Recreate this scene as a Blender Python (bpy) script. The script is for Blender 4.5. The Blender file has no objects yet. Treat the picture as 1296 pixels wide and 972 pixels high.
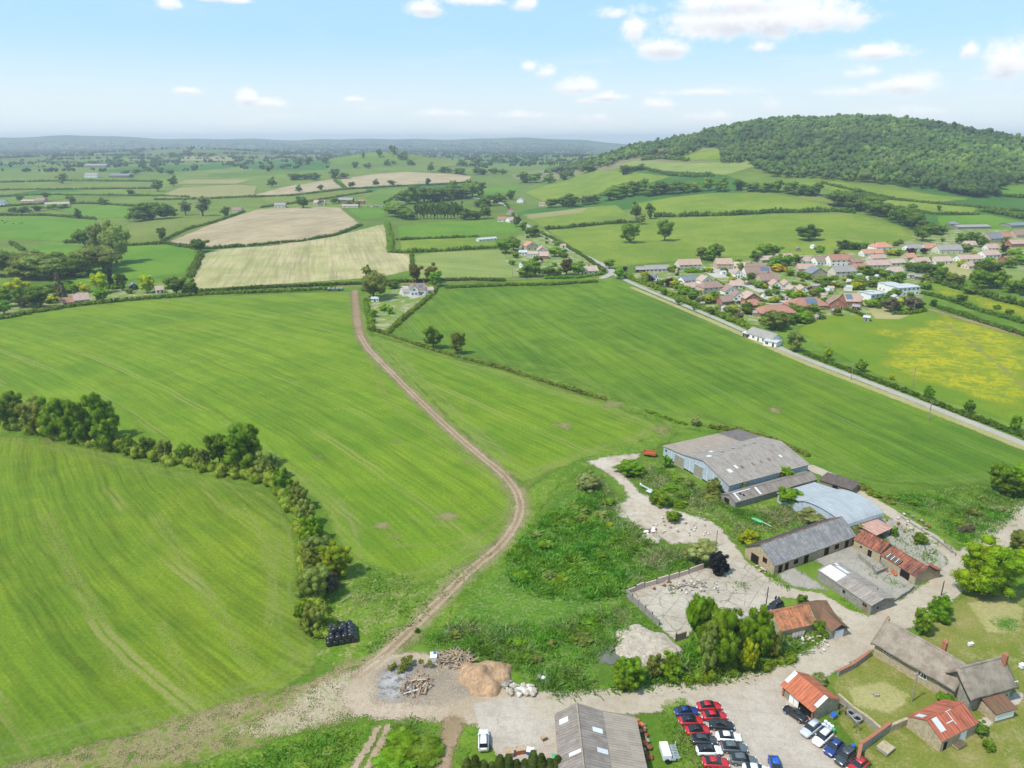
import bpy, math, random
import numpy as np
from mathutils import Vector, Matrix
R = math.radians
rnd = random.Random(7)
rng = np.random.default_rng(7)
S = bpy.context.scene
COL = S.collection

# ---------------------------------------------------------------- camera figures (pixels of the 1296 x 972 photograph)
F, CX, CY, PIT, CAMH = 916., 648., 486., R(18.6), 100.
CP, SP = math.cos(PIT), math.sin(PIT)

def ss(a, b, x):
    t = np.clip((np.asarray(x, float) - a) / (b - a), 0, 1)
    return t * t * (3 - 2 * t)

# ---------------------------------------------------------------- terrain
RC = 1850.
_hp = [(430, 0), (560, 1), (650, 6), (700, 24)]
for _px, _py in [(740, 209), (800, 188), (862, 177.5), (914, 164), (971, 155), (1040, 154.5), (1097, 153), (1164, 158.5), (1214, 167), (1264, 175), (1330, 186), (1500, 215), (1800, 240)]:
    _hp.append((_px, CAMH + RC * math.tan(math.atan((CY - _py) / F) - PIT)))
HAZ = np.array([math.atan((p - CX) / F / 1.055) for p, h in _hp])
HH = np.array([h for p, h in _hp])
_fp = [(-400, 173), (0, 174), (90, 173), (200, 174.5), (300, 176), (380, 176.5), (410, 174.5), (500, 176.5), (620, 174.5), (720, 176.5), (820, 178), (1100, 178), (1296, 171), (1800, 172)]
FAZ = np.array([math.atan((p - CX) / F / 1.055) for p, y in _fp])
FH = np.array([CAMH + 9800 * math.tan(math.atan((CY - y) / F) - PIT) for p, y in _fp])
BUMPS = []   # x, y, sigma x, sigma y, height

def T(x, y):
    x = np.asarray(x, float); y = np.asarray(y, float)
    r = np.hypot(x, y); az = np.arctan2(x, y)
    base = ss(620, 2700, r) * 26
    hc = np.interp(az, HAZ, HH)
    t = np.clip((r - 620) / (RC - 620), 0, 1)
    hill = hc * np.power(t, 1.7) * (1 - 0.75 * ss(RC + 50, RC + 1900, r))
    k = 5.
    z = k * np.logaddexp(base / k, hill / k) - k * math.log(2) * np.exp(-np.abs(base - hill) / 25) * (1 - ss(600, 900, r)) - k * math.log(2) * ss(600, 900, r)
    for bx, by, sx, sy, h in BUMPS:
        z = z + h * np.exp(-((x - bx) / sx) ** 2 - ((y - by) / sy) ** 2)
    fh = np.interp(az, FAZ, FH)
    und = 14 * np.sin(x * .0011 + 1) * np.sin(y * .0009) + 8 * np.sin(x * .0031 + y * .002)
    z = z + ss(2300, 4500, r) * und * .35
    rid = (fh - 26 + 7 * np.sin(az * 37 + 1) + 4 * np.sin(az * 91)) * ss(6800, 9600, r) * (1 - .5 * ss(10200, 12500, r))
    return z + rid * (1 - ss(40, 100, hc))

def Tf(x, y):
    return float(T(x, y))

_ts = np.concatenate([np.linspace(60, 900, 900), np.geomspace(901, 13500, 2500)])
def G(px, py):
    """ground point of the terrain seen at a pixel of the photograph"""
    u = (px - CX) / F; v = (py - CY) / F
    d = np.array([u, CP - v * SP, -SP - v * CP])
    pz = CAMH + d[2] * _ts
    f = pz - T(d[0] * _ts, d[1] * _ts)
    i = np.nonzero(f < 0)[0]
    if len(i) == 0:
        t = _ts[-1]
    else:
        i = max(i[0], 1)
        a, b = _ts[i - 1], _ts[i]
        t = a + (b - a) * f[i - 1] / (f[i - 1] - f[i])
    return float(d[0] * t), float(d[1] * t)

def PZ(px, py, z=0.):
    u = (px - CX) / F; v = (py - CY) / F
    t = (z - CAMH) / (-SP - v * CP)
    return u * t, (CP - v * SP) * t

def proj(x, y, z):
    dz = z - CAMH
    d = y * CP - dz * SP
    return CX + F * x / d, CY - F * (y * SP + dz * CP) / d

def depth(x, y, z=0):
    return y * CP - (z - CAMH) * SP

def _b(px, py, r0, sx, sy, h):
    u = math.atan((px - CX) / F / 1.04)
    BUMPS.append((r0 * math.sin(u), r0 * math.cos(u), sx, sy, h))
_b(487, 190, 2600, 210, 170, 40)
_b(470, 215, 1950, 330, 160, 13)
_b(330, 240, 1500, 300, 150, 7)
_b(330, 280, 950, 160, 120, 4)
_b(250, 190, 4300, 500, 300, 34)
_b(120, 200, 3600, 500, 250, 16)
_b(850, 190, 3300, 420, 240, 25)

# ---------------------------------------------------------------- objects and tags
def link(o, parent=None):
    COL.objects.link(o)
    if parent is not None: o.parent = parent
    return o

def tag(o, label=None, cat=None, group=None, kind=None):
    if label: o['label'] = label
    if cat: o['category'] = cat
    if group: o['group'] = group
    if kind: o['kind'] = kind
    return o

def thing(name, label, cat, loc=(0, 0, 0), yaw=0., group=None, scale=None):
    o = bpy.data.objects.new(name, None)
    o.location = loc; o.rotation_euler = (0, 0, yaw)
    if scale: o.scale = scale
    o.empty_display_size = .5
    link(o)
    return tag(o, label, cat, group)

def dup(root, loc=None, yaw=None, label=None, group=None, scale=None, cat=None):
    r = root.copy(); COL.objects.link(r)
    if loc is not None: r.location = loc
    if yaw is not None: r.rotation_euler = (0, 0, yaw)
    if scale is not None: r.scale = scale
    tag(r, label, cat, group)
    for ch in list(root.children):
        c = ch.copy(); COL.objects.link(c); c.parent = r
        for g in list(ch.children):
            d = g.copy(); COL.objects.link(d); d.parent = c
    return r

def mesh_np(name, V, quads=None, tris=None, smooth=False):
    V = np.asarray(V, np.float32).reshape(-1, 3)
    me = bpy.data.meshes.new(name)
    q = np.asarray(quads if quads is not None else np.zeros((0, 4)), np.int32).reshape(-1, 4)
    t = np.asarray(tris if tris is not None else np.zeros((0, 3)), np.int32).reshape(-1, 3)
    me.vertices.add(len(V)); me.vertices.foreach_set('co', V.ravel())
    loops = np.concatenate([q.ravel(), t.ravel()])
    me.loops.add(len(loops)); me.loops.foreach_set('vertex_index', loops)
    st = np.concatenate([np.arange(len(q)) * 4, len(q) * 4 + np.arange(len(t)) * 3]).astype(np.int32)
    tot = np.concatenate([np.full(len(q), 4), np.full(len(t), 3)]).astype(np.int32)
    me.polygons.add(len(st)); me.polygons.foreach_set('loop_start', st); me.polygons.foreach_set('loop_total', tot)
    if smooth: me.polygons.foreach_set('use_smooth', np.ones(len(st), bool))
    me.update(calc_edges=True); me.validate()
    return me

def fattr(me, name, arr):
    a = me.attributes.new(name, 'FLOAT', 'POINT')
    a.data.foreach_set('value', np.asarray(arr, np.float32))

def obj(name, me, mat=None, parent=None, color=None):
    o = bpy.data.objects.new(name, me)
    if mat is not None and len(me.materials) == 0: me.materials.append(mat)
    if color is not None: o.color = (*color, 1)
    return link(o, parent)

class MB:
    """collects boxes, prisms and tubes for one mesh"""
    def __init__(s): s.v = []; s.f = []
    def poly(s, pts):
        n = len(s.v); s.v += [tuple(p) for p in pts]; s.f.append(tuple(range(n, n + len(pts)))); return s
    def box(s, x0, y0, z0, x1, y1, z1):
        n = len(s.v)
        s.v += [(x, y, z) for z in (z0, z1) for x, y in ((x0, y0), (x1, y0), (x1, y1), (x0, y1))]
        for f in ((3, 2, 1, 0), (4, 5, 6, 7), (0, 1, 5, 4), (1, 2, 6, 5), (2, 3, 7, 6), (3, 0, 4, 7)):
            s.f.append(tuple(n + i for i in f))
        return s
    def obox(s, c, size, M):
        m = MB().box(*[-q / 2 for q in size], *[q / 2 for q in size]); n = len(s.v)
        s.v += [tuple(Vector(c) + M @ Vector(p)) for p in m.v]; s.f += [tuple(n + i for i in f) for f in m.f]; return s
    def prism(s, prof, a, b, axis='x'):
        """closed profile extruded from a to b; prof = (y,z) for axis x, (x,z) for axis y"""
        n = len(s.v); k = len(prof)
        for t in (a, b):
            s.v += [((t, p[0], p[1]) if axis == 'x' else (p[0], t, p[1])) for p in prof]
        for i in range(k):
            j = (i + 1) % k
            s.f.append((n + i, n + j, n + k + j, n + k + i))
        s.f.append(tuple(n + i for i in reversed(range(k)))); s.f.append(tuple(n + k + i for i in range(k)))
        return s
    def slab(s, q, th=.12):
        """a sheet through four points with thickness downwards"""
        n = len(s.v); q = [Vector(p) for p in q]
        nr = (q[1] - q[0]).cross(q[2] - q[0]).normalized()
        if nr.z < 0: nr = -nr; q = q[::-1]
        s.v += [tuple(p) for p in q] + [tuple(p - nr * th) for p in q]
        k = len(q)
        s.f.append(tuple(range(n, n + k))); s.f.append(tuple(n + k + i for i in reversed(range(k))))
        for i in range(k):
            j = (i + 1) % k; s.f.append((n + i, n + k + i, n + k + j, n + j))
        return s
    def cyl(s, p0, p1, r0, r1=None, n=8):
        r1 = r0 if r1 is None else r1
        p0, p1 = Vector(p0), Vector(p1); d = (p1 - p0).normalized()
        a = d.orthogonal().normalized(); b = d.cross(a); k = len(s.v)
        for p, r in ((p0, r0), (p1, r1)):
            s.v += [tuple(p + (a * math.cos(2 * math.pi * i / n) + b * math.sin(2 * math.pi * i / n)) * r) for i in range(n)]
        for i in range(n):
            j = (i + 1) % n; s.f.append((k + i, k + j, k + n + j, k + n + i))
        s.f.append(tuple(k + i for i in reversed(range(n)))); s.f.append(tuple(k + n + i for i in range(n)))
        return s
    def mesh(s, name, smooth=False):
        me = bpy.data.meshes.new(name); me.from_pydata(s.v, [], s.f)
        if smooth: me.polygons.foreach_set('use_smooth', np.ones(len(me.polygons), bool))
        me.update(); return me
    def build(s, name, mat, parent=None, smooth=False, color=None):
        return obj(name, s.mesh(name, smooth), mat, parent, color)

# ---------------------------------------------------------------- node helper
class NT:
    def __init__(s, tree): s.t = tree; s.x = 0
    def n(s, typ, props=None, **ins):
        d = s.t.nodes.new('ShaderNode' + typ); s.x += 40; d.location = (s.x, 0)
        for k, v in (props or {}).items(): setattr(d, k, v)
        for k, v in ins.items():
            i = d.inputs[int(k[1:])] if k[0] == '_' else d.inputs[k.replace('_', ' ')]
            if isinstance(v, bpy.types.NodeSocket): s.t.links.new(v, i)
            elif v is not None:
                if i.type == 'RGBA' and len(v) == 3: v = (*v, 1)
                i.default_value = v
        return d
    def math(s, op, a, b=0., c=None, clamp=False):
        d = s.n('Math', {'operation': op, 'use_clamp': clamp}, _0=a, _1=b)
        if c is not None: s._set(d.inputs[2], c)
        return d.outputs[0]
    def _set(s, i, v):
        if isinstance(v, bpy.types.NodeSocket): s.t.links.new(v, i)
        else: i.default_value = v
    def noise(s, vec, scale, detail=3., rough=.55, dist=0.):
        return s.n('TexNoise', None, Vector=vec, Scale=scale, Detail=detail, Roughness=rough, Distortion=dist).outputs[0]
    def mix(s, f, a, b, blend='MIX'):
        d = s.n('Mix', {'data_type': 'RGBA', 'blend_type': blend, 'clamp_factor': True}, _0=f, _6=a, _7=b)
        return d.outputs[2]
    def rng(s, v, a, b, c=0., d=1.):
        return s.n('MapRange', {'interpolation_type': 'SMOOTHSTEP'}, Value=v, From_Min=a, From_Max=b, To_Min=c, To_Max=d).outputs[0]
    def scale(s, vec, sx, sy, sz, rz=0.):
        return s.n('Mapping', None, Vector=vec, Scale=(sx, sy, sz), Rotation=(0, 0, rz)).outputs[0]
    def val(s, col, v):
        return s.n('HueSaturation', None, Value=v, Color=col, Fac=1.).outputs[0]
    def attr(s, name): return s.n('Attribute', {'attribute_name': name})

MATS = {}
def newmat(name):
    m = bpy.data.materials.new(name); m.use_nodes = True
    m.node_tree.nodes.clear(); MATS[name] = m
    return m, NT(m.node_tree)

def t_snap(nt):
    """random grain by which one ground cover breaks up into the next, tuft by tuft"""
    pos = nt.n('NewGeometry').outputs['Position']
    q = nt.n('VectorMath', {'operation': 'SNAP'}, _0=nt.n('VectorMath', {'operation': 'MULTIPLY'}, _0=pos, _1=(1., 1., 0.)).outputs[0], _1=(.13, .13, 1.)).outputs[0]
    w = nt.n('TexWhiteNoise', {'noise_dimensions': '2D'}, Vector=q).outputs[0]
    return nt.math('ADD', .04, nt.math('MULTIPLY', .92, w))

def finish(nt, col, rough=.9, spec=.2, metal=0., bump=None, bstr=.3, bdist=.1, alpha=None, trans=None):
    p = nt.n('BsdfPrincipled', None, Base_Color=col, Roughness=rough, Metallic=metal)
    p.inputs['Specular IOR Level'].default_value = spec
    if bump is not None:
        nt.t.links.new(nt.n('Bump', None, Strength=bstr, Distance=bdist, Height=bump).outputs[0], p.inputs['Normal'])
    sh = p.outputs[0]
    if trans is not None:
        tr = nt.n('BsdfTranslucent', None, Color=trans[0])
        sh = nt.n('MixShader', None, _0=trans[1], _1=sh, _2=tr.outputs[0]).outputs[0]
    if alpha is not None:
        sp_ = t_snap(nt); alpha = nt.math('GREATER_THAN', alpha, sp_)
        tp = nt.n('BsdfTransparent')
        sh = nt.n('MixShader', None, _0=alpha, _1=tp.outputs[0], _2=sh).outputs[0]
    o = nt.n('OutputMaterial'); nt.t.links.new(sh, o.inputs[0])

def plain(name, col, rough=.6, spec=.3, metal=0., var=.25, scale=1.5, dirt=None, dirtamt=.5, bump=0.):
    """solid surface with uneven tone and optional dirt stains"""
    m, t = newmat(name)
    tc = t.n('TexCoord').outputs['Object']
    n1 = t.noise(tc, scale, 5, .65); n2 = t.noise(tc, scale * 7, 3, .6)
    c = t.val((*col, 1) if len(col) == 3 else col, t.math('ADD', t.rng(n1, .25, .75, 1 - var, 1 + var), t.rng(n2, .2, .8, -var * .4, var * .4)))
    if dirt: c = t.mix(t.math('MULTIPLY', t.rng(t.noise(tc, scale * 2.3, 6, .7), .45, .7), dirtamt), c, (*dirt, 1))
    finish(t, c, rough, spec, metal, n2 if bump else None, bump, .05)
    return m

def ground_mat(name, c1, c2, c3=None, big=40., mid=8., fine=.6, c3amt=.5, edge=None, stripe=None, rough=1., bump=.25, tram=None, val=.18, c3r=(.52, .66), headland=None, cell=None):
    """ground cover. edge=(width, raggedness): fades out at the patch's border (vertex attribute d, metres inside the border).
    stripe=(spacing, amount): drill lines along attribute v, across attribute u. tram=(spacing,width,colour,amount): tramlines."""
    m, t = newmat(name)
    pos = t.n('NewGeometry').outputs['Position']
    nb = t.noise(pos, 1 / big, 4, .6); nm = t.noise(pos, 1 / mid, 4, .65); nf = t.noise(pos, 1 / fine, 3, .7)
    c = t.mix(t.rng(t.math('ADD', t.math('MULTIPLY', nb, .65), t.math('MULTIPLY', nm, .35)), .38, .62), (*c1, 1), (*c2, 1))
    if stripe or tram:
        u = t.attr('u').outputs['Fac']; v = t.attr('v').outputs['Fac']
    if stripe:
        wob = t.math('ADD', u, t.math('MULTIPLY', t.noise(pos, 1 / 25., 2), 2.5))
        uv = t.n('CombineXYZ', None, X=t.math('DIVIDE', wob, stripe[0]), Y=t.math('DIVIDE', v, stripe[0] * 28), Z=0.).outputs[0]
        uv2 = t.n('CombineXYZ', None, X=t.math('DIVIDE', wob, stripe[0] * 4.3), Y=t.math('DIVIDE', v, stripe[0] * 90), Z=3.).outputs[0]
        s1 = t.noise(uv, 1., 2, .6); s2 = t.noise(uv2, 1., 2, .5)
        c = t.val(c, t.math('ADD', t.rng(s1, .3, .7, 1 - stripe[1], 1 + stripe[1]), t.rng(s2, .3, .7, -stripe[1] * .8, stripe[1] * .8)))
        c = t.mix(t.math('MULTIPLY', t.rng(s2, .5, .75), .45), c, (*c2, 1))
    if tram:
        fr = t.math('PINGPONG', t.math('ADD', wob, 3.), tram[0] / 2)
        ln = t.math('SUBTRACT', 1., t.rng(t.math('ABSOLUTE', t.math('SUBTRACT', fr, .9)), tram[1] * .5, tram[1] * 1.2))
        ln = t.math('MULTIPLY', ln, t.rng(t.noise(t.n('CombineXYZ', None, X=t.math('DIVIDE', u, tram[0]), Y=t.math('DIVIDE', v, 60.), Z=1.).outputs[0], 1.3, 3), .42, .62))
        c = t.mix(t.math('MULTIPLY', ln, tram[3]), c, (*tram[2], 1))
    if headland:
        dd = t.attr('d').outputs['Fac']
        dw = t.math('ADD', dd, t.math('MULTIPLY', t.math('SUBTRACT', nb, .5), 9.))
        hl = t.math('SUBTRACT', 1., t.rng(dw, headland[0] * .6, headland[0]))
        ring = t.rng(t.math('PINGPONG', dw, 1.7), .9, 1.6)
        c = t.mix(t.math('MULTIPLY', hl, t.math('MULTIPLY', t.math('ADD', .3, t.math('MULTIPLY', ring, .7)), t.rng(nm, .35, .6, .2, headland[2]))), c, (*headland[1], 1))
    if c3: c = t.mix(t.math('MULTIPLY', t.rng(t.math('ADD', t.math('MULTIPLY', nm, .7), t.math('MULTIPLY', nf, .3)), *c3r), c3amt), c, (*c3, 1))
    c = t.val(c, t.rng(nf, .25, .75, 1 - val, 1 + val))
    al = None
    if edge:
        d = t.attr('d').outputs['Fac']
        ns = t.math('ADD', t.math('MULTIPLY', t.math('SUBTRACT', t.noise(pos, .35 / max(edge[1], .4), 5, .7), .5), edge[1] * 3.2), d)
        al = t.rng(ns, -edge[0], edge[0])
        if len(edge) > 3: al = t.math('MULTIPLY', al, edge[3])
        if len(edge) > 2: al = t.math('MULTIPLY', al, t.rng(nm, .25, .6, 1 - edge[2], 1.))
    finish(t, c, rough, .1, 0, nf, bump, fine * .5, al)
    return m

# ---------------------------------------------------------------- draped patches of ground
LAYER = [0]
LCOUNT = {}
def zoff(x, y, layer):
    r = np.hypot(x, y); LCOUNT[layer] = LCOUNT.get(layer, 0) + 1
    return .02 + layer * .009 + (LCOUNT[layer] % 14) * .0006 + np.maximum(r - 450, 0) * (4e-4 + layer * 2.5e-5)

def seg_dist(X, Y, A, B):
    ax, ay = A; bx, by = B; dx, dy = bx - ax, by - ay
    L = dx * dx + dy * dy + 1e-9
    t = np.clip(((X - ax) * dx + (Y - ay) * dy) / L, 0, 1)
    return np.hypot(X - ax - t * dx, Y - ay - t * dy), t

def inside(X, Y, poly):
    r = np.zeros(X.shape, bool); n = len(poly)
    for i in range(n):
        (x0, y0), (x1, y1) = poly[i], poly[(i + 1) % n]
        c = (y0 > Y) != (y1 > Y)
        r ^= c & (X < (x1 - x0) * (Y - y0) / ((y1 - y0) if y1 != y0 else 1e-9) + x0)
    return r

def dens(pts, closed, step=14.):
    out = []; n = len(pts)
    for i in range(n if closed else n - 1):
        a, b = pts[i], pts[(i + 1) % n]
        k = max(1, int(math.hypot(b[0] - a[0], b[1] - a[1]) / step))
        out += [(a[0] + (b[0] - a[0]) * j / k, a[1] + (b[1] - a[1]) * j / k) for j in range(k)]
    if not closed: out.append(pts[-1])
    return out

def smooth_line(pts, closed=False, it=2):
    for _ in range(it):
        out = []; n = len(pts)
        for i in range(n if closed else n - 1):
            a, b = pts[i], pts[(i + 1) % n]
            out += [(a[0] * .75 + b[0] * .25, a[1] * .75 + b[1] * .25), (a[0] * .25 + b[0] * .75, a[1] * .25 + b[1] * .75)]
        if not closed: out = [pts[0]] + out + [pts[-1]]
        pts = out
    return pts

def patch(name, pts, mat, layer, cell=3., width=None, margin=None, along=None, label=None, rnd_corner=0, world=False, curve=0., taper=None):
    """draped sheet: pts = picks in the photograph of a border (or, with width in metres, of a centre line)"""
    closed = width is None
    if rnd_corner: pts = smooth_line(pts, closed, rnd_corner)
    W = list(pts) if world else [G(*p) for p in dens(pts, closed)]
    if margin is None: margin = cell * 1.5
    xs = [p[0] for p in W]; ys = [p[1] for p in W]; ex = margin + (width or 0) / 2 + cell
    x0, x1, y0, y1 = min(xs) - ex, max(xs) + ex, min(ys) - ex, max(ys) + ex
    nx, ny = int((x1 - x0) / cell) + 2, int((y1 - y0) / cell) + 2
    gx, gy = np.meshgrid(x0 + np.arange(nx) * cell, y0 + np.arange(ny) * cell)
    D = np.full(gx.shape, 1e9); n = len(W)
    for i in range(n if closed else n - 1):
        d, t = seg_dist(gx, gy, W[i], W[(i + 1) % n])
        D = np.minimum(D, d)
    if closed: D = np.where(inside(gx, gy, W), D, -D)
    else: D = width / 2 - D
    k = (D > -margin)
    keep = (k[:-1, :-1] | k[1:, :-1] | k[:-1, 1:] | k[1:, 1:])
    idx = np.arange(nx * ny).reshape(ny, nx)
    q = np.stack([idx[:-1, :-1], idx[:-1, 1:], idx[1:, 1:], idx[1:, :-1]], -1)[keep]
    used, inv = np.unique(q, return_inverse=True)
    X = gx.ravel()[used]; Y = gy.ravel()[used]
    Z = T(X, Y) + zoff(X, Y, layer)
    me = mesh_np(name, np.stack([X, Y, Z], 1), inv.reshape(-1, 4), smooth=True)
    fattr(me, 'd', D.ravel()[used])
    if along:
        a, b = G(*along[0]), G(*along[1]); ang = math.atan2(b[1] - a[1], b[0] - a[0])
        v = (X - a[0]) * math.cos(ang) + (Y - a[1]) * math.sin(ang)
        u = -(X - a[0]) * math.sin(ang) + (Y - a[1]) * math.cos(ang) + curve * v * v
        fattr(me, 'u', u); fattr(me, 'v', v)
    o = obj(name, me, mat)
    return tag(o, label, None, None, 'structure')
# ---------------------------------------------------------------- ground sheet
def build_ground():
    rad = np.concatenate([np.linspace(20, 600, 120), np.geomspace(606, 14500, 330)])
    az = np.linspace(R(-66), R(66), 320)
    A, Q = np.meshgrid(az, rad)
    X = Q * np.sin(A); Y = Q * np.cos(A)
    Z = T(X, Y)
    n, m = X.shape
    idx = np.arange(n * m).reshape(n, m)
    q = np.stack([idx[:-1, :-1], idx[1:, :-1], idx[1:, 1:], idx[:-1, 1:]], -1).reshape(-1, 4)[:, ::-1]
    me = mesh_np('ground', np.stack([X.ravel(), Y.ravel(), Z.ravel()], 1), q, smooth=True)
    m_, t = newmat('countryside_ground')
    pos = t.n('NewGeometry').outputs['Position']
    # patchwork of fields: cells with a colour each, only where no field is drawn on its own
    wob = t.n('VectorMath', {'operation': 'ADD'}, _0=pos, _1=t.n('VectorMath', {'operation': 'SCALE'}, _0=t.n('TexNoise', None, Vector=pos, Scale=1 / 260., Detail=2.).outputs[1], Scale=90.).outputs[0]).outputs[0]
    vo = t.n('TexVoronoi', {'distance': 'CHEBYCHEV', 'voronoi_dimensions': '2D'}, Vector=t.scale(wob, 1., .62, 1., .5), Scale=1 / 240., Randomness=.9)
    sep = t.n('SeparateColor', None, _0=vo.outputs['Color'])
    a, b = sep.outputs[0], sep.outputs[1]
    c = t.mix(a, (.095, .145, .02, 1), (.145, .185, .034, 1))
    c = t.mix(t.rng(b, .93, .94), c, (.18, .17, .08, 1))
    c = t.mix(t.rng(b, .25, .24), c, (.05, .12, .018, 1))
    nb = t.noise(pos, 1 / 60., 5, .65); nf = t.noise(pos, 1 / .8, 4, .7); nm = t.noise(pos, 1 / 7., 4, .65)
    # rough grass near the farm
    rg = t.mix(t.rng(t.math('ADD', t.math('MULTIPLY', nb, .5), t.math('MULTIPLY', nm, .5)), .4, .62), (.075, .145, .012, 1), (.125, .19, .022, 1))
    rg = t.mix(t.math('MULTIPLY', t.rng(t.noise(pos, 1 / 4.5, 5, .7), .55, .7), .55), rg, (.17, .17, .06, 1))
    dist = t.n('VectorMath', {'operation': 'LENGTH'}, _0=pos).outputs[1]
    c = t.mix(t.rng(dist, 640, 720), rg, c)
    # the lower hill: pale pasture
    far = t.rng(dist, 2600, 5200)
    c = t.mix(far, c, t.mix(t.rng(t.noise(pos, 1 / 300., 5, .7), .4, .6), (.045, .065, .03, 1), (.11, .13, .05, 1)))
    # downs beyond: scarp with pale chalk-coloured fields
    c = t.mix(t.math('MULTIPLY', t.rng(dist, 7500, 9000), t.rng(t.noise(t.scale(pos, 1., .5, 1.), 1 / 420., 4, .7), .6, .68)), c, (.28, .27, .22, 1))
    c = t.val(c, t.math('ADD', t.rng(nf, .2, .8, .8, 1.2), t.rng(nb, .3, .7, -.14, .14)))
    finish(t, c, 1., .1, 0, nf, .3, .3)
    tag(obj('ground', me, m_), 'green farmland rolling from the farmyard to the far hills', None, None, 'structure')
build_ground()

# ---------------------------------------------------------------- ground materials
TANL = (.30, .25, .13)
M = {}
M['crop_a'] = ground_mat('winter_crop_mid', (.094, .167, .010), (.142, .207, .013), (.20, .20, .06), 55, 9, .9, .35, (1.2, 3.), (1.1, .13), .9, .3, (21., .55, (.2, .215, .055), .7), .16, (.6, .74), (9., (.17, .19, .055), .75))
M['crop_b'] = ground_mat('winter_crop_dark', (.067, .134, .009), (.111, .181, .012), (.16, .18, .05), 60, 10, .9, .2, (1.2, 3.), (1.2, .14), .9, .3, (24., .55, (.15, .2, .04), .65), .15, (.62, .76), (8., (.14, .18, .04), .5))
M['crop_c'] = ground_mat('winter_crop_near', (.085, .146, .009), (.132, .182, .012), (.2, .2, .06), 45, 8, .8, .3, (1., 2.5), (1., .16), .9, .3, (22., .7, (.21, .21, .06), .8), .17, (.6, .74), (9., (.15, .185, .05), .6))
M['meadow'] = ground_mat('flower_meadow', (.105, .18, .012), (.165, .215, .014), (.07, .13, .016), 40, 9, .8, .5, (1., 1.5))
M['yellow'] = ground_mat('buttercups', (.56, .44, .006), (.26, .28, .012), (.12, .185, .02), 14, 5, .5, .85, (6., 14., 1.), None, 1., .3, None, .25, (.44, .56))
M['pasture'] = ground_mat('pasture_bright', (.078, .17, .012), (.115, .205, .016), (.12, .17, .03), 70, 16, 2., .4, (1., 2.))
M['pasture_far'] = ground_mat('pasture_mid', (.095, .16, .02), (.135, .195, .028), (.13, .15, .045), 90, 18, 2.5, .5, (1.5, 2.))
M['olive'] = ground_mat('pasture_olive', (.12, .155, .028), (.16, .19, .04), (.15, .14, .055), 80, 16, 2.5, .5, (1.5, 2.))
M['lit'] = ground_mat('pasture_hill', (.12, .18, .018), (.18, .225, .026), (.2, .21, .035), 90, 20, 2., .5, (1.5, 2.))
M['pale'] = ground_mat('cut_grass', (.16, .21, .05), (.21, .24, .065), (.12, .18, .04), 50, 14, 2., .4, (1.5, 2.), (2.5, .12))
M['straw'] = ground_mat('stubble_straw', (.37, .31, .17), (.30, .275, .12), (.21, .23, .07), 90, 26, 2., .6, (1.5, 2.), (2.6, .16), 1., .2, None, .08, (.46, .66))
M['pinktan'] = ground_mat('bare_tilth', (.37, .29, .18), (.30, .235, .14), (.235, .2, .10), 60, 16, 2., .5, (1.5, 2.), (2.8, .12), 1., .2, None, .08, (.5, .66))
M['ochre'] = ground_mat('ripe_grass', (.26, .23, .09), (.22, .21, .085), None, 60, 16, 2.5, .5, (1.5, 2.))
M['dirt'] = ground_mat('track_dirt', (.22, .15, .085), (.28, .2, .125), (.16, .14, .07), 14, 3., .5, .5, (.7, 1.2))
M['rut'] = ground_mat('track_rut', (.29, .215, .14), (.35, .27, .18), (.24, .18, .11), 14, 2.5, .4, .4, (.3, .5))
M['worn'] = ground_mat('worn_grass', (.19, .19, .07), (.24, .21, .1), (.1, .16, .03), 14, 3., .5, .7, (1.4, 2.2, .8))
M['faint'] = ground_mat('wheel_worn_crop', (.175, .205, .04), (.215, .215, .065), (.1, .18, .02), 10, 2.5, .5, .6, (.7, .1, .6, .42))
M['lush'] = ground_mat('lush_verge', (.07, .14, .01), (.125, .195, .02), (.19, .2, .06), 14, 3., .7, .55, (1.2, 2.), None, 1., .5, None, .3, (.5, .64))
M['rough'] = ground_mat('rough_pasture', (.08, .15, .012), (.13, .2, .02), (.24, .22, .1), 12, 2.5, .7, .65, (1.2, 2.2), None, 1., .5, None, .32, (.5, .62))
M['nettle'] = ground_mat('nettle_ground', (.065, .14, .014), (.10, .18, .02), (.16, .18, .07), 9, 2., .7, .6, (1.5, 2.5), None, 1., .6, None, .35, (.5, .62))
M['lawn'] = ground_mat('dry_lawn', (.125, .155, .02), (.20, .19, .05), (.27, .23, .11), 14, 4., .5, .6, (.4, .6), None, 1., .2, None, .14, (.5, .66))
M['garden'] = ground_mat('garden_grass', (.12, .19, .03), (.19, .215, .06), (.36, .31, .22), 20, 7., .8, .8, (.8, 1.5), None, 1., .2, None, .25, (.5, .6))
M['drylawn'] = ground_mat('parched_lawn', (.27, .25, .09), (.32, .285, .13), (.18, .2, .05), 22, 6., .6, .5, (.6, 1.))
M['paving'] = ground_mat('village_paving', (.36, .33, .29), (.43, .4, .35), (.25, .2, .15), 14, 4., .6, .4, (.4, .8))
M['ash'] = ground_mat('wood_ash', (.24, .22, .215), (.36, .34, .325), (.11, .095, .085), 3., 1.2, .25, .9, (1.4, 2.2), None, 1., .4, None, .25, (.5, .6))
M['scorch'] = ground_mat('scorched_ground', (.22, .175, .135), (.28, .225, .17), (.3, .25, .2), 8., 2., .3, .5, (1.5, 2.2, .7))
M['sanddirt'] = ground_mat('sandy_yard', (.33, .255, .175), (.40, .32, .235), (.21, .165, .115), 14, 3., .4, .5, (.9, 1.4))
M['headtan'] = ground_mat('bare_headland', (.27, .205, .115), (.21, .185, .07), (.1, .165, .015), 14, 3., .6, 1., (1.8, 3.2, .9), None, 1., .25, None, .15, (.5, .62))
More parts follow.
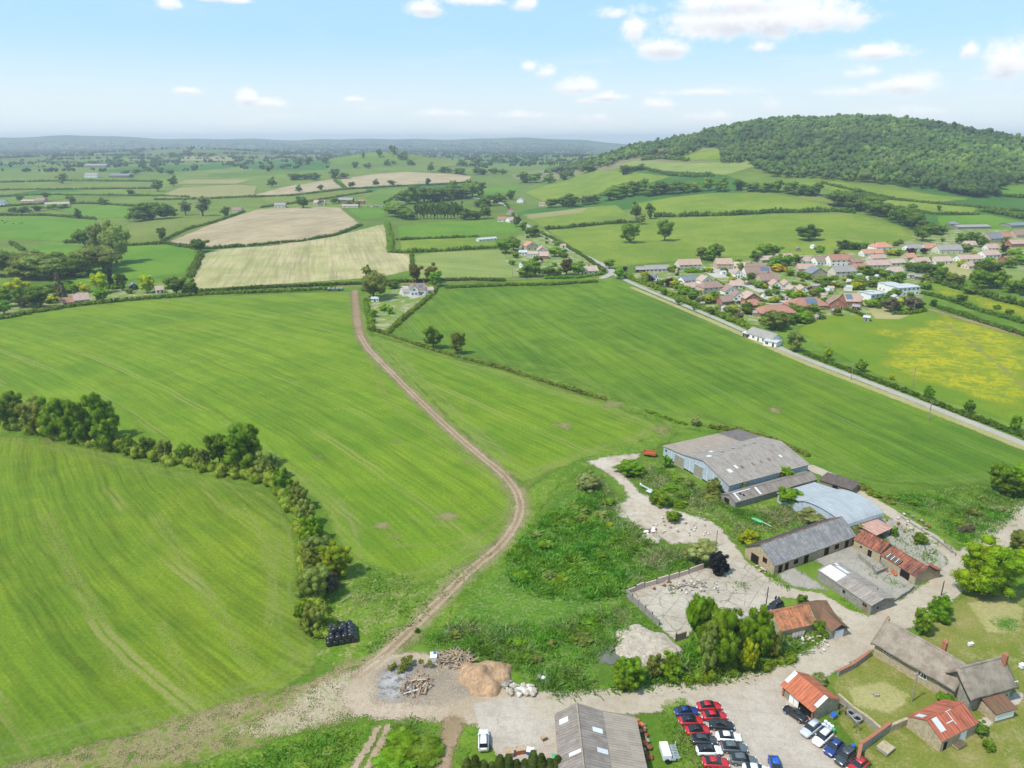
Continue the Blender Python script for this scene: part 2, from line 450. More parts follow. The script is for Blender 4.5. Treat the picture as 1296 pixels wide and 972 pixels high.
M['puddle'] = ground_mat('muddy_pond_water', (.10, .105, .085), (.135, .14, .11), None, 6, 2, .8, 0, (.25, .5), None, .18, .02)

M['sanddirt2'] = ground_mat('trodden_ground', (.34, .265, .175), (.40, .325, .23), (.16, .19, .06), 10, 3., .4, .8, (2., 3.5, .7), None, 1., .3, None, .15, (.5, .6))
def concrete(name, c1, c2, joint, edge, crack=.8, weeds=(.07, .12, .02), jw=.012, cscale=.22, wam=.8):
    m, t = newmat(name)
    pos = t.n('NewGeometry').outputs['Position']
    nb = t.noise(pos, .09, 5, .65); nm = t.noise(pos, .5, 5, .7); nf = t.noise(pos, 4., 3, .7)
    c = t.mix(t.rng(t.math('ADD', t.math('MULTIPLY', nb, .5), t.math('MULTIPLY', nm, .5)), .38, .62), (*c1, 1), (*c2, 1))
    w = t.n('VectorMath', {'operation': 'ADD'}, _0=pos, _1=t.n('VectorMath', {'operation': 'SCALE'}, _0=t.n('TexNoise', None, Vector=pos, Scale=.5, Detail=3.).outputs[1], Scale=1.4).outputs[0]).outputs[0]
    v = t.n('TexVoronoi', {'feature': 'DISTANCE_TO_EDGE', 'voronoi_dimensions': '2D'}, Vector=w, Scale=cscale).outputs['Distance']
    ck = t.math('MULTIPLY', t.math('SUBTRACT', 1., t.rng(v, jw * .4, jw * 1.6)), t.rng(t.noise(pos, .25, 2), .38, .55))
    if joint:
        br = t.n('TexBrick', {'offset': 0.}, Vector=t.scale(pos, 1, 1, 1, joint[1]), Scale=1., Mortar_Size=.07, Brick_Width=joint[0], Row_Height=joint[0] * .9, Mortar_Smooth=.2)
        ck = t.math('MAXIMUM', ck, t.math('MULTIPLY', br.outputs['Fac'], .75))
    c = t.mix(t.math('MULTIPLY', t.rng(nm, .56, .72), .4), c, (c1[0] * .55, c1[1] * .5, c1[2] * .45, 1))
    c = t.mix(t.math('MULTIPLY', ck, crack), c, (*weeds, 1))
    c = t.mix(t.math('MULTIPLY', t.rng(t.noise(pos, .3, 5, .75), .62, .68), wam), c, (*weeds, 1))
    c = t.val(c, t.rng(nf, .2, .8, .88, 1.12))
    d = t.attr('d').outputs['Fac']
    al = t.rng(t.math('ADD', d, t.math('MULTIPLY', t.math('SUBTRACT', t.noise(pos, .35, 5, .7), .5), edge[1] * 3.)), -edge[0], edge[0])
    finish(t, c, .95, .15, 0, nf, .25, .1, al)
    return m
M['yard'] = concrete('yard_concrete', (.34, .285, .23), (.43, .375, .315), (6.5, .1), (.25, .5), .3, (.2, .17, .12), .006, .11, .2)
M['lane'] = concrete('lane_surface', (.33, .27, .20), (.41, .35, .275), None, (.4, .9), .2, (.2, .165, .11), .006, .1, .3)
M['silage'] = concrete('broken_concrete', (.315, .268, .21), (.425, .37, .305), (5.2, -.95), (.3, .6), .85, (.12, .12, .06), .018, .2, .75)
M['rubbly'] = concrete('rubble_floor', (.33, .265, .195), (.46, .40, .33), None, (.8, 1.6), .3, (.22, .18, .11), .012, .3, .4)
M['court'] = concrete('courtyard_concrete', (.25, .23, .195), (.34, .305, .255), (4.5, .55), (.7, 1.2), .5, (.12, .135, .06), .01, .2, .6)
M['tarmac'] = concrete('road_tarmac', (.30, .275, .24), (.36, .335, .295), None, (.3, .3), .2, (.2, .19, .17), .01, .1, .1)

# ---------------------------------------------------------------- fields beyond the road
def field(pts, m, layer=2, cell=8., along=None, label=None, curve=0., name='field', rc=0):
    return patch(name, pts, M[m], layer, cell, along=along, label=label, curve=curve, rnd_corner=rc)
FAR = [
 ('pasture', [(-5, 275), (60, 274), (122, 279), (117, 304), (80, 306), (-5, 302)], 'bright grazing field with dark cows'),
 ('pasture', [(162, 312), (215, 308), (252, 311), (252, 320), (234, 345), (200, 350), (90, 364), (60, 357), (110, 345)], 'bright green field beside the tall pale willow'),
 ('pasture', [(28, 316), (60, 309), (112, 310), (114, 326), (60, 322)], 'small bright paddock behind the dark barn'),
 ('pasture', [(72, 266), (130, 259), (180, 263), (176, 274), (120, 277)], 'bright green strip beside the far farm'),
 ('olive', [(158, 284), (200, 278), (262, 271), (298, 274), (272, 283), (214, 305), (165, 309)], 'olive pasture with a lone dark tree'),
 ('olive', [(-5, 243), (70, 233), (196, 231), (190, 238), (60, 240), (-5, 249)], 'long olive field across the plain'),
 ('pasture_far', [(-5, 252), (70, 243), (190, 242), (185, 248), (100, 250), (-5, 262)], 'long green field across the plain'),
 ('pasture_far', [(90, 230), (100, 226), (195, 227), (192, 230)], 'thin green field by the white farm'),
 ('ochre', [(196, 251), (228, 238), (300, 234), (326, 236), (322, 247), (250, 251)], 'pale ochre field'),
 ('ochre', [(222, 233), (235, 228), (318, 227), (300, 233)], 'thin ochre field beyond the pale one'),
 ('pasture_far', [(98, 203), (140, 199), (196, 202), (180, 207), (100, 208)], 'far green field on the plain'),
 ('ochre', [(228, 204), (240, 198), (300, 199), (296, 204)], 'far straw field on the plain'),
 ('pinktan', [(318, 248), (360, 237), (420, 227), (433, 238), (370, 246)], 'tan field falling from the crest'),
 ('pinktan', [(431, 227), (470, 221), (515, 218), (580, 221), (597, 224), (590, 230), (520, 234), (440, 238)], 'long tan field on the crest'),
 ('pinktan', [(212, 307), (270, 283), (326, 265), (400, 262), (430, 263), (455, 284), (425, 297), (370, 308), (275, 314)], 'large reddish tan bare field'),
 ('straw', [(258, 322), (275, 316), (345, 311), (420, 300), (488, 283), (491, 320), (519, 322), (521, 342), (480, 351), (300, 363), (246, 366), (243, 350)], 'large pale straw field'),
 ('olive', [(330, 249), (394, 243), (465, 239), (460, 248), (420, 252), (340, 262)], 'olive pasture below the crest'),
 ('pasture_far', [(463, 250), (478, 240), (530, 236), (510, 248), (486, 259), (470, 258)], 'green field before the copse'),
 ('pasture_far', [(396, 204), (440, 199), (480, 190), (520, 205), (520, 209), (430, 209)], 'green knoll with trees on its top'),
 ('olive', [(516, 203), (590, 202), (620, 206), (560, 212)], 'far olive field by the knoll'),
 ('pasture', [(503, 287), (560, 281), (640, 279), (664, 290), (640, 297), (506, 303)], 'green field behind the copse road'),
 ('lit', [(506, 305), (560, 301), (628, 299), (630, 311), (560, 317), (508, 318)], 'narrow yellow-green paddock'),
 ('pale', [(524, 323), (560, 319), (632, 316), (648, 332), (660, 351), (604, 352), (527, 352)], 'pale mown field beside the hamlet'),
 ('pasture', [(438, 264), (486, 264), (488, 276), (458, 278)], 'small green paddock between the tan field and the copse'),
 ('lit', [(660, 272), (700, 268), (746, 262), (780, 260), (796, 273), (740, 282), (691, 289)], 'sloping pasture with a hedge at its foot'),
 ('ochre', [(666, 272), (700, 268), (744, 263), (738, 269), (700, 274), (668, 277)], 'worn strip of dry grass', ),
 ('lit', [(692, 291), (780, 281), (860, 276), (960, 272), (1085, 272), (1140, 288), (1158, 302), (1100, 318), (1030, 322), (900, 326), (775, 338), (738, 322)], 'wide lit pasture with two round trees'),
 ('lit', [(798, 259), (850, 250), (900, 245), (970, 244), (1062, 262), (960, 270), (830, 275)], 'pasture below the tree belt'),
 ('lit', [(664, 244), (700, 232), (746, 216), (800, 218), (850, 224), (820, 232), (790, 231), (745, 251), (690, 256)], 'pale pasture on the hill foot'),
 ('pale', [(778, 213), (800, 204), (870, 207), (946, 205), (955, 211), (918, 222), (850, 217)], 'pale hillside field under the wood'),
 ('lit', [(836, 198), (880, 192), (912, 188), (912, 202), (860, 205)], 'small hillside field in the wood edge'),
 ('lit', [(1000, 232), (1060, 230), (1130, 241), (1232, 252), (1190, 256), (1080, 246)], 'long pasture under the wooded hill'),
 ('olive', [(1002, 250), (1040, 244), (1070, 252), (1064, 262)], 'olive pasture beside the tree belt'),
 ('lit', [(1085, 250), (1160, 256), (1240, 262), (1230, 270), (1180, 269), (1100, 262)], 'hill-foot pasture with a single tree'),
 ('pasture', [(1186, 274), (1250, 272), (1296, 281), (1296, 292), (1240, 290), (1190, 288)], 'green field behind the farm sheds'),
 ('pasture', [(1254, 238), (1310, 234), (1310, 252), (1260, 247)], 'green field beside the dark wood end'),
 ('pasture', [(560, 245), (600, 239), (660, 236), (650, 243), (600, 250)], 'green field before the hamlet trees'),
]
for i, (mm, pts, lab) in enumerate([f[:3] for f in FAR]):
    al = (pts[0], pts[len(pts) // 2]) if mm not in ('straw',) else ((330, 362), (350, 312))
    field(pts, mm, 3 if mm == 'ochre' else 2, 9. if pts[0][1] < 262 else 7., al, lab)

# ---------------------------------------------------------------- the big fields round the farm
field([(-30, 402), (60, 393), (135, 384), (240, 377), (350, 372), (446, 369), (462, 400), (470, 425), (500, 455), (545, 505), (600, 560), (645, 598), (668, 628), (664, 650), (640, 682), (590, 718), (540, 740), (450, 748), (436, 720), (425, 690), (415, 650), (385, 620), (345, 600), (230, 586), (150, 568), (60, 540), (-30, 520)],
      'crop_a', 2, 5., ((324, 495), (549, 602)), 'large striped green crop field left of the dirt track', 0.0006)
field([(466, 422), (500, 432), (560, 450), (640, 470), (700, 492), (775, 512), (826, 535), (842, 545), (800, 566), (740, 582), (690, 600), (664, 612), (630, 590), (570, 530), (510, 470)],
      'crop_a', 3, 4., ((480, 450), (700, 545)), 'triangular green crop field right of the dirt track')
field([(505, 412), (530, 390), (552, 366), (650, 361), (770, 358), (800, 364), (930, 418), (975, 436), (1010, 452), (1120, 492), (1230, 536), (1520, 650), (1500, 640), (1330, 606), (1200, 616), (1120, 612), (1080, 600), (1040, 580), (960, 545), (880, 528), (800, 510), (700, 470), (640, 462), (560, 436), (510, 424)],
      'crop_b', 2, 5., ((735, 400), (972, 520)), 'large dark green crop field below the village road')
field([(-40, 548), (60, 556), (150, 576), (240, 597), (320, 615), (360, 640), (374, 690), (376, 750), (388, 800), (408, 826), (404, 850), (340, 880), (260, 905), (150, 930), (60, 960), (-60, 990), (-90, 800)],
      'crop_c', 2, 4., ((60, 660), (158, 860)), 'near green crop field with drill lines', -0.0012)
field([(1008, 418), (1040, 400), (1100, 398), (1164, 382), (1180, 392), (1240, 410), (1500, 480), (1500, 615), (1330, 548), (1230, 518), (1100, 470)],
      'meadow', 2, 5., None, 'meadow of buttercups beside the village')
for pts in ([(1150, 420), (1200, 400), (1300, 436), (1300, 520), (1200, 492), (1120, 462)], [(1180, 392), (1200, 398), (1236, 418), (1228, 424), (1205, 412)], [(1140, 466), (1175, 474), (1205, 484), (1200, 490), (1160, 480)], [(1215, 489), (1250, 490), (1290, 505), (1290, 520), (1258, 510), (1220, 498)], [(1160, 443), (1182, 445), (1180, 452), (1165, 450)], [(1196, 420), (1225, 432), (1222, 440), (1198, 432)], [(1232, 432), (1270, 446), (1266, 454), (1236, 444)], [(1120, 418), (1140, 422), (1134, 430), (1120, 426)], [(1180, 468), (1250, 476), (1250, 484), (1190, 478)]):
    patch('flower_patch', pts, M['yellow'], 4, 3., margin=14., label='patch of yellow buttercups in the meadow')
field([(1170, 372), (1200, 382), (1330, 424), (1330, 412), (1250, 388), (1180, 362)], 'pasture', 2, 5., None, 'narrow paddock between two hedges')
field([(1160, 350), (1200, 362), (1260, 372), (1330, 388), (1330, 410), (1250, 390), (1180, 366)], 'meadow', 3, 5., None, 'flowery field behind the hedges')
patch('flower_patch', [(1188, 368), (1206, 372), (1204, 378), (1190, 375)], M['yellow'], 5, 3., margin=10., label='patch of buttercups by the round shrub')
patch('flower_patch', [(1222, 374), (1260, 382), (1320, 396), (1320, 404), (1262, 394), (1226, 381)], M['yellow'], 5, 3., margin=10., label='bright buttercups before the dark tree belt')
field([(1268, 343), (1330, 340), (1330, 362), (1272, 356)], 'pale', 3, 5., None, 'pale mown field beside the tall dark tree')
field([(1190, 334), (1232, 332), (1230, 350), (1200, 352)], 'drylawn', 3, 5., None, 'dry lawn behind the pale houses')
# gardens and streets of the village
field([(775, 350), (860, 338), (940, 330), (1050, 318), (1140, 300), (1250, 285), (1330, 290), (1330, 345), (1240, 352), (1170, 360), (1168, 378), (1100, 398), (1010, 412), (985, 415), (930, 408), (870, 384), (800, 358)], 'garden', 1, 5., None, 'gardens of the village')
field([(636, 330), (655, 298), (690, 292), (735, 322), (762, 348), (660, 352)], 'garden', 2, 4., None, 'gardens of the hamlet')
field([(470, 384), (500, 366), (560, 360), (545, 378), (505, 408), (496, 420), (474, 420), (466, 400)], 'garden', 3, 3., None, 'garden of the white house')
field([(1096, 388), (1120, 384), (1152, 398), (1140, 404), (1108, 404)], 'drylawn', 4, 3., None, 'dry lawn beside the brick house')
field([(-30, 380), (0, 398), (60, 392), (130, 382), (220, 374), (220, 366), (150, 366), (60, 372)], 'garden', 1, 5., None, 'gardens along the lane')

def line(name, pts, w, m, layer, cell=None, label=None, sm=2):
    return patch(name, pts, M[m], layer, cell or max(.5, w / 3), width=w, label=label, rnd_corner=sm)
line('road', [(-40, 404), (60, 388), (140, 378), (240, 371), (350, 366), (448, 362), (560, 357), (660, 353), (770, 349)], 5., 'worn', 4, 3., 'grassy lane between two long hedges')
line('road', [(762, 352), (778, 345), (768, 338), (745, 326), (712, 312), (690, 298), (660, 282), (648, 270), (640, 258), (600, 250), (560, 247)], 6., 'tarmac', 5, 3., 'road through the hamlet')
line('road', [(776, 346), (800, 359), (860, 384), (900, 400), (960, 427), (1005, 449), (1100, 484), (1200, 523), (1300, 563), (1360, 588), (1500, 648)], 4.2, 'tarmac', 5, 2., 'pale road running past the village')
line('grass_verge', [(800, 364), (860, 389), (930, 419), (1010, 456), (1100, 490), (1200, 529), (1330, 580)], 4.5, 'drylawn', 4, 2., 'dry verge beside the pale road')
line('road', [(900, 346), (930, 352), (955, 366), (984, 376), (995, 384)], 7., 'paving', 6, 3., 'village street')
patch('forecourt', [(880, 338), (906, 338), (936, 341), (925, 351), (905, 352)], M['paving'], 5, 3., label='pale forecourt beside the stone house')
patch('forecourt', [(966, 374), (996, 372), (1004, 382), (985, 388), (968, 384)], M['paving'], 5, 3., label='parking court between the village houses')
line('path', [(1178, 392), (1220, 404), (1260, 416), (1340, 438)], 4., 'dirt', 5, 2., 'bare path along the meadow hedge')
line('path', [(1196, 411), (1228, 432), (1250, 450), (1300, 492)], 1.2, 'worn', 5, 1.5, 'faint footpath across the meadow')
line('path', [(1040, 300), (1070, 298), (1110, 306), (1130, 314)], 4., 'worn', 4, 3., 'worn track in the pasture')

# ---------------------------------------------------------------- tracks and margins
TRK = [(449, 368), (450, 385), (452, 405), (455, 424), (468, 445), (490, 466), (520, 497), (560, 535), (600, 571), (635, 598), (655, 622), (660, 645), (650, 670), (630, 695), (600, 717), (560, 757), (520, 797), (490, 826), (470, 842), (452, 856)]
line('track_verge', TRK, 5.6, 'worn', 6, 1.5, 'worn grass beside the dirt track')
line('dirt_track', TRK[:5], 4.2, 'dirt', 7, 1.2, 'upper end of the dirt track')
line('dirt_track', TRK, 2.7, 'dirt', 8, .8, 'long dirt track winding between the crop fields')
def offset_line(pts, off):
    W = [G(*p) for p in smooth_line(pts, False, 3)]; out = []
    for i, p in enumerate(W):
        a = W[max(i - 1, 0)]; b = W[min(i + 1, len(W) - 1)]
        dx, dy = b[0] - a[0], b[1] - a[1]; L = math.hypot(dx, dy) or 1
        out.append((p[0] - dy / L * off, p[1] + dx / L * off))
    return out
for k in (-.85, .85):
    patch('wheel_rut', offset_line(TRK[3:], k), M['rut'], 9, .4, width=.8, world=True, label='pale wheel rut of the dirt track')
FAINT = [(462, 432), (478, 475), (486, 505), (520, 530), (560, 560), (600, 588), (640, 615)]
for k in (-1., 1.):
    patch('wheel_rut', offset_line(FAINT, k), M['faint'], 3, .4, width=1.6, world=True, label='faint wheel line in the crop')
for pts, w in (([(790, 511), (770, 515), (745, 509), (700, 490), (650, 476), (610, 466)], 2.2), ([(660, 625), (676, 606), (700, 588), (740, 574)], 2.), ([(700, 588), (740, 578), (800, 566), (836, 552), (842, 545), (820, 530), (790, 516)], 2.),
               ([(280, 640), (320, 655), (340, 690), (346, 740), (340, 790)], 2.), ([(308, 640), (328, 668), (334, 720)], 1.2), ([(190, 650), (235, 720), (280, 790), (315, 850)], 1.4), ([(200, 650), (246, 720), (292, 790), (328, 850)], 1.4), ([(50, 650), (80, 715), (120, 790), (155, 860)], 1.4), ([(62, 650), (92, 715), (134, 790), (168, 860)], 1.4),
               ([(200, 790), (220, 840), (240, 890)], 1.2), ([(208, 788), (230, 838), (252, 888)], 1.2), ([(500, 690), (560, 690), (600, 680), (640, 655)], 2.), ([(520, 655), (570, 670), (630, 650)], 1.5)):
    line('wheel_rut', pts, w * 1.1, 'faint', 3, .4, 'worn wheel line in the crop')
for x, y, w, h in ((568, 652, 26, 10), (482, 666, 12, 5), (500, 681, 12, 4), (980, 517, 15, 9), (775, 512, 26, 8), (500, 560, 10, 5), (590, 586, 14, 6), (712, 538, 20, 8), (836, 545, 24, 12), (65, 557, 14, 4), (404, 578, 12, 5)):
    patch('bare_patch', [(x - w / 2, y), (x - w * .2, y - h / 2), (x + w / 2, y - h * .3), (x + w * .3, y + h / 2), (x - w * .3, y + h * .4)], M['headtan'], 6, .8, margin=3., label='bare soil patch in the crop')
line('ditch', [(470, 420), (500, 428), (545, 446), (600, 458), (660, 470), (720, 488), (780, 508), (830, 530), (860, 538), (900, 545)], 5., 'lush', 6, 1.5, 'grassy ditch between the fields')
line('grass_verge', [(845, 548), (820, 565), (750, 582), (690, 612), (670, 640), (650, 690), (600, 735), (540, 790)], 7, 'lush', 4, 1.5, 'lush grass strip beside the yard')
# headland of bare soil at the bottom left
patch('bare_headland', [(470, 838), (440, 842), (380, 866), (300, 885), (200, 918), (80, 955), (-40, 985), (-40, 1040), (150, 1000), (290, 962), (350, 938), (420, 915), (470, 895)], M['headtan'], 7, 1., label='bare trodden headland at the field gate')
patch('lush_verge', [(-60, 1010), (150, 985), (260, 962), (350, 938), (430, 918), (480, 915), (470, 940), (430, 1000)], M['lush'], 8, 1., label='lush grass strip at the bottom edge')
patch('rough_grass_ground', [(430, 745), (450, 700), (470, 712), (530, 745), (600, 705), (640, 690), (600, 735), (540, 795), (490, 825), (440, 850), (400, 836), (400, 800)], M['rough'], 3, 1.5, label='rough ground round the bale stack')
patch('nettle_ground', [(640, 690), (700, 640), (760, 600), (800, 660), (850, 690), (890, 705), (800, 745), (790, 765), (836, 796), (800, 812), (760, 840), (750, 870), (690, 880), (650, 850), (540, 815), (560, 780)], M['nettle'], 3, 1.2, margin=5., label='dark nettle bed beside the yard')
patch('rough_grass_ground', [(780, 592), (830, 582), (925, 635), (1000, 636), (1060, 655), (985, 690), (935, 690), (910, 660), (850, 640), (815, 618)], M['rough'], 4, 1.2, label='overgrown ground round the barns')
patch('rough_grass_ground', [(1060, 605), (1110, 628), (1200, 618), (1330, 608), (1330, 630), (1260, 690), (1225, 700), (1180, 670), (1120, 632)], M['lush'], 4, 1.2, label='overgrown corner beside the lane')

# ---------------------------------------------------------------- yard and lanes
patch('bare_headland', [(300, 925), (360, 892), (420, 862), (470, 838), (500, 850), (470, 890), (420, 915), (340, 935)], M['sanddirt2'], 7, .8, label='pale trodden ground where the track meets the field')
patch('yard', [(452, 852), (475, 834), (520, 825), (570, 832), (630, 850), (655, 872), (690, 890), (690, 925), (600, 918), (560, 912), (500, 912), (450, 905), (425, 880)], M['sanddirt'], 8, .8, label='sandy working yard at the track end')
patch('yard', [(598, 890), (640, 884), (720, 878), (720, 1000), (650, 1000), (632, 962), (608, 925)], M['yard'], 9, .8, label='concrete apron before the bottom barn')
LANE = [(690, 893), (780, 889), (870, 881), (935, 873), (985, 861), (1030, 842), (1078, 815), (1128, 786), (1170, 762), (1205, 737), (1222, 715), (1250, 692), (1290, 655), (1350, 610)]
patch('lane', LANE, M['lane'], 9, .8, width=7., rnd_corner=2, label='pale concrete lane through the farm')
patch('yard', [(868, 884), (930, 872), (990, 856), (992, 880), (1040, 915), (1112, 985), (1130, 1090), (860, 1090)], M['yard'], 10, .8, label='concrete car park between the barns')
patch('yard', [(870, 660), (905, 664), (930, 690), (945, 712), (968, 728), (1000, 745), (1040, 752), (1068, 768), (1100, 782), (1090, 808), (1060, 826), (1050, 800), (1064, 784), (1045, 764), (990, 756), (985, 770), (955, 778), (930, 740), (905, 700), (880, 690)], M['lane'], 10, .8, label='pale yard road past the slate barn')
patch('rubble_ground', [(744, 584), (770, 578), (812, 574), (800, 584), (780, 590), (797, 610), (812, 625), (850, 645), (900, 660), (915, 672), (905, 690), (850, 688), (812, 668), (788, 656), (778, 642), (796, 630), (786, 612), (764, 596)], M['rubbly'], 9, .8, label='pale rubble floor of a vanished building')
line('track', [(1026, 592), (1045, 600), (1070, 612), (1096, 630), (1140, 657), (1180, 682), (1205, 702), (1220, 718)], 4.6, 'lane', 9, .8, 'pale track behind the curved barn')
patch('silage_floor', [(792, 752), (846, 735), (893, 719), (930, 705), (960, 722), (990, 750), (958, 778), (880, 800), (866, 808), (855, 812), (834, 792)], M['silage'], 10, .6, label='cracked concrete floor of the silage clamp')
patch('courtyard', [(1004, 690), (1040, 672), (1085, 692), (1160, 742), (1130, 770), (1060, 728)], M['court'], 8, .8, label='grey concrete courtyard between the sheds')
patch('courtyard', [(1000, 715), (1030, 735), (1050, 748), (1000, 742), (985, 728)], M['court'], 11, .8, label='worn concrete before the slate barn')
patch('rubble_ground', [(1090, 660), (1150, 655), (1195, 690), (1200, 730), (1150, 712), (1120, 680)], M['court'], 8, .8, label='littered ground behind the red barns')
patch('lawn', [(1176, 796), (1200, 768), (1226, 752), (1480, 730), (1520, 1120), (1140, 1120), (1118, 985), (1060, 915), (1066, 900), (1050, 862), (1098, 832), (1150, 815)], M['lawn'], 6, 1., label='dry lawn of the thatched cottage')
patch('bare_patch', [(1075, 872), (1120, 862), (1150, 880), (1130, 905), (1080, 892)], M['drylawn'], 7, .8, margin=3, label='parched patch in the front lawn')
patch('bare_patch', [(1225, 765), (1270, 755), (1296, 770), (1290, 800), (1250, 800)], M['drylawn'], 7, .8, margin=3, label='parched patch under the lime tree')
patch('grass_verge', [(836, 893), (868, 884), (880, 905), (905, 960), (925, 1080), (868, 1080), (850, 950)], M['lush'], 11, .6, label='weedy strip beside the parked cars')
patch('wood_ash', [(474, 862), (486, 848), (505, 842), (522, 850), (520, 872), (500, 886), (480, 880)], M['ash'], 12, .5, label='grey ash of the bonfire')
patch('scorched_ground', [(470, 850), (510, 836), (560, 842), (600, 862), (590, 885), (540, 892), (480, 892)], M['scorch'], 10, .8, label='scorched ground round the bonfire')
patch('pond', [(756, 826), (770, 817), (786, 822), (792, 834), (778, 842), (760, 840)], M['puddle'], 6, .5, label='muddy pond beside the rubble heap')
for k in (0, 1):
    patch('wheel_rut', [((478, 922), (466, 945), (446, 975), (430, 1000)), ((492, 920), (480, 945), (464, 975), (452, 1000))][k], M['rut'], 12, .5, width=1.3, label='pale wheel rut at the bottom edge', rnd_corner=1)
patch('dirt_track', [(574, 915), (566, 940), (556, 975), (548, 1000)], M['dirt'], 11, .6, width=3.2, label='worn tan track at the bottom edge', rnd_corner=1)
line('path', [(1186, 905), (1230, 925), (1262, 905), (1290, 880)], 1.6, 'yard', 9, .5, 'paved path round the cottage')
patch('flower_bed', [(1257, 788), (1264, 782), (1276, 781), (1287, 786), (1289, 793), (1281, 797), (1266, 796)], M['nettle'], 9, .4, label='round planted bed in the lawn')
patch('paving', [(505, 372), (524, 378), (545, 371), (540, 362), (508, 362)], M['paving'], 6, 1.5, label='pale terrace round the white house')
# ---------------------------------------------------------------- foliage materials
def leaf_material(name, vary=.35, tint=False):
    m, t = newmat(name)
    oi = t.n('ObjectInfo')
    tc = t.n('TexCoord').outputs['Object']
    pos = t.n('NewGeometry').outputs['Position']
    c = t.attr('tint').outputs['Color'] if tint else oi.outputs['Color']
    n1 = t.noise(pos, .55, 3, .6); n2 = t.noise(pos, 3.5, 2, .6); n0 = t.noise(pos, .12, 2)
    f = t.math('ADD', t.rng(n1, .3, .7, 1 - vary, 1 + vary), t.rng(n2, .25, .75, -vary * .6, vary * .6))
    c = t.val(c, f)
    h = t.n('HueSaturation', None, Hue=t.rng(n0, .3, .7, .485, .51), Saturation=t.rng(n1, .3, .7, 1.22, 1.02), Color=c, Fac=1.).outputs[0]
    lighter = t.n('HueSaturation', None, Hue=.49, Value=1.5, Color=h, Fac=1.).outputs[0]
    finish(t, h, .6, .2, trans=(lighter, .4))
    return m
M['leaf'] = leaf_material('foliage')
M['wood_leaf'] = leaf_material('woodland_foliage', .3, True)
M['bark'] = plain('bark', (.13, .10, .07), .9, .1, var=.3, scale=3.)
M['palebark'] = plain('pale_bark', (.30, .27, .22), .9, .1, var=.3, scale=3.)

def ico(n):
    import bmesh
    bm = bmesh.new(); bmesh.ops.create_icosphere(bm, subdivisions=n, radius=1)
    v = np.array([x.co[:] for x in bm.verts]); f = np.array([[x.index for x in q.verts] for q in bm.faces]); bm.free()
    return v, f
ICO1, ICO2 = ico(1), ico(2)

def leaf_cloud(C, Rd, n_per, size, seed, squash=1., core=.8, lvl=1, outward=None, upbias=.25, fl=.55):
    """clumps at C with radii Rd: a rough core and loose leaf faces round it -> V, quads, tris"""
    g = np.random.default_rng(seed)
    C = np.asarray(C, float); Rd = np.asarray(Rd, float); k = len(C)
    iv, jf = ICO2 if lvl == 2 else ICO1
    jit = 1 + g.uniform(-.22, .22, (k, len(iv)))
    cv = C[:, None, :] + iv[None] * (Rd[:, None] * core * jit)[..., None] * np.array([1, 1, squash])
    tr = (jf[None] + (np.arange(k) * len(iv))[:, None, None]).reshape(-1, 3)
    d = g.normal(size=(k, n_per, 3)); d[..., 2] += upbias
    if outward is not None:
        o = C - np.asarray(outward); o /= np.linalg.norm(o, axis=1, keepdims=True) + 1e-6
        d += o[:, None, :] * .55
    d /= np.linalg.norm(d, axis=2, keepdims=True)
    p = C[:, None, :] + d * (Rd[:, None] * g.uniform(.72, 1.16, (k, n_per)))[..., None] * np.array([1, 1, squash])
    nr = d + g.normal(size=d.shape) * fl; nr /= np.linalg.norm(nr, axis=2, keepdims=True)
    a = np.cross(nr, g.normal(size=nr.shape)); a /= np.linalg.norm(a, axis=2, keepdims=True) + 1e-6
    b = np.cross(nr, a)
    s = (size * g.uniform(.55, 1.3, (k, n_per)))[..., None]
    q = np.stack([p - a * s, p - b * s * .7, p + a * s, p + b * s * .7], 2).reshape(-1, 3)
    nb = len(cv.reshape(-1, 3))
    V = np.concatenate([cv.reshape(-1, 3), q])
    Q = nb + np.arange(len(q)).reshape(-1, 4)
    return V, Q, tr

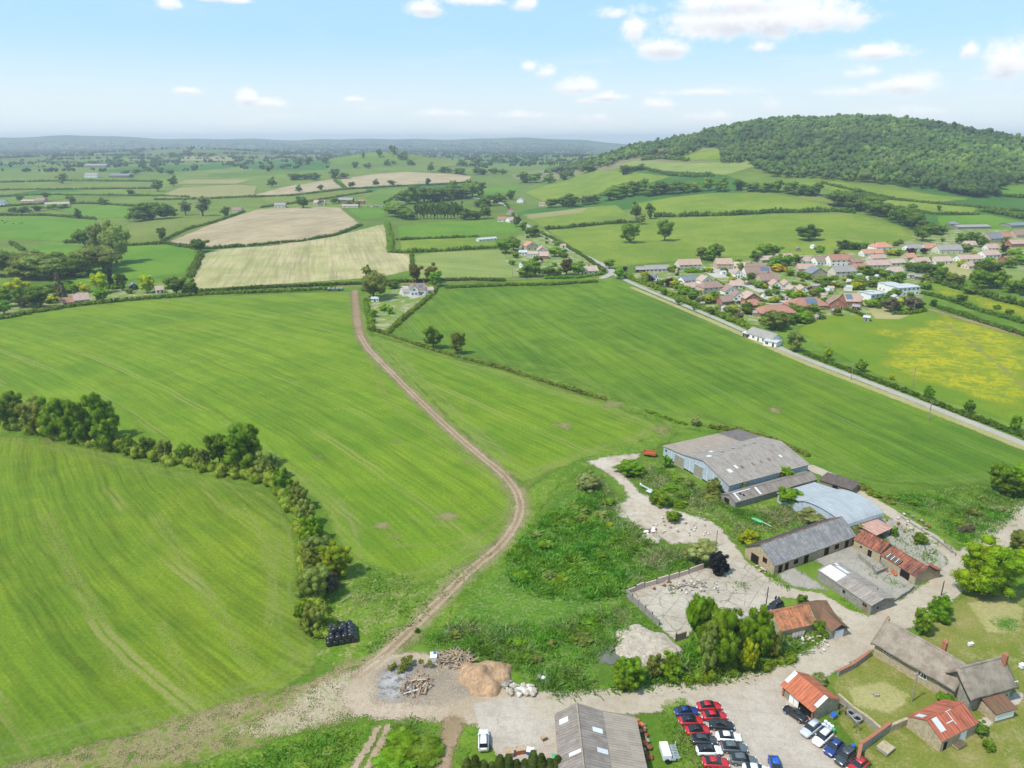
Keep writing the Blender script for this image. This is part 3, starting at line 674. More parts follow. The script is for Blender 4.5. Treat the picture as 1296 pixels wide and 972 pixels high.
def crown_pts(kind, n, seed):
    """clump centres in a crown of unit height"""
    g = np.random.default_rng(seed); C = []; Rd = []
    for i in range(n * 4):
        if len(C) >= n: break
        d = g.normal(size=3); d /= np.linalg.norm(d)
        if kind in ('round', 'tall', 'bush'):
            if i == 0:
                nl = 20; LB = []; C += [np.array([0, 0, z_]) for z_ in (.34, .52, .7)]; Rd += [q_ * {'round': 1., 'tall': .68, 'bush': 1.05}[kind] for q_ in (.23, .27, .2)]
                for _ in range(nl):
                    e = g.normal(size=3); e /= np.linalg.norm(e); q = g.uniform(.6, 1.)
                    if kind == 'round': LB.append((np.array([e[0] * .27 * q, e[1] * .27 * q, .50 + e[2] * .32 * q]), g.uniform(.14, .22)))
                    elif kind == 'tall': LB.append((np.array([e[0] * .19 * q, e[1] * .19 * q, .53 + e[2] * .33 * q]), g.uniform(.10, .18)))
                    else: LB.append((np.array([e[0] * .28 * q, e[1] * .28 * q, max(.16, .44 + e[2] * .34 * q)]), g.uniform(.14, .26)))
            lc, lr = LB[g.integers(nl)]; d[2] = d[2] * .9 + .1; d /= np.linalg.norm(d)
            c = lc + d * lr * g.uniform(.55, .95); r = lr * (g.uniform(.32, .6) if n > 60 else g.uniform(.5, .8)); c[2] = max(c[2], .07)
        elif kind == 'round0':
            rr = g.uniform(.55, 1.) ** .5; c = np.array([d[0] * .35 * rr, d[1] * .35 * rr, .53 + d[2] * .37 * rr]); r = g.uniform(.10, .17)
            if c[2] < .26 and np.hypot(c[0], c[1]) < .2: continue
        elif kind == 'tall':
            rr = g.uniform(.4, 1.) ** .5; c = np.array([d[0] * .26 * rr, d[1] * .26 * rr, .52 + d[2] * .39 * rr]); r = g.uniform(.08, .14)
        elif kind == 'bush':
            rr = g.uniform(.5, 1.) ** .5; c = np.array([d[0] * .38 * rr, d[1] * .38 * rr, max(.12, .44 + d[2] * .42 * rr)]); r = g.uniform(.12, .2)
        elif kind == 'conifer':
            z = g.uniform(.06, .97); w = (1 - z) * .30 + .02; ph = g.uniform(0, 6.28)
            c = np.array([math.cos(ph) * w, math.sin(ph) * w, z]); r = .04 + (1 - z) * .07
        elif kind == 'cypress':
            z = g.uniform(.04, .96); w = .12 * math.sin(min(1, (1 - z) * 2.2) * 1.57); ph = g.uniform(0, 6.28)
            c = np.array([math.cos(ph) * w * .6, math.sin(ph) * w * .6, z]); r = .06 + w * .3
        else:
            raise ValueError(kind)
        C.append(c); Rd.append(r)
    return np.array(C), np.array(Rd)

def trunk_mesh(kind, seed):
    g = random.Random(seed); m = MB()
    top = {'round': .55, 'tall': .7, 'bush': .4, 'conifer': .9, 'cypress': .8, 'pine': .75}[kind]
    m.cyl((0, 0, -.02), (g.uniform(-.01, .01), g.uniform(-.01, .01), top * .6), .034, .022, 7)
    m.cyl((0, 0, top * .6), (.02, .01, top), .022, .008, 6)
    if kind in ('round', 'tall', 'bush'):
        for i in range(7):
            a = g.uniform(0, 6.28); z = g.uniform(.16, .42); l = g.uniform(.18, .3)
            p = (math.cos(a) * l, math.sin(a) * l, z + g.uniform(.1, .28))
            m.cyl((0, 0, z), p, .016, .006, 5)
    return m.mesh('trunk')

PROTO = {}
def proto(kind, lvl, seed):
    key = (kind, lvl, seed)
    if key not in PROTO:
        n, per, size, l = {'hi': (130, 130, .0125, 1), 'md': (44, 40, .03, 1), 'lo': (20, 18, .052, 1)}[lvl]
        if kind in ('conifer', 'cypress'): n = int(n * 1.4); size *= .7
        C, Rd = crown_pts(kind, n, seed)
        if lvl == 'hi': Rd = Rd * .92
        V, Q, Tt = leaf_cloud(C, Rd, per, size, seed, core=.86, lvl=l, outward=(0, 0, .5), squash=.85)
        PROTO[key] = (mesh_np(kind + '_crown', V, Q, Tt), trunk_mesh(kind, seed))
    return PROTO[key]

OCOL = {'dark': (.105, .165, .022), 'mid': (.155, .24, .03), 'oak': (.15, .245, .024), 'bright': (.17, .30, .028), 'lime': (.33, .42, .016), 'yellow': (.36, .40, .026), 'grey': (.18, .22, .08), 'pale': (.21, .27, .07), 'olive': (.19, .22, .05), 'purple': (.05, .022, .026), 'gold': (.13, .12, .02), 'black': (.014, .015, .016), 'cream': (.27, .30, .11), 'brown': (.16, .135, .08), 'laburnum': (.55, .38, .006), 'blue': (.03, .065, .03)}
NTREE = [0]
def tree_at(label, x, y, h, w, col='dark', kind='round', lvl='md', name=None, cat='tree', group=None, z=None):
    NTREE[0] += 1
    me, tr = proto(kind, lvl, NTREE[0] % (3 if lvl != 'hi' else 6))
    z = Tf(x, y) if z is None else z
    sx = w / .95
    if kind in ('conifer',): sx = w / .72
    if kind == 'cypress': sx = w / .34
    if kind == 'tall': sx = w / .72
    a = rnd.uniform(0, 6.28)
    nm = name or {'round': 'tree', 'tall': 'tree', 'bush': 'bush', 'conifer': 'conifer_tree', 'cypress': 'cypress_tree'}[kind]
    o = thing(nm, label, cat, (x, y, z), a, group, (sx, sx, h))
    c = OCOL[col] if isinstance(col, str) else col
    v = rnd.uniform(.86, 1.16); c = tuple(q * v for q in c)
    obj('crown', me, M['leaf'], o, c)
    if kind != 'bush' or lvl == 'hi': obj('trunk', tr, M['bark'], o)
    return o

def tree(label, px, pyb, pyt, wpx, col='dark', kind='round', lvl=None, name=None, cat=None, group=None, back=None):
    """px, pyb: pixel of the trunk foot; pyt: pixel of the top; wpx: crown width in pixels"""
    x, y = G(px, pyb)
    r = math.hypot(x, y); z = Tf(x, y)
    w = wpx * depth(x, y, z) / F
    # the near edge of the crown hides the foot: go back by a third of the width
    k = (back if back is not None else .3) * w / r
    x, y = x * (1 + k), y * (1 + k); z = Tf(x, y)
    h = 1.
    for _ in range(40):
        if proj(x, y, z + h)[1] > pyt: h *= 1.12
        else: break
    h = max(h, 1.2)
    lvl = lvl or ('hi' if r < 330 else 'md' if r < 800 else 'lo')
    cat = cat or ('bush' if kind == 'bush' else 'tree')
    return tree_at(label, x, y, h, w, col, kind, lvl, name, cat, group, z)

def belt(label, pts, n, hpx, wpx, col, group, kind=None, jit=.3, cat='tree', lvl=None):
    n = max(3, int(n * .85)); D = dens(pts, False, 2.); g = random.Random(len(label) + n)
    for i in range(n):
        p = D[min(len(D) - 1, int((i + .5 + g.uniform(-jit, jit)) / n * len(D)))]
        k = g.uniform(.75, 1.2); c = col if isinstance(col, str) else g.choice(col)
        tree(label, p[0], p[1] + g.uniform(-.8, .8), p[1] - hpx * k, wpx * g.uniform(1.1, 1.75), c, kind or g.choice(('round', 'bush', 'bush')), lvl, 'tree', cat, group)

def hedge(label, pts, w, h, col='mid', name='hedge', leaf=None, cols=None, rough=.25, world=False, cat='hedge', step=None, per=None, closed=False, top=1.):
    """a hedge along picks: one thing, one leafy mesh that follows the ground"""
    W = pts if world else [G(*p) for p in dens(pts, closed, 10.)]
    L = [0.]
    for a, b in zip(W, W[1:]): L.append(L[-1] + math.hypot(b[0] - a[0], b[1] - a[1]))
    g = np.random.default_rng(int(L[-1] * 10) + len(label)); r0 = min(math.hypot(*p) for p in W)
    step = step or max(w * .30, .3)
    n = max(3, int(L[-1] / step)); C = []; Rd = []
    ph = g.uniform(0, 6, 3)
    for i in range(n):
        s = (i + g.uniform(.2, .8)) / n * L[-1]; j = min(max(1, int(np.searchsorted(L, s))), len(W) - 1)
        f = (s - L[j - 1]) / (L[j] - L[j - 1] + 1e-9)
        x = W[j - 1][0] + (W[j][0] - W[j - 1][0]) * f; y = W[j - 1][1] + (W[j][1] - W[j - 1][1]) * f
        hh = h * (1 + rough * (.6 * math.sin(s * .13 + ph[0]) + .4 * math.sin(s * .37 + ph[1])) + g.uniform(-rough, rough) * .7)
        for q in range(2 if h > 1.6 * w else 1):
            x1 = x + g.uniform(-.34, .34) * w; y1 = y + g.uniform(-.34, .34) * w
            rr = w * g.uniform(.26, .5)
            zz = Tf(x1, y1)
            C.append((x1, y1, zz + max(rr * .3, hh - rr) * (1. if q == 0 else .45))); Rd.append(rr)
            if hh > 1.3 * rr: C.append((x1 + g.uniform(-.2, .2) * w, y1, zz + hh * .33)); Rd.append(w * .42)
    per = per or (90 if r0 < 230 else 40 if r0 < 420 else 18 if r0 < 900 else 9)
    size = leaf or (.2 if r0 < 230 else .34 if r0 < 420 else .55 if r0 < 900 else .9)
    C = np.array(C); o = C[0].copy()
    V, Q, Tt = leaf_cloud(C - o, Rd, per, size, int(L[-1]) + 3, core=.8, lvl=1, upbias=.35)
    ob = obj(name, mesh_np(name, V, Q, Tt), M['leaf'], None, tuple(q * rnd.uniform(.92, 1.1) for q in (OCOL[col] if isinstance(col, str) else col)))
    ob.location = o
    return tag(ob, label, cat)

# ---------------------------------------------------------------- wood on the hill: one mass
def build_wood():
    low = [(690, 222), (728, 216), (752, 214), (770, 211), (782, 205), (805, 200), (836, 197), (862, 200), (884, 190), (908, 186), (914, 204), (918, 208), (944, 206), (956, 213), (972, 224), (1010, 226), (1060, 229), (1110, 233), (1160, 239), (1196, 243), (1232, 252), (1262, 250), (1258, 238), (1300, 234), (1360, 232), (1500, 236)]
    lx = [p[0] for p in low]; ly = [p[1] for p in low]
    g = np.random.default_rng(5); sp = 10.
    xs, ys = np.meshgrid(np.arange(-50, 2300, sp), np.arange(600, 2300, sp))
    x = xs.ravel() + g.uniform(-.45, .45, xs.size) * sp; y = ys.ravel() + g.uniform(-.45, .45, xs.size) * sp
    r = np.hypot(x, y); az = np.arctan2(x, y)
    z = T(x, y); px, py = proj(x, y, z)
    k = (r < RC + 40) & (px > 690) & (px < 1480) & (r > 700) & (py < np.interp(px, lx, ly))
    x, y, z, r, px, py = [q[k] for q in (x, y, z, r, px, py)]
    n = len(x); print('wood trees', n)
    w = np.clip(np.exp(g.normal(2.15, .28, n)), 5, 15); h = 6.5 + w * g.uniform(.5, .8, n)
    big = .5 + .5 * np.sin(x * .013 + 2) * np.sin(y * .017 + x * .004)
    base = np.array([[.075, .125, .034], [.10, .165, .04], [.13, .2, .048], [.165, .245, .054], [.21, .23, .11]])
    big = big * .5 + .5 * (.5 + .5 * np.sin(x * .031 + y * .012) * np.sin(y * .041 - x * .02 + 1))
    pick = np.clip((g.normal(1.5, .8, n) + (big - .45) * 5.), 0, 4.49).astype(int)
    h = np.where(g.uniform(0, 1, n) < .06, h * 1.3, h)
    lf = .5 + .5 * np.sin(x * .0075 - y * .004 + .6) * np.sin(y * .0085 + x * .003)
    col = base[pick] * g.uniform(.8, 1.2, (n, 1)) * (.8 + .5 * lf)[:, None]
    nc = 4
    cx = g.normal(0, .26, (n, nc)) * w[:, None]; cy = g.normal(0, .26, (n, nc)) * w[:, None]
    cz = g.uniform(.45, .82, (n, nc)) * h[:, None]
    cr = g.uniform(.26, .44, (n, nc)) * w[:, None]
    C = np.stack([x[:, None] + cx, y[:, None] + cy, z[:, None] + cz], -1).reshape(-1, 3)
    V, Q, Tt = leaf_cloud(C, cr.ravel(), 11, .75, 9, core=1.02, lvl=1, upbias=.8, fl=.5)
    me = mesh_np('woodland', V, Q, Tt)
    cc = np.repeat(col, nc, 0)
    vc = np.concatenate([np.repeat(cc, len(ICO1[0]), 0), np.repeat(cc, 11 * 4, 0)])
    a = me.attributes.new('tint', 'FLOAT_COLOR', 'POINT')
    a.data.foreach_set('color', np.concatenate([vc, np.ones((len(vc), 1))], 1).astype(np.float32).ravel())
    tag(obj('woodland', me, M['wood_leaf']), 'dense broadleaf wood covering the big hill', 'wood', None, 'stuff')
build_wood()

# far plain: hedgerow trees nobody could count
def build_distant():
    g = np.random.default_rng(11)
    N = 12000
    r = np.sqrt(g.uniform(2300 ** 2, 8200 ** 2, N)); az = g.uniform(R(-44), R(20), N)
    x, y = r * np.sin(az), r * np.cos(az)
    hc = np.interp(az, HAZ, HH)
    cl = np.sin(x * .004 + 1) * np.sin(y * .0031) + .7 * np.sin(x * .011 + y * .006) + g.normal(0, .5, N)
    # hedge lines: snap some to a slanted grid
    ln = g.uniform(0, 1, N) < .6
    a = .35; u = x * math.cos(a) + y * math.sin(a); v = -x * math.sin(a) + y * math.cos(a)
    gu = np.round(u / 230) * 230 + 25 * np.sin(v / 160); gv = np.round(v / 330) * 330 + 25 * np.sin(u / 140)
    half = g.uniform(0, 1, N) < .4
    u = np.where(ln & half, gu, u); v = np.where(ln & ~half, gv, v)
    x2 = u * math.cos(a) - v * math.sin(a); y2 = u * math.sin(a) + v * math.cos(a)
    k = (hc < 45) & (ln | (cl > .75)) & (y2 > 1900)
    x, y = x2[k], y2[k]
    dk = np.hypot(x - BUMPS[0][0], y - BUMPS[0][1]) > 320
    x, y = x[dk], y[dk]; n = len(x)
    z = T(x, y); h = g.uniform(6, 14, n); w = g.uniform(7, 17, n)
    nc = 3
    C = np.stack([x[:, None] + g.normal(0, .45, (n, nc)) * w[:, None], y[:, None] + g.normal(0, .45, (n, nc)) * w[:, None], z[:, None] + h[:, None] * g.uniform(.25, .7, (n, nc))], -1).reshape(-1, 3)
    cr = (g.uniform(.32, .5, (n, nc)) * np.minimum(w, h)[:, None]).ravel()
    V, Q, Tt = leaf_cloud(C, cr, 3, 1.8, 3, core=1., lvl=1, upbias=.5)
    o = obj('distant_trees', mesh_np('distant_trees', V, Q, Tt), M['leaf'], None, (.05, .085, .024))
    tag(o, 'far hedgerow trees scattered over the hazy plain', 'trees', None, 'stuff')
    # woods on the far downs
build_distant()

# ---------------------------------------------------------------- tall grass and nettles
def tall_grass(name, label, poly, dens_, hgt, size, cols, seed, clumpy=.5, mat='wood_leaf', lean=.85, cat='grass', kind='stuff', world=False):
    W = poly if world else [G(*p) for p in poly]; g = np.random.default_rng(seed)
    xs = [p[0] for p in W]; ys = [p[1] for p in W]
    A = (max(xs) - min(xs)) * (max(ys) - min(ys)); n = int(A * dens_ * 1.8); size *= .62
    x = g.uniform(min(xs), max(xs), n); y = g.uniform(min(ys), max(ys), n)
    D = np.full(n, 1e9)
    for i in range(len(W)):
        D = np.minimum(D, seg_dist(x, y, W[i], W[(i + 1) % len(W)])[0])
    cl = np.sin(x * .7 + seed) * np.sin(y * .6 + x * .23) + np.sin(x * .21 + 2) * np.sin(y * .27)
    k = inside(x, y, W) & (g.uniform(0, 1, n) < np.clip(D / 2.5, 0.12, 1)) & (cl * clumpy + g.uniform(-1, 1, n) > -.75)
    x, y, cl = x[k], y[k], cl[k]; n = len(x); z = T(x, y)
    h = hgt * np.clip(1 + .45 * cl, .35, 2) * g.uniform(.55, 1.25, n)
    a = g.uniform(0, 2 * math.pi, n); s = size * g.uniform(.6, 1.4, n)
    dx, dy = np.cos(a) * s, np.sin(a) * s
    lx, ly = g.normal(0, lean, n) * h, g.normal(0, lean, n) * h
    V = np.stack([np.stack([x - dx, y - dy, z], 1), np.stack([x + dx, y + dy, z], 1), np.stack([x + dx * .8 + lx, y + dy * .8 + ly, z + h], 1), np.stack([x - dx * .8 + lx, y - dy * .8 + ly, z + h * .9], 1)], 1).reshape(-1, 3)
    me = mesh_np(name, V, np.arange(n * 4).reshape(-1, 4))
    cols = np.array(cols); c2 = np.sin(x * .19 + seed * 2) * np.sin(y * .23 + 1) + .5 * np.sin(x * .5 + y * .4)
    ci = np.clip((c2 + 1.2) / 2.4 * len(cols) + g.normal(0, .7, n), 0, len(cols) - .01).astype(int)
    c = cols[ci] * g.uniform(.88, 1.2, (n, 1))
    at = me.attributes.new('tint', 'FLOAT_COLOR', 'POINT')
    at.data.foreach_set('color', np.concatenate([np.repeat(c, 4, 0), np.ones((n * 4, 1))], 1).astype(np.float32).ravel())
    return tag(obj(name, me, M[mat]), label, cat, None, kind)
NET = [(.08, .20, .026), (.105, .24, .03), (.13, .26, .036), (.16, .28, .042), (.2, .25, .1)]
GRS = [(.09, .19, .03), (.12, .22, .036), (.16, .24, .05), (.24, .27, .11), (.3, .29, .16)]
tall_grass('nettles', 'dark green nettle bed beside the dirt track', [(636, 700), (690, 650), (745, 622), (790, 660), (820, 690), (800, 735), (786, 760), (740, 765), (680, 760), (640, 735)], 9, .8, .2, NET[:4], 1)
tall_grass('tall_grass', 'silvery tall grass between the nettles and the rubble floor', [(730, 612), (765, 600), (790, 650), (850, 690), (895, 700), (880, 715), (800, 745), (780, 690)], 9, .8, .12, GRS[1:] + NET[1:3], 2)
tall_grass('tall_grass', 'dark tall grass behind the sand heap', [(535, 808), (600, 780), (680, 790), (790, 765), (835, 795), (800, 815), (750, 845), (760, 880), (700, 888), (640, 845), (545, 828)], 9, .8, .13, NET[1:] + GRS[:2], 3)
tall_grass('tall_grass', 'tall grass around the big grey barn', [(782, 594), (830, 584), (918, 634), (945, 645), (1000, 636), (1060, 655), (980, 690), (935, 688), (905, 660), (850, 640), (812, 615)], 8, .7, .14, GRS + NET[2:4], 4)
tall_grass('weeds', 'weedy tangle in the corner beside the lane', [(1070, 606), (1120, 628), (1200, 618), (1320, 610), (1320, 628), (1262, 680), (1226, 696), (1185, 668), (1130, 636)], 7, .6, .16, GRS[:4] + NET[:3], 5)
tall_grass('weeds', 'lush weeds along the front of the lane under the trees', [(760, 884), (770, 860), (830, 845), (870, 810), (1000, 795), (1022, 828), (985, 850), (935, 868), (870, 876)], 6, .8, .2, NET + GRS[:2], 6)
tall_grass('tall_grass', 'rough grass round the black bales', [(440, 750), (470, 715), (540, 735), (600, 705), (640, 690), (560, 770), (500, 815), (455, 838), (462, 800), (430, 790)], 2.2, .45, .16, GRS, 7)
tall_grass('tall_grass', 'lush grass at the bottom edge left of the ruts', [(230, 975), (330, 945), (430, 920), (476, 918), (462, 945), (430, 990), (200, 995)], 5, .55, .14, [(.08, .2, .024), (.1, .22, .026), (.14, .24, .034)], 8)
tall_grass('weeds', 'weedy strip beside the row of parked cars', [(838, 894), (866, 886), (880, 910), (905, 965), (912, 1000), (872, 1000), (852, 950)], 7, .6, .14, GRS[:4], 9)
tall_grass('tall_grass', 'grass strip left of the white parked car', [(585, 925), (602, 922), (606, 985), (570, 990)], 6, .4, .14, NET[1:4], 10)
tall_grass('weeds', 'weeds along the wall of the slate barn', [(962, 722), (978, 724), (1002, 745), (1000, 752), (975, 738)], 8, .5, .16, GRS[:3], 12)
tall_grass('weeds', 'weeds on the concrete inside the silage clamp', [(836, 738), (850, 733), (862, 752), (848, 760)], 5, .4, .15, GRS[:3], 13)
tall_grass('weeds', 'weed patch on the broken concrete by the yard road', [(918, 735), (945, 735), (955, 750), (930, 755)], 4, .4, .16, GRS[:3], 14)
tall_grass('tall_grass', 'lush grass strip between the track and the nettle bed', [(552, 785), (600, 738), (648, 692), (672, 645), (700, 615), (740, 600), (735, 618), (690, 650), (640, 698), (600, 750), (570, 790)], 1.8, .35, .16, [(.09, .2, .024), (.13, .23, .03), (.17, .25, .05)], 15)
DEAD = [(.34, .32, .19), (.28, .28, .14), (.2, .24, .08), (.38, .35, .23)]
for i, poly in enumerate(([(748, 640), (775, 632), (790, 662), (765, 680)], [(800, 700), (850, 695), (860, 712), (800, 730)], [(770, 765), (800, 768), (812, 790), (780, 800)], [(556, 792), (610, 786), (660, 796), (640, 806), (560, 806)], [(880, 618), (905, 632), (895, 645), (870, 632)], [(975, 655), (1010, 648), (1020, 662), (980, 675)])):
    tall_grass('dead_grass', ['bleached grass in the nettles by the flowering elder', 'bleached grass behind the olive elder', 'bleached grass left of the silage clamp', 'bleached grass on the bank above the timber pile', 'bleached grass before the big barn', 'bleached grass round the green dinghy'][i], poly, 8, .75, .1, DEAD, 30 + i)
for i, (lab, poly, dn, h) in enumerate((('weeds in the courtyard before the grey block shed', [(1010, 694), (1040, 678), (1062, 688), (1050, 704), (1024, 706)], 2.5, .4), ('weeds along the red byres', [(1084, 700), (1112, 716), (1150, 742), (1140, 750), (1100, 728), (1080, 708)], 3, .5), ('weeds on the littered ground behind the byres', [(1100, 665), (1150, 662), (1192, 690), (1190, 722), (1150, 706), (1120, 684)], 2.5, .6), ('brambly bed at the bottom edge beside the ruts', [(490, 922), (520, 908), (552, 912), (560, 940), (552, 985), (470, 990)], 7, .8), ('weeds among the stones by the cowshed', [(1000, 800), (1030, 790), (1052, 806), (1040, 826), (1010, 822)], 5, .6), ('weeds in the sheep pen', [(1040, 892), (1058, 886), (1100, 918), (1086, 932)], 4, .35), ('weeds along the lane by the block shed', [(1050, 740), (1064, 748), (1096, 778), (1090, 784), (1060, 762)], 4, .4))):
    tall_grass('weeds', lab, poly, dn, h, .13, GRS[:4] + NET[1:3], 50 + i)
# ---------------------------------------------------------------- building materials
def roof_mat(name, col, dirt, period=.9, amt=.15, dirtamt=.6, rows=0., bump=.3, along='x', metal=0., rough=.85, dr=(.45, .68), streak=.25):
    m, t = newmat(name)
    tc = t.n('TexCoord').outputs['Object']; sep = t.n('SeparateXYZ', None, _0=tc)
    a = sep.outputs[0 if along == 'x' else 1]; b = sep.outputs[1 if along == 'x' else 0]
    rib = t.math('SINE', t.math('MULTIPLY', a, 6.283 / period))
    n1 = t.noise(tc, .5, 5, .7); n2 = t.noise(tc, 3., 4, .7)
    st = t.noise(t.n('CombineXYZ', None, X=t.math('MULTIPLY', a, 2.2), Y=t.math('MULTIPLY', b, .3), Z=0.).outputs[0], 1., 4, .65)
    c = t.mix(t.math('MULTIPLY', t.rng(t.math('ADD', t.math('MULTIPLY', n1, .6), t.math('MULTIPLY', n2, .4)), *dr), dirtamt), (*col, 1), (*dirt, 1))
    pan = t.n('TexWhiteNoise', {'noise_dimensions': '2D'}, Vector=t.n('CombineXYZ', None, X=t.math('FLOOR', t.math('DIVIDE', a, max(period, .3) * 1.3)), Y=t.math('FLOOR', t.math('DIVIDE', b, 2.4)), Z=0.).outputs[0]).outputs[0]
    v = t.math('ADD', t.math('ADD', 1., t.math('MULTIPLY', rib, amt)), t.math('ADD', t.rng(st, .25, .75, -streak, streak), t.rng(pan, 0., 1., -.07, .07)))
    v = t.math('ADD', v, t.rng(n2, .2, .8, -.14, .14))
    if rows:
        rw = t.math('FRACT', t.math('DIVIDE', b, rows)); v = t.math('SUBTRACT', v, t.math('MULTIPLY', t.rng(rw, .0, .18, .22, 0.), 1.))
    finish(t, t.val(c, v), rough, .25, metal, t.math('ADD', rib, n2), bump, .06)
    return m
M['asbestos'] = roof_mat('cement_sheet_roof', (.27, .235, .205), (.19, .155, .13), .6, .07, .7)
M['asbestos_dark'] = roof_mat('dark_sheet_roof', (.15, .125, .115), (.10, .085, .08), .6, .07, .7)
M['asbestos_brown'] = roof_mat('weathered_brown_roof', (.215, .18, .155), (.13, .105, .085), .6, .1, .8)
M['sheet_tan'] = roof_mat('tan_sheet_roof', (.29, .235, .19), (.24, .19, .15), .5, .06, .5, streak=.12)
M['sheet_brown'] = roof_mat('brown_sheet_roof', (.105, .08, .07), (.13, .1, .085), .5, .08, .5)
M['steel_roof'] = roof_mat('blue_grey_steel_roof', (.37, .385, .40), (.29, .305, .315), .45, .05, .35, metal=.15, rough=.5, streak=.08)
M['slate_roof'] = roof_mat('lichened_slate_roof', (.175, .17, .175), (.29, .275, .255), .3, .06, .75, .5, dr=(.42, .6), streak=.2)
M['slate_dark'] = roof_mat('black_roof_slope', (.065, .06, .062), (.1, .09, .085), .3, .06, .5, .5)  # much darker tone for the far slope of the slate barn
M['rust_roof'] = roof_mat('rusted_iron_roof', (.30, .10, .055), (.085, .045, .036), .7, .12, .9, streak=.55, dr=(.4, .58))
M['red_tin'] = roof_mat('red_tin_roof', (.36, .105, .06), (.2, .075, .05), .7, .14, .8, streak=.42)
M['orange_tin'] = roof_mat('orange_tin_roof', (.40, .12, .06), (.24, .085, .05), .6, .09, .8, streak=.32)
M['terracotta'] = roof_mat('mossy_clay_roof', (.46, .17, .08), (.17, .10, .055), .3, .12, .95, .35, dr=(.44, .56), streak=.45)
M['clay_moss'] = roof_mat('dark_mossed_clay_roof', (.17, .085, .055), (.10, .10, .035), .3, .12, .8, .35)
M['pink_tin'] = roof_mat('faded_pink_tin_roof', (.42, .25, .2), (.36, .17, .12), .7, .12, .6, streak=.3)
M['white_panel'] = plain('white_roof_sheet', (.6, .62, .66), .5, .3, var=.06)
M['grey_panel'] = plain('pale_roof_light', (.52, .52, .53), .5, .3, var=.1)
M['steel_wall'] = plain('blue_white_steel_cladding', (.40, .455, .51), .6, .3, var=.12, dirt=(.22, .21, .2), dirtamt=.5, scale=.6)
M['tan_door'] = plain('tan_barn_door', (.29, .25, .18), .8, .1, dirt=(.2, .22, .22), dirtamt=.6)
M['stone'] = plain('honey_rubble_stone', (.38, .31, .2), .95, .1, var=.28, scale=1.6, dirt=(.24, .21, .17), dirtamt=.6, bump=.4)
M['stone_grey'] = plain('grey_rubble_stone', (.30, .275, .23), .95, .1, var=.28, scale=1.6, dirt=(.19, .17, .14), dirtamt=.6, bump=.4)
M['block'] = plain('weathered_concrete_block', (.26, .245, .215), .95, .1, var=.25, scale=1.2, dirt=(.16, .15, .12), dirtamt=.7, bump=.3)
M['brick'] = plain('red_brick', (.34, .135, .08), .9, .1, var=.22, scale=3., dirt=(.24, .12, .08), dirtamt=.5, bump=.2)
M['cream'] = plain('cream_render', (.60, .545, .43), .9, .1, var=.1, dirt=(.42, .37, .29), dirtamt=.4)
M['white'] = plain('white_render', (.76, .74, .71), .85, .15, var=.06, dirt=(.55, .53, .5), dirtamt=.3)
M['pinkwall'] = plain('pale_pink_render', (.56, .43, .36), .9, .1, var=.12)
M['tanwall'] = plain('tan_stone_wall', (.46, .36, .25), .92, .1, var=.18, scale=2.)
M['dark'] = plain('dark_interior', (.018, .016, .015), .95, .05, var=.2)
M['glass'] = plain('window_glass', (.045, .055, .065), .12, .5, var=.2)
M['frame'] = plain('white_window_frame', (.78, .78, .76), .5, .3, var=.04)
M['timber'] = plain('grey_timber', (.22, .17, .12), .9, .1, var=.3, scale=3.)
M['timber_dark'] = plain('dark_timber', (.06, .042, .03), .85, .1, var=.3, scale=2.)
M['pole'] = plain('weathered_pole', (.26, .22, .175), .85, .1, var=.2)
M['tile_red'] = roof_mat('red_tile_roof', (.36, .175, .125), (.25, .125, .09), .35, .05, .6, .4, streak=.12)
M['tile_brown'] = roof_mat('brown_tile_roof', (.29, .19, .15), (.21, .14, .11), .35, .05, .6, .4, streak=.12)
M['tile_tan'] = roof_mat('tan_tile_roof', (.42, .29, .22), (.33, .215, .16), .35, .05, .6, .4, streak=.12)
M['tile_grey'] = roof_mat('grey_tile_roof', (.29, .265, .245), (.22, .2, .185), .35, .05, .6, .4, streak=.12)
M['tile_slate'] = roof_mat('blue_slate_roof', (.19, .2, .225), (.15, .155, .17), .35, .05, .6, .4, streak=.12)
M['tile_orange'] = roof_mat('orange_tile_roof', (.48, .235, .15), (.38, .18, .12), .35, .05, .6, .4, streak=.12)
M['tile_pale'] = roof_mat('pale_tile_roof', (.44, .34, .27), (.36, .27, .21), .35, .05, .6, .4, streak=.12)
M['tile_pink'] = roof_mat('pink_tile_roof', (.44, .31, .26), (.36, .24, .2), .35, .05, .6, .4, streak=.12)
M['flat_roof'] = plain('pale_flat_roof', (.42, .43, .44), .8, .2, var=.1)
M['solar'] = plain('solar_panel_glass', (.10, .14, .2), .15, .6, var=.2)

def thatch_mat():
    m, t = newmat('weathered_thatch')
    tc = t.n('TexCoord').outputs['Object']
    n1 = t.noise(tc, .55, 5, .65); n2 = t.noise(t.scale(tc, 5., 1.1, 1.6), 2.2, 4, .7); n3 = t.noise(t.scale(tc, 14., 3., 5.), 2., 3, .7)
    c = t.mix(t.rng(n1, .35, .65), (.225, .182, .14, 1), (.325, .275, .22, 1))
    c = t.mix(t.math('MULTIPLY', t.rng(n2, .5, .72), .5), c, (.16, .135, .11, 1))
    c = t.val(c, t.rng(n3, .25, .75, .75, 1.25))
    finish(t, c, 1., .05, 0, t.math('ADD', n2, n3), .6, .15)
    return m
M['thatch'] = thatch_mat()

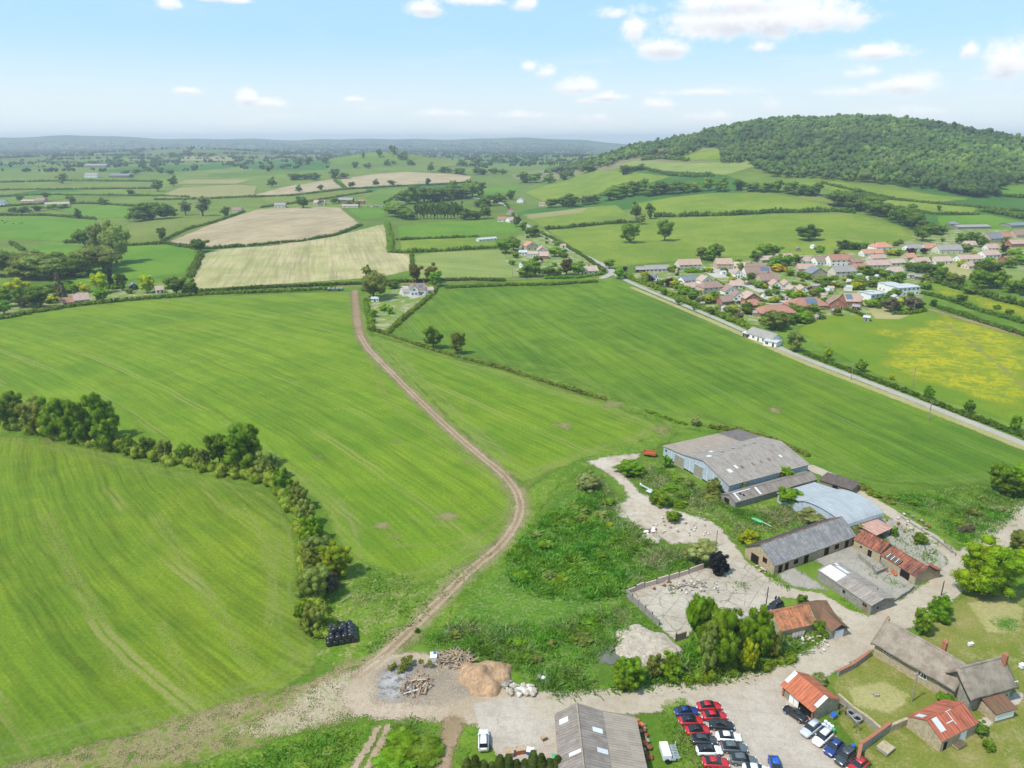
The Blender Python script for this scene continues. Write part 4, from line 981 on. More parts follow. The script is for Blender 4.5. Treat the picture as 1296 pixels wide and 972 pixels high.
# ---------------------------------------------------------------- building helpers
def fr(root, face, u, z, w, h, L, Wd, name='window', frame='frame', pane='glass', out=.05, mull=1, label=None, handle=False):
    """framed opening on a wall of a building with its corner at the root: faces y0 y1 x0 x1, u along the wall, z sill height"""
    def bx(mb, u0, z0, u1, z1, d0, d1):
        if face == 'y0': mb.box(u0, -d1, z0, u1, -d0, z1)
        elif face == 'y1': mb.box(u0, Wd + d0, z0, u1, Wd + d1, z1)
        elif face == 'x0': mb.box(-d1, u0, z0, -d0, u1, z1)
        else: mb.box(L + d0, u0, z0, L + d1, u1, z1)
    a, b = u - w / 2, u + w / 2; m = MB(); e = min(.09, w * .14)
    bx(m, a - e, z - e, b + e, z, -.05, out); bx(m, a - e, z + h, b + e, z + h + e, -.05, out)
    bx(m, a - e, z, a, z + h, -.05, out); bx(m, b, z, b + e, z + h, -.05, out)
    for i in range(mull): bx(m, a + (i + 1) * w / (mull + 1) - .03, z, a + (i + 1) * w / (mull + 1) + .03, z + h, -.05, out * .9)
    o = m.build(name, M[frame], root)
    p = MB(); bx(p, a, z, b, z + h, -.05, out * .45)
    p.build('pane' if pane == 'glass' else 'panel', M[pane], o)
    if handle:
        q = MB(); bx(q, b - .18, z + h * .45, b - .08, z + h * .52, out * .45, out + .06); q.build('handle', M['dark'], o)
    return tag(o, label)

def frame3(A, B, W, zA=None):
    """world corner, yaw, length from two ground picks of the wall that faces the camera (left, right)"""
    a, b = G(*A), G(*B)
    return (a[0], a[1], min(Tf(*a), Tf(*b))), math.atan2(b[1] - a[1], b[0] - a[0]), math.hypot(b[0] - a[0], b[1] - a[1])

def gable_shell(root, L, W, eave, ridge, wall, roof, ov=.35, th=.14, eave2=None, roff=.5, hip=0., roof2=None, ridgemat=None, base=-.4):
    """walls and roof of a building with its corner at the root, ridge along x; ridge at roff of the depth"""
    e2 = eave if eave2 is None else eave2; ry = W * roff
    s1 = (ridge - eave) / ry; s2 = (ridge - e2) / (W - ry)
    if hip <= 0:
        MB().prism([(0, base), (W, base), (W, e2), (ry, ridge), (0, eave)], 0, L).build('walls', M[wall], root)
        r = MB()
        r.slab([(-ov, -ov, eave - s1 * ov + .1), (L + ov, -ov, eave - s1 * ov + .1), (L + ov, ry, ridge + .1), (-ov, ry, ridge + .1)], th)
        q = r if roof2 is None else MB()
        q.slab([(-ov, ry + .002, ridge + .1), (L + ov, ry + .002, ridge + .1), (L + ov, W + ov, e2 - s2 * ov + .1), (-ov, W + ov, e2 - s2 * ov + .1)], th)
        ro = r.build('roof', M[roof], root)
        if roof2: q.build('roof', M[roof2], root)
    else:
        MB().box(0, 0, base, L, W, eave).build('walls', M[wall], root)
        h = hip; z0 = eave - .05; r = MB(); o = ov
        P = [(-o, -o, z0), (L + o, -o, z0), (L + o, W + o, z0), (-o, W + o, z0), (h, W / 2, ridge), (L - h, W / 2, ridge)]
        for f in ((0, 1, 5, 4), (2, 3, 4, 5), (1, 2, 5), (3, 0, 4), (3, 2, 1, 0)): r.poly([P[i] for i in f])
        ro = r.build('roof', M[roof], root)
    rc = MB().cyl((max(hip, -ov), ry, ridge + .12), (L - max(hip, -ov), ry, ridge + .12), .11, None, 6)
    rc.build('ridge_tiles', M[ridgemat or roof], ro)
    return ro

def chimney(root, x, y, z0, z1, w=.7, mat='brick', cap='tile_orange', parent=None):
    c = MB().box(x - w / 2, y - w / 2, z0, x + w / 2, y + w / 2, z1).box(x - w / 2 - .06, y - w / 2 - .06, z1, x + w / 2 + .06, y + w / 2 + .06, z1 + .12).build('chimney', M[mat], root)
    MB().cyl((x - w * .2, y, z1 + .12), (x - w * .2, y, z1 + .5), .13, .1, 8).cyl((x + w * .22, y, z1 + .12), (x + w * .22, y, z1 + .5), .13, .1, 8).build('chimney_pot', M[cap], c)
    return c

HOUSES = []   # short name and pixel place of every house, for plants to be named by
def house(label, short, A, B, W, eave, ridge, wall, roof, ax='x', hip=0, win=3, floors=1, chim=(), door=True, cat='house', name='house', group=None, frame='frame', solar=None, z=None, ov=.35):
    """A, B: picks of the foot of the wall towards the camera"""
    (x, y, z0), yaw, L = frame3(A, B, W)
    root = thing(name, label, cat, (x, y, z0), yaw, group)
    HOUSES.append((short, (A[0] + B[0]) / 2, (A[1] + B[1]) / 2))
    if ax == 'x':
        gable_shell(root, L, W, eave, ridge, wall, roof, ov, hip=hip)
        rt = root
    else:   # gable towards the camera
        MB().prism([(0, -.4), (L, -.4), (L, eave), (L / 2, ridge), (0, eave)], 0, W, 'y').build('walls', M[wall], root)
        s = (ridge - eave) / (L / 2); o = ov; r = MB()
        r.slab([(-o, -o, eave - s * o + .1), (L / 2, -o, ridge + .1), (L / 2, W + o, ridge + .1), (-o, W + o, eave - s * o + .1)], .14)
        r.slab([(L / 2 + .002, -o, ridge + .1), (L + o, -o, eave - s * o + .1), (L + o, W + o, eave - s * o + .1), (L / 2 + .002, W + o, ridge + .1)], .14)
        r.build('roof', M[roof], root)
    fh = eave / floors if ax == 'x' else eave / max(1, floors)
    for f in range(floors):
        n = win
        for i in range(n):
            u = L * (i + .5) / n
            if f == 0 and door and i == n // 2:
                fr(root, 'y0', u, .05, 1.0, min(2.05, fh - .4), L, W, 'door', frame, 'timber_dark', mull=0, handle=True)
            else:
                fr(root, 'y0', u, f * fh + .85, min(1.5, L / n * .5), min(1.25, fh - 1.2), L, W, frame=frame)
    if ax == 'y' and ridge - eave > 1.6: fr(root, 'y0', L / 2, eave - .1, 1.1, 1., L, W, frame=frame)
    if ax == 'x':
        for i in range(2): fr(root, 'x0', W * (.3 + .4 * i), .9, 1.1, 1.1, L, W, frame=frame)
    for cx in chim: chimney(root, L * cx if ax == 'x' else L / 2, W / 2 if ax == 'x' else W * cx, ridge - .9, ridge + 1.1)
    if solar:
        s1 = (ridge - eave) / (W / 2); a, b = solar
        n_ = Vector((0, -s1, 1)).normalized(); MB().slab([(L * a, W * .12, eave + s1 * W * .12 + .25), (L * b, W * .12, eave + s1 * W * .12 + .25), (L * b, W * .42, eave + s1 * W * .42 + .25), (L * a, W * .42, eave + s1 * W * .42 + .25)], .06).build('solar_panel', M['solar'], root)
    return root

# ---------------------------------------------------------------- farm buildings
def corner(A, B):
    a, b = PZ(*A), PZ(*B)
    return a, math.atan2(b[1] - a[1], b[0] - a[0]), math.hypot(b[0] - a[0], b[1] - a[1])

def big_barn():
    a, yaw, L = corner((921.3, 626.7), (1021.3, 599.4)); W = 30.8
    r = thing('barn', 'huge low barn with blue-white steel walls and grey sheet roof', 'barn', (*a, 0), yaw)
    prof = [(0, 0), (W, 0), (W, 3.9), (20.4, 4.9), (11.8, 6.5), (0, 3.3)]
    MB().prism([(0, .45), (W, .45)] + prof[2:], 0, L).build('walls', M['steel_wall'], r)
    MB().prism([(.06, -.3), (W - .06, -.3), (W - .06, .45), (.06, .45)], .06, L - .06).build('plinth', M['dark'], r)  # near-black box paints the shade of the gap under the wall cladding
    ro = MB().slab([(-.3, -.4, 3.3), (L + .3, -.4, 3.3), (L + .3, 11.8, 6.62), (-.3, 11.8, 6.62)], .16).slab([(-.3, 11.802, 6.62), (L + .3, 11.802, 6.62), (L + .3, 20.4, 5.05), (-.3, 20.4, 5.05)], .16).build('roof', M['asbestos'], r)
    k = L * .72
    MB().slab([(-.3, 20.402, 5.0), (k, 20.402, 5.0), (k, W + .4, 3.92), (-.3, W + .4, 3.92)], .14).build('lean_to_roof', M['sheet_tan'], r)
    MB().slab([(k + .01, 20.402, 4.96), (L + .3, 20.402, 4.96), (L + .3, W + .4, 3.9), (k + .01, W + .4, 3.9)], .14).build('lean_to_roof', M['asbestos_dark'], r)
    s1 = 3.32 / 12.2; s2 = 1.57 / 8.6
    def sky(x, y, w, d, mat):
        f = (lambda q: 3.3 + (q + .4) * s1) if y < 11 else (lambda q: 6.62 - (q - 11.8) * s2)
        MB().slab([(x, y, f(y) + .05), (x + w, y, f(y) + .05), (x + w, y + d, f(y + d) + .05), (x, y + d, f(y + d) + .05)], .04).build('rooflight', M[mat], ro)
    for x, y, w, d, m in ((4.2, 4.3, 1.3, 1.5, 'white_panel'), (7.6, 5.2, 1., 1.6, 'grey_panel'), (3.4, 13.2, 1.6, 1.4, 'white_panel'), (7.6, 16.8, 1.2, 1.2, 'white_panel'), (9.6, 4.6, .9, 1.2, 'asbestos_dark'), (14, 4.8, .9, 1.2, 'asbestos_dark'), (17.5, 4.8, .9, 1.2, 'asbestos_dark'), (21, 5., .9, 1.2, 'asbestos_dark'), (26, 5.2, 1., 1.2, 'grey_panel'), (10, 14.2, .9, 1., 'asbestos_dark'), (15, 14.8, .9, 1., 'asbestos_dark'), (20, 15, .9, 1., 'asbestos_dark'), (24.5, 15.2, .9, 1., 'asbestos_dark')):
        sky(x, y, w, d, m)
    for u, w, h in ((22.6, 4.4, 3.4), (13.4, 3.8, 3.9)):
        fr(r, 'x0', u, .1, w, h, L, W, 'barn_door', 'steel_wall', 'tan_door', .12, 1)
    fr(r, 'x0', 29.4, 2.4, .8, .8, L, W, 'window', 'steel_wall', 'dark', .05, 0)
    for y in (3, 6.5, 9.5, 17.5, 26.5): MB().box(-.05, y, .45, .001, y + .12, 3.2 + (y > 5) * .9).build('cladding_post', M['frame'], r)
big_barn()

def slate_barn():
    a, yaw, L = corner((978.6, 728), (1080, 690)); W = 9.4
    r = thing('barn', 'long honey stone barn with a lichened slate roof and brick doorways', 'barn', (*a, 0), yaw)
    gable_shell(r, L, W, 2.9, 6.0, 'stone', 'slate_roof', .3, .15, roof2='slate_dark', ridgemat='terracotta')
    for u, w, h, z in ((2.2, 1.3, 2.1, 0), (4.4, 1.2, 2.1, 0), (7.6, 1.5, 1.2, .9), (11.2, 1.5, 2.2, 0), (18.6, 1.6, 2.2, 0), (22.4, 1.5, 1.3, .8), (26.2, 1.4, 2.2, 0)):
        fr(r, 'y0', u, z, w, h, L, W, 'doorway' if z == 0 else 'window', 'brick', 'dark', .04, 0)
    fr(r, 'x0', 6.1, 0, 2.4, 2.4, L, W, 'doorway', 'brick', 'dark', .05, 0)
    fr(r, 'x0', 3., 1.9, 1.3, 1.3, L, W, 'window', 'brick', 'dark', .05, 0)
slate_barn()

def long_shed():
    a, yaw, L = corner((930, 644), (1033, 614)); W = 5.6
    r = thing('shed', 'long low shed of patched cement sheets in front of the big barn', 'shed', (*a, 0), yaw)
    ro = gable_shell(r, L, W, 2.1, 3.3, 'block', 'asbestos_brown', .25, .1)
    for x, w in ((1.5, .5), (9.6, .7)):
        MB().slab([(x, .1, 2.32), (x + w, .1, 2.32), (x + w, 2.7, 3.42), (x, 2.7, 3.42)], .04).build('roof_patch', M['white_panel'], ro)
    MB().slab([(1.2, 2.5, 3.38), (8., 2.5, 3.38), (8., 2.78, 3.5), (1.2, 2.78, 3.5)], .05).build('roof_patch', M['white_panel'], ro)
    for x, y in ((3.2, 1.6), (3.9, .9)):
        MB().slab([(x, y, 2.28 + y * .44), (x + .6, y, 2.28 + y * .44), (x + .6, y + .7, 2.28 + (y + .7) * .44), (x, y + .7, 2.28 + (y + .7) * .44)], .04).build('roof_hole', M['dark'], ro)
    fr(r, 'x0', 3.4, 0, 2., 1.9, L, W, 'doorway', 'block', 'dark', .04, 0)
long_shed()

def curved_barn():
    a, b = Vector((87.3, 168.6)), Vector((101.2, 175.6)); L = (b - a).length; yaw = math.atan2(b.y - a.y, b.x - a.x); W = 15.4
    r = thing('barn', 'pale blue-grey steel barn with a curved roof and a flat lean-to', 'barn', (a.x, a.y, 0), yaw)
    n = 12; c = W / 2; e, rise = 3.0, 2.5
    arc = [(c - c * math.cos(math.pi * i / n), e + rise * math.sin(math.pi * i / n) ** .85) for i in range(n + 1)]
    MB().prism([(0, -.2), (W, -.2)] + arc[::-1][0:], .2, L - .2).build('walls', M['steel_wall'], r)
    m = MB(); o = .1
    out = [(c + (y - c) * 1.02, z + .1) for y, z in arc]
    for (y0, z0), (y1, z1) in zip(out, out[1:]): m.slab([(-o, y0, z0), (L + o, y0, z0), (L + o, y1, z1), (-o, y1, z1)], .08)
    m.build('roof', M['steel_roof'], r)
    l = 7.5
    MB().box(.4, W + .02, -.2, L - .4, W + l, 2.75).build('lean_to_walls', M['steel_wall'], r)
    MB().slab([(0, W - 1.2, 4.25), (L, W - 1.2, 4.25), (L, W + l + .3, 2.9), (0, W + l + .3, 2.9)], .1).build('lean_to_roof', M['steel_roof'], r)
    for u, w, h in ((4.2, 1.6, 2.4), (8, 2., 2.6), (11.5, 1.2, 1.4)): fr(r, 'x0', u, .2, w, h, L, W, 'wall_panel', 'steel_wall', 'tan_door', .06 + .15 * -1, 1)
    fr(r, 'x0', 8, 0, 3.2, 3., L - .2, W, 'barn_door', 'steel_wall', 'timber', .0, 1)
curved_barn()

def flat_shed():
    a, yaw, L = corner((1036, 613), (1066, 626)); W = 8.
    p = Vector((93.6, 199.2)); q = Vector((100.2, 192.6))
    yaw = math.atan2(q.y - p.y, q.x - p.x); L = (q - p).length
    r = thing('shed', 'flat dark brown sheet-roofed shed behind the curved barn', 'shed', (p.x, p.y, 0), yaw)
    MB().box(0, 0, -.2, L, 5.6, 2.2).build('walls', M['timber'], r)
    MB().slab([(-.3, -.3, 2.3), (L + .3, -.3, 2.3), (L + .3, 5.9, 2.75), (-.3, 5.9, 2.75)], .1).build('roof', M['sheet_brown'], r)
    fr(r, 'y0', L * .5, 0, 1.6, 1.9, L, 5.6, 'doorway', 'timber', 'dark', .04, 0)
flat_shed()

def block_shed():
    a, yaw, L = corner((1034.1, 733.2), (1100.5, 778.7)); W = 7.2
    r = thing('shed', 'long grey blockwork shed with bright white sheets on its low roof', 'shed', (*a, 0), yaw)
    ro = gable_shell(r, L, W, 2.5, 3.4, 'block', 'asbestos', .2, .1)
    def panel(x0, x1, y0, y1, m):
        f = lambda y: 2.62 + y * .25 if y <= 3.6 else 2.62 + (7.2 - y) * .25
        MB().slab([(x0, y0, f(y0)), (x1, y0, f(y0)), (x1, y1, f(y1)), (x0, y1, f(y1))], .03).build('roof_sheet', M[m], ro)
    panel(.3, 5.2, .1, 3.3, 'white_panel'); panel(.5, 1.8, 2., 3.2, 'asbestos_dark') if 0 else None
    panel(1.2, 4.6, 3.85, 5.3, 'white_panel'); panel(-.1, .9, 4.8, 5.8, 'white_panel')
    fr(r, 'x0', 2.4, 0, 2.4, 2.2, L, W, 'door', 'block', 'blue_door' if 'blue_door' in M else 'steel_wall', .05, 1)
    fr(r, 'x0', 5., .4, 1.2, 1.6, L, W, 'doorway', 'block', 'dark', .05, 0)
    fr(r, 'y0', 7.8, 1.1, .7, .8, L, W, 'window', 'block', 'dark', .03, 0)
    fr(r, 'y0', L - 1.6, 1.3, 1.1, .7, L, W, 'window', 'timber', 'dark', .04, 1)
    fr(r, 'y0', L - 1.4, 0, 1., 1.1, L, W, 'door', 'timber', 'timber', .05, 0)
    fr(r, 'x1', 2.2, 1., .6, .6, L, W, 'window', 'block', 'dark', .03, 0)
block_shed()

def red_row():
    a, yaw, L = corner((1079.5, 693.9), (1112.8, 711.5)); W = 5.2
    r = thing('byre', 'short stone byre with a rust-streaked red iron roof', 'byre', (*a, 0), yaw)
    gable_shell(r, L, W, 2.6, 4.6, 'stone', 'rust_roof', .2, .08)
    fr(r, 'y0', L * .62, 0, 1.1, 1.9, L, W, 'doorway', 'stone_grey', 'dark', .04, 0)
    fr(r, 'y0', L * .28, 1.2, .6, .6, L, W, 'window', 'stone_grey', 'dark', .04, 0)
    a, yaw, L = corner((1114, 713), (1157.3, 740.2)); W = 6.2
    r = thing('byre', 'longer stone byre with a half-stripped mottled red iron roof', 'byre', (*a, 0), yaw)
    ro = gable_shell(r, L, W, 2.3, 4.1, 'stone', 'rust_roof', .2, .08)
    for i in range(10): MB().slab([(.8 + i * .42, .05, 2.52), (.98 + i * .42, .05, 2.52), (.98 + i * .42, 1.3, 3.27), (.8 + i * .42, 1.3, 3.27)], .05).build('batten', M['white_panel' if i % 3 == 1 else 'timber'], ro)
    MB().slab([(.7, .02, 2.47), (5.1, .02, 2.47), (5.1, 1.32, 3.22), (.7, 1.32, 3.22)], .02).build('roof_hole', M['dark'], ro)
    fr(r, 'y0', 7., 0, 2.6, 2., L, W, 'doorway', 'stone', 'dark', .04, 0)
    MB().slab([(L * .72, W - .1, 3.), (L + .4, W - .1, 3.), (L + .4, W + 2.2, 2.2), (L * .72, W + 2.2, 2.2)], .07).build('lean_to_roof', M['red_tin'], r)
    MB().box(L * .75, W + .02, -.2, L, W + 1.9, 2.1).build('lean_to_walls', M['stone'], r)
    p = [PZ(1092, 672, 0), PZ(1114, 684, 0)]
    p, q = Vector((95.2, 166.8)), Vector((101.2, 170.6)); yaw = math.atan2(q.y - p.y, q.x - p.x); L = (q - p).length
    r = thing('open_shed', 'open shed with a faded pink tin roof behind the red byre', 'shed', (p.x, p.y, 0), yaw)
    MB().slab([(-.3, -.3, 2.3), (L + .3, -.3, 2.3), (L + .3, 5.4, 2.8), (-.3, 5.4, 2.8)], .08).build('roof', M['pink_tin'], r)
    MB().box(0, 4.9, -.2, L, 5.1, 2.6).box(0, 0, -.2, .15, 4.9, 2.3).build('walls', M['timber'], r)
    for x in (.1, L / 2, L - .1): MB().box(x - .08, 0, -.2, x + .08, .16, 2.25).build('post', M['timber'], r)
red_row()

def clay_shed():
    p, q = Vector((57.6, 128.0)), Vector((64.2, 130.6)); 
    a, b = Vector((57.0, 128.2)), Vector((70.2, 132.2))
    yaw = math.atan2(b.y - a.y, b.x - a.x); L = (b - a).length; W = 6.4
    r = thing('outbuilding', 'collapsing cowshed under orange and mossy clay tiles', 'outbuilding', (a.x, a.y, 0), yaw)
    gable_shell(r, L * .62, W, 2.1, 4.3, 'stone', 'terracotta', .3, .14)
    k = L * .62
    MB().prism([(0, -.2), (W, -.2), (W, 2.2), (W / 2, 4.4), (0, 2.2)], k + .02, L).build('end_walls', M['stone'], r)
    m = MB()
    m.slab([(k + .32, -.4, 2.05), (L + .2, -.4, 2.05), (L - .4, W / 2, 4.55), (k + .32, W / 2, 4.55)], .14)
    m.slab([(k + .32, W / 2 + .002, 4.55), (L - .4, W / 2 + .002, 4.55), (L + .2, W + .4, 2.05), (k + .32, W + .4, 2.05)], .14)
    m.build('end_roof', M['clay_moss'], r)
    # the wing that stands out to the front on the right
    MB().box(L - 4.2, -3.4, -.2, L, -.02, 2.1).build('wing_walls', M['stone_grey'], r)
    MB().slab([(L - 4.4, -3.7, 2.1), (L - 2.1, -3.7, 3.5), (L - 2.1, W * .4, 3.9), (L - 4.4, .3, 2.2)], .14).slab([(L - 2.098, -3.7, 3.5), (L + .3, -3.7, 2.1), (L + .3, .3, 2.2), (L - 2.098, W * .4, 3.9)], .14).build('wing_roof', M['clay_moss'], r)
    m = MB().box(L - 3.2, -3.5, 0, L - 1., -3.41, 2.0); m.build('doorway', M['white_panel'], r)
    iv = leaf_cloud([(L - 5.2, -1.6, 1.2), (L - 4.8, -2.6, .9), (L - 4.4, -1., 2.2), (L - 5.6, -.4, 1.9)], [1., .9, .8, .8], 120, .16, 4)
    o = obj('ivy', mesh_np('ivy', *iv), M['leaf'], r, OCOL['mid'])
clay_shed()

def red_garage():
    a = Vector((51.2, 111.4)); b = Vector((54.4, 104.9)); yaw = math.atan2(b.y - a.y, b.x - a.x); L = (b - a).length; W = 6.6
    r = thing('barn', 'small open-fronted barn with a bright orange-red tin roof by the car park', 'barn', (a.x, a.y, 0), yaw)
    MB().prism([(0, -.2), (W, -.2), (W, 2.3), (3.0, 4.3), (0, 2.7)], L - .3, L).prism([(0, -.2), (W, -.2), (W, 2.3), (3.0, 4.3), (0, 2.7)], 0, .3).box(.3, W - .3, -.2, L - .3, W, 2.3).box(.3, .3, .02, L - .3, W - .3, .08).build('walls', M['stone'], r)
    ro = MB().slab([(-.3, -.5, 2.5), (L + .2, -.5, 2.5), (L + .2, 3., 4.42), (-.3, 3., 4.42)], .08).slab([(-.3, 3.002, 4.42), (L + .2, 3.002, 4.42), (L + .2, W + .4, 2.2), (-.3, W + .4, 2.2)], .08).build('roof', M['orange_tin'], r)
    for x in (-.32, L - .55): MB().slab([(x, .6, 3.16), (x + .8, .6, 3.16), (x + .8, 2.98, 4.47), (x, 2.98, 4.47)], .04).build('verge_sheet', M['white_panel'], ro)
    [MB().box(q, -.02, 0, q + .35, .3, 2.6).build('brick_pier', M['brick'], r) for q in (0, L - .35)]
    for i in range(3): MB().box(.5 + i * 1.15, .05, .1, 1.55 + i * 1.15, .14, 2.5).build('door', M['frame' if i else 'tan_door'], r)
    MB().box(4.1, .35, .1, 6.6, .4, 2.4).build('doorway', M['dark'], r)
red_garage()

def bottom_barn():
    r = thing('barn', 'wide brown-grey sheet-roofed barn cut by the bottom edge of the photo', 'barn', (7.8, 83., 0), 0)
    L, x1, x2, y1 = 13.9, 3.6, 8.2, 19.8      # local x across, y along the ridge
    MB().prism([(0, -.2), (L, -.2), (L, 3.3), (x2, 4.5), (x1, 6.0), (0, 4.0)], 0, y1, 'y').build('walls', M['timber'], r)
    o = .3
    for nm, pts, m in (('roof', [(-o, -o, 3.95), (x1, -o, 6.14), (x1, y1 + .2, 6.14), (-o, y1 - .3, 3.95)], 'asbestos_brown_y'), ('roof', [(x1 + .002, -o, 6.14), (x2, -o, 4.62), (x2, y1 - .2, 4.62), (x1 + .002, y1 + .2, 6.14)], 'asbestos_brown_y'), ('lean_to_roof', [(x2 + .002, -o, 4.58), (L + o, -o, 3.25), (L + o, y1 - .4, 3.25), (x2 + .002, y1 - .2, 4.58)], 'sheet_tan_y')):
        q = MB().slab(pts, .12).build(nm, M[m], r)
    MB().cyl((x1, -o, 6.2), (x1, y1 + .2, 6.2), .13, None, 6).build('ridge_capping', M['tan_door'], r)
    for x0, xx, y0, yy, m in ((5.9, 7.6, 14.2, 15.2, 'white_panel'), (6.2, 8., 9.9, 10.9, 'grey_panel'), (.4, 1.9, 16.6, 17.8, 'grey_panel'), (1.5, 3.4, 9.2, 9.9, 'white_panel')):
        f = lambda x: (3.95 + (x + o) * (2.19 / (x1 + o)) if x < x1 else 6.14 - (x - x1) * (1.52 / (x2 - x1))) + .05
        MB().slab([(x0, y0, f(x0)), (xx, y0, f(xx)), (xx, yy, f(xx)), (x0, yy, f(x0))], .04).build('rooflight', M[m], r)
    fr(r, 'y1', 10.8, 0, 3., 2.9, L, y1, 'barn_door', 'timber', 'tan_door', .06, 1)
M['asbestos_brown_y'] = roof_mat('weathered_brown_roof_b', (.225, .19, .165), (.14, .11, .085), .6, .09, .8, along='y', dr=(.47, .66))
M['sheet_tan_y'] = roof_mat('tan_sheet_roof_b', (.285, .235, .19), (.25, .2, .155), .55, .09, .4, along='y', streak=.12)
bottom_barn()

def red_outbuilding():
    a = Vector((73.6, 97.9)); b = Vector((82.2, 102.0)); yaw = math.atan2(b.y - a.y, b.x - a.x); L = (b - a).length; W = 6.4
    r = thing('outbuilding', 'stone outbuilding with a patched red tin roof against the cottage', 'outbuilding', (a.x, a.y, 0), yaw)
    ro = gable_shell(r, L, W, 2.6, 4.3, 'stone', 'red_tin', .15, .08, eave2=2.4, roff=.5)
    for x0, x1, y0, y1, m in ((.9, 2.2, .9, 3., 'grey_panel'), (.4, 1.6, 4.2, 5.6, 'grey_panel'), (4.9, 5.05, 1., 3.1, 'grey_panel'), (3.2, 5.0, 1.55, 1.7, 'grey_panel'), (4.6, 6.2, 3., 3.15, 'grey_panel')):
        f = lambda y: 2.6 + y * .531 + .17 if y < 3.2 else 4.3 - (y - 3.2) * .594 + .17
        MB().slab([(x0, y0, f(y0)), (x1, y0, f(y0)), (x1, y1, f(y1)), (x0, y1, f(y1))], .03).build('roof_patch', M[m], ro)
    fr(r, 'y0', L * .62, .05, 1.5, 2., L, W, 'door', 'frame', 'frame', .05, 1)
    fr(r, 'y0', 1.2, .0, 1., 1.9, L, W, 'doorway', 'stone', 'dark', .04, 0)
red_outbuilding()

def thatched():
    a = Vector((73.9, 122.7)); b = Vector((81.1, 111.7)); yaw = math.atan2(b.y - a.y, b.x - a.x); L = (b - a).length + 2.6; W = 6.8
    r = thing('cottage', 'L-shaped thatched stone cottage with brick chimneys', 'cottage', (a.x, a.y, 0), yaw)
    MB().prism([(0, -.3), (W, -.3), (W, 3.6), (W / 2, 6.6), (0, 3.6)], 0, L).build('walls', M['stone'], r)
    def thatch(pts_prof, x0, x1, parent, nx=14, droop=.35, sag=.12, name='thatched_roof'):
        """rounded thick thatch: profile across, swept along x with soft verges"""
        V = []; Fc = []; n = len(pts_prof)
        for i in range(nx + 1):
            f = i / nx; x = x0 + (x1 - x0) * f; e = min(f, 1 - f) * (x1 - x0)
            dz = -droop * max(0, 1 - e / 1.1) ** 2 - sag * math.sin(math.pi * f)
            for y, z in pts_prof: V.append((x, y, z + dz + .05 * math.sin(x * 1.7 + y)))
        for i in range(nx):
            for j in range(n):
                k = (j + 1) % n; Fc.append((i * n + j, i * n + k, (i + 1) * n + k, (i + 1) * n + j))
        Fc.append(tuple(reversed(range(n)))); Fc.append(tuple(nx * n + j for j in range(n)))
        m = MB(); m.v = V; m.f = Fc
        return m.build(name, M['thatch'], parent, True)
    def prof(w, e, h, over=.75, th=.42):
        c = w / 2
        top = [(-over, e - .55), (-over + .05, e - .1), (c * .35, e + (h - e) * .42), (c * .72, e + (h - e) * .8), (c - .3, h + .12), (c, h + .28), (c + .3, h + .12)]
        top += [(2 * c - y, z) for y, z in top[3::-1]]
        bot = [(w + over - .25, e - .6), (c, h - th - .3), (-over + .25, e - .6)]
        return (top + bot)[::-1]
    ro = thatch(prof(W, 3.7, 6.9), -.6, L + .2, r, 20)
    MB().cyl((-.3, W / 2, 7.05), (L - 2.6, W / 2, 7.), .26, .26, 8).build('ridge_roll', M['thatch'], ro)
    # cross wing
    c1 = Vector((81.0, 111.9)); c2 = Vector((84.0, 107.3)); d1 = Vector((93.6, 110.2))
    d = (c2 - c1).normalized(); wy = Vector((-d.y, d.x))
    R2 = Matrix.Rotation(-yaw, 2); o = R2 @ (c2 - a); ya = math.atan2(d1.y - c2.y, d1.x - c2.x) - yaw; L2 = (d1 - c2).length
    wing = MB().prism([(0, -.3), (6.2, -.3), (6.2, 3.9), (3.1, 7.0), (0, 3.9)], 0, L2).build('wing_walls', M['stone_grey'], r)
    wing.location = (o.x, o.y, .01); wing.rotation_euler = (0, 0, ya)
    tw = thatch(prof(6.2, 4.0, 7.3), -.7, L2 + .7, r, 16, name='wing_thatched_roof'); tw.location = wing.location; tw.rotation_euler = wing.rotation_euler
    rr = MB().cyl((-.4, 3.1, 7.45), (L2 + .4, 3.1, 7.45), .26, .26, 8).build('ridge_roll', M['thatch'], tw)
    # windows of the long front and of the wing
    for u in (2.8, 9.7):
        fr(r, 'y0', u, 2.3 if u < 5 else 1.6, 1.7, 1.15, L, W, 'window', 'frame', 'glass', .12, 2)
    for u, z in ((8.6, .9), (10.2, 3.2), (5.2, 3.2)):
        q = fr(r, 'y0', u, z, 1.5, 1., L2, 6.2, 'window', 'frame', 'glass', .06, 1)
        q.location = wing.location; q.rotation_euler = wing.rotation_euler
    chimney(r, 10.9, W / 2 + .4, 6., 8.9, .8); chimney(r, -.1, W / 2, 6., 7.7, .6, 'stone')
    p = R2 @ (Vector((92.6, 112.4)) - a); chimney(r, p.x, p.y, 6., 8.6, .8)
    po = MB().box(2.2, -3.6, -.2, 6.6, -.02, 2.3).build('porch', M['stone'], r); po.location = wing.location; po.rotation_euler = wing.rotation_euler
    pr = MB().slab([(1.9, -3.9, 2.35), (6.9, -3.9, 2.35), (6.9, .2, 3.4), (1.9, .2, 3.4)], .14).build('porch_roof', M['clay_moss'], r); pr.location = wing.location; pr.rotation_euler = wing.rotation_euler
    pw = MB().box(2.3, -3.7, .6, 6.5, -3.61, 1.9).build('porch_window', M['frame'], r); pw.location = wing.location; pw.rotation_euler = wing.rotation_euler
thatched()

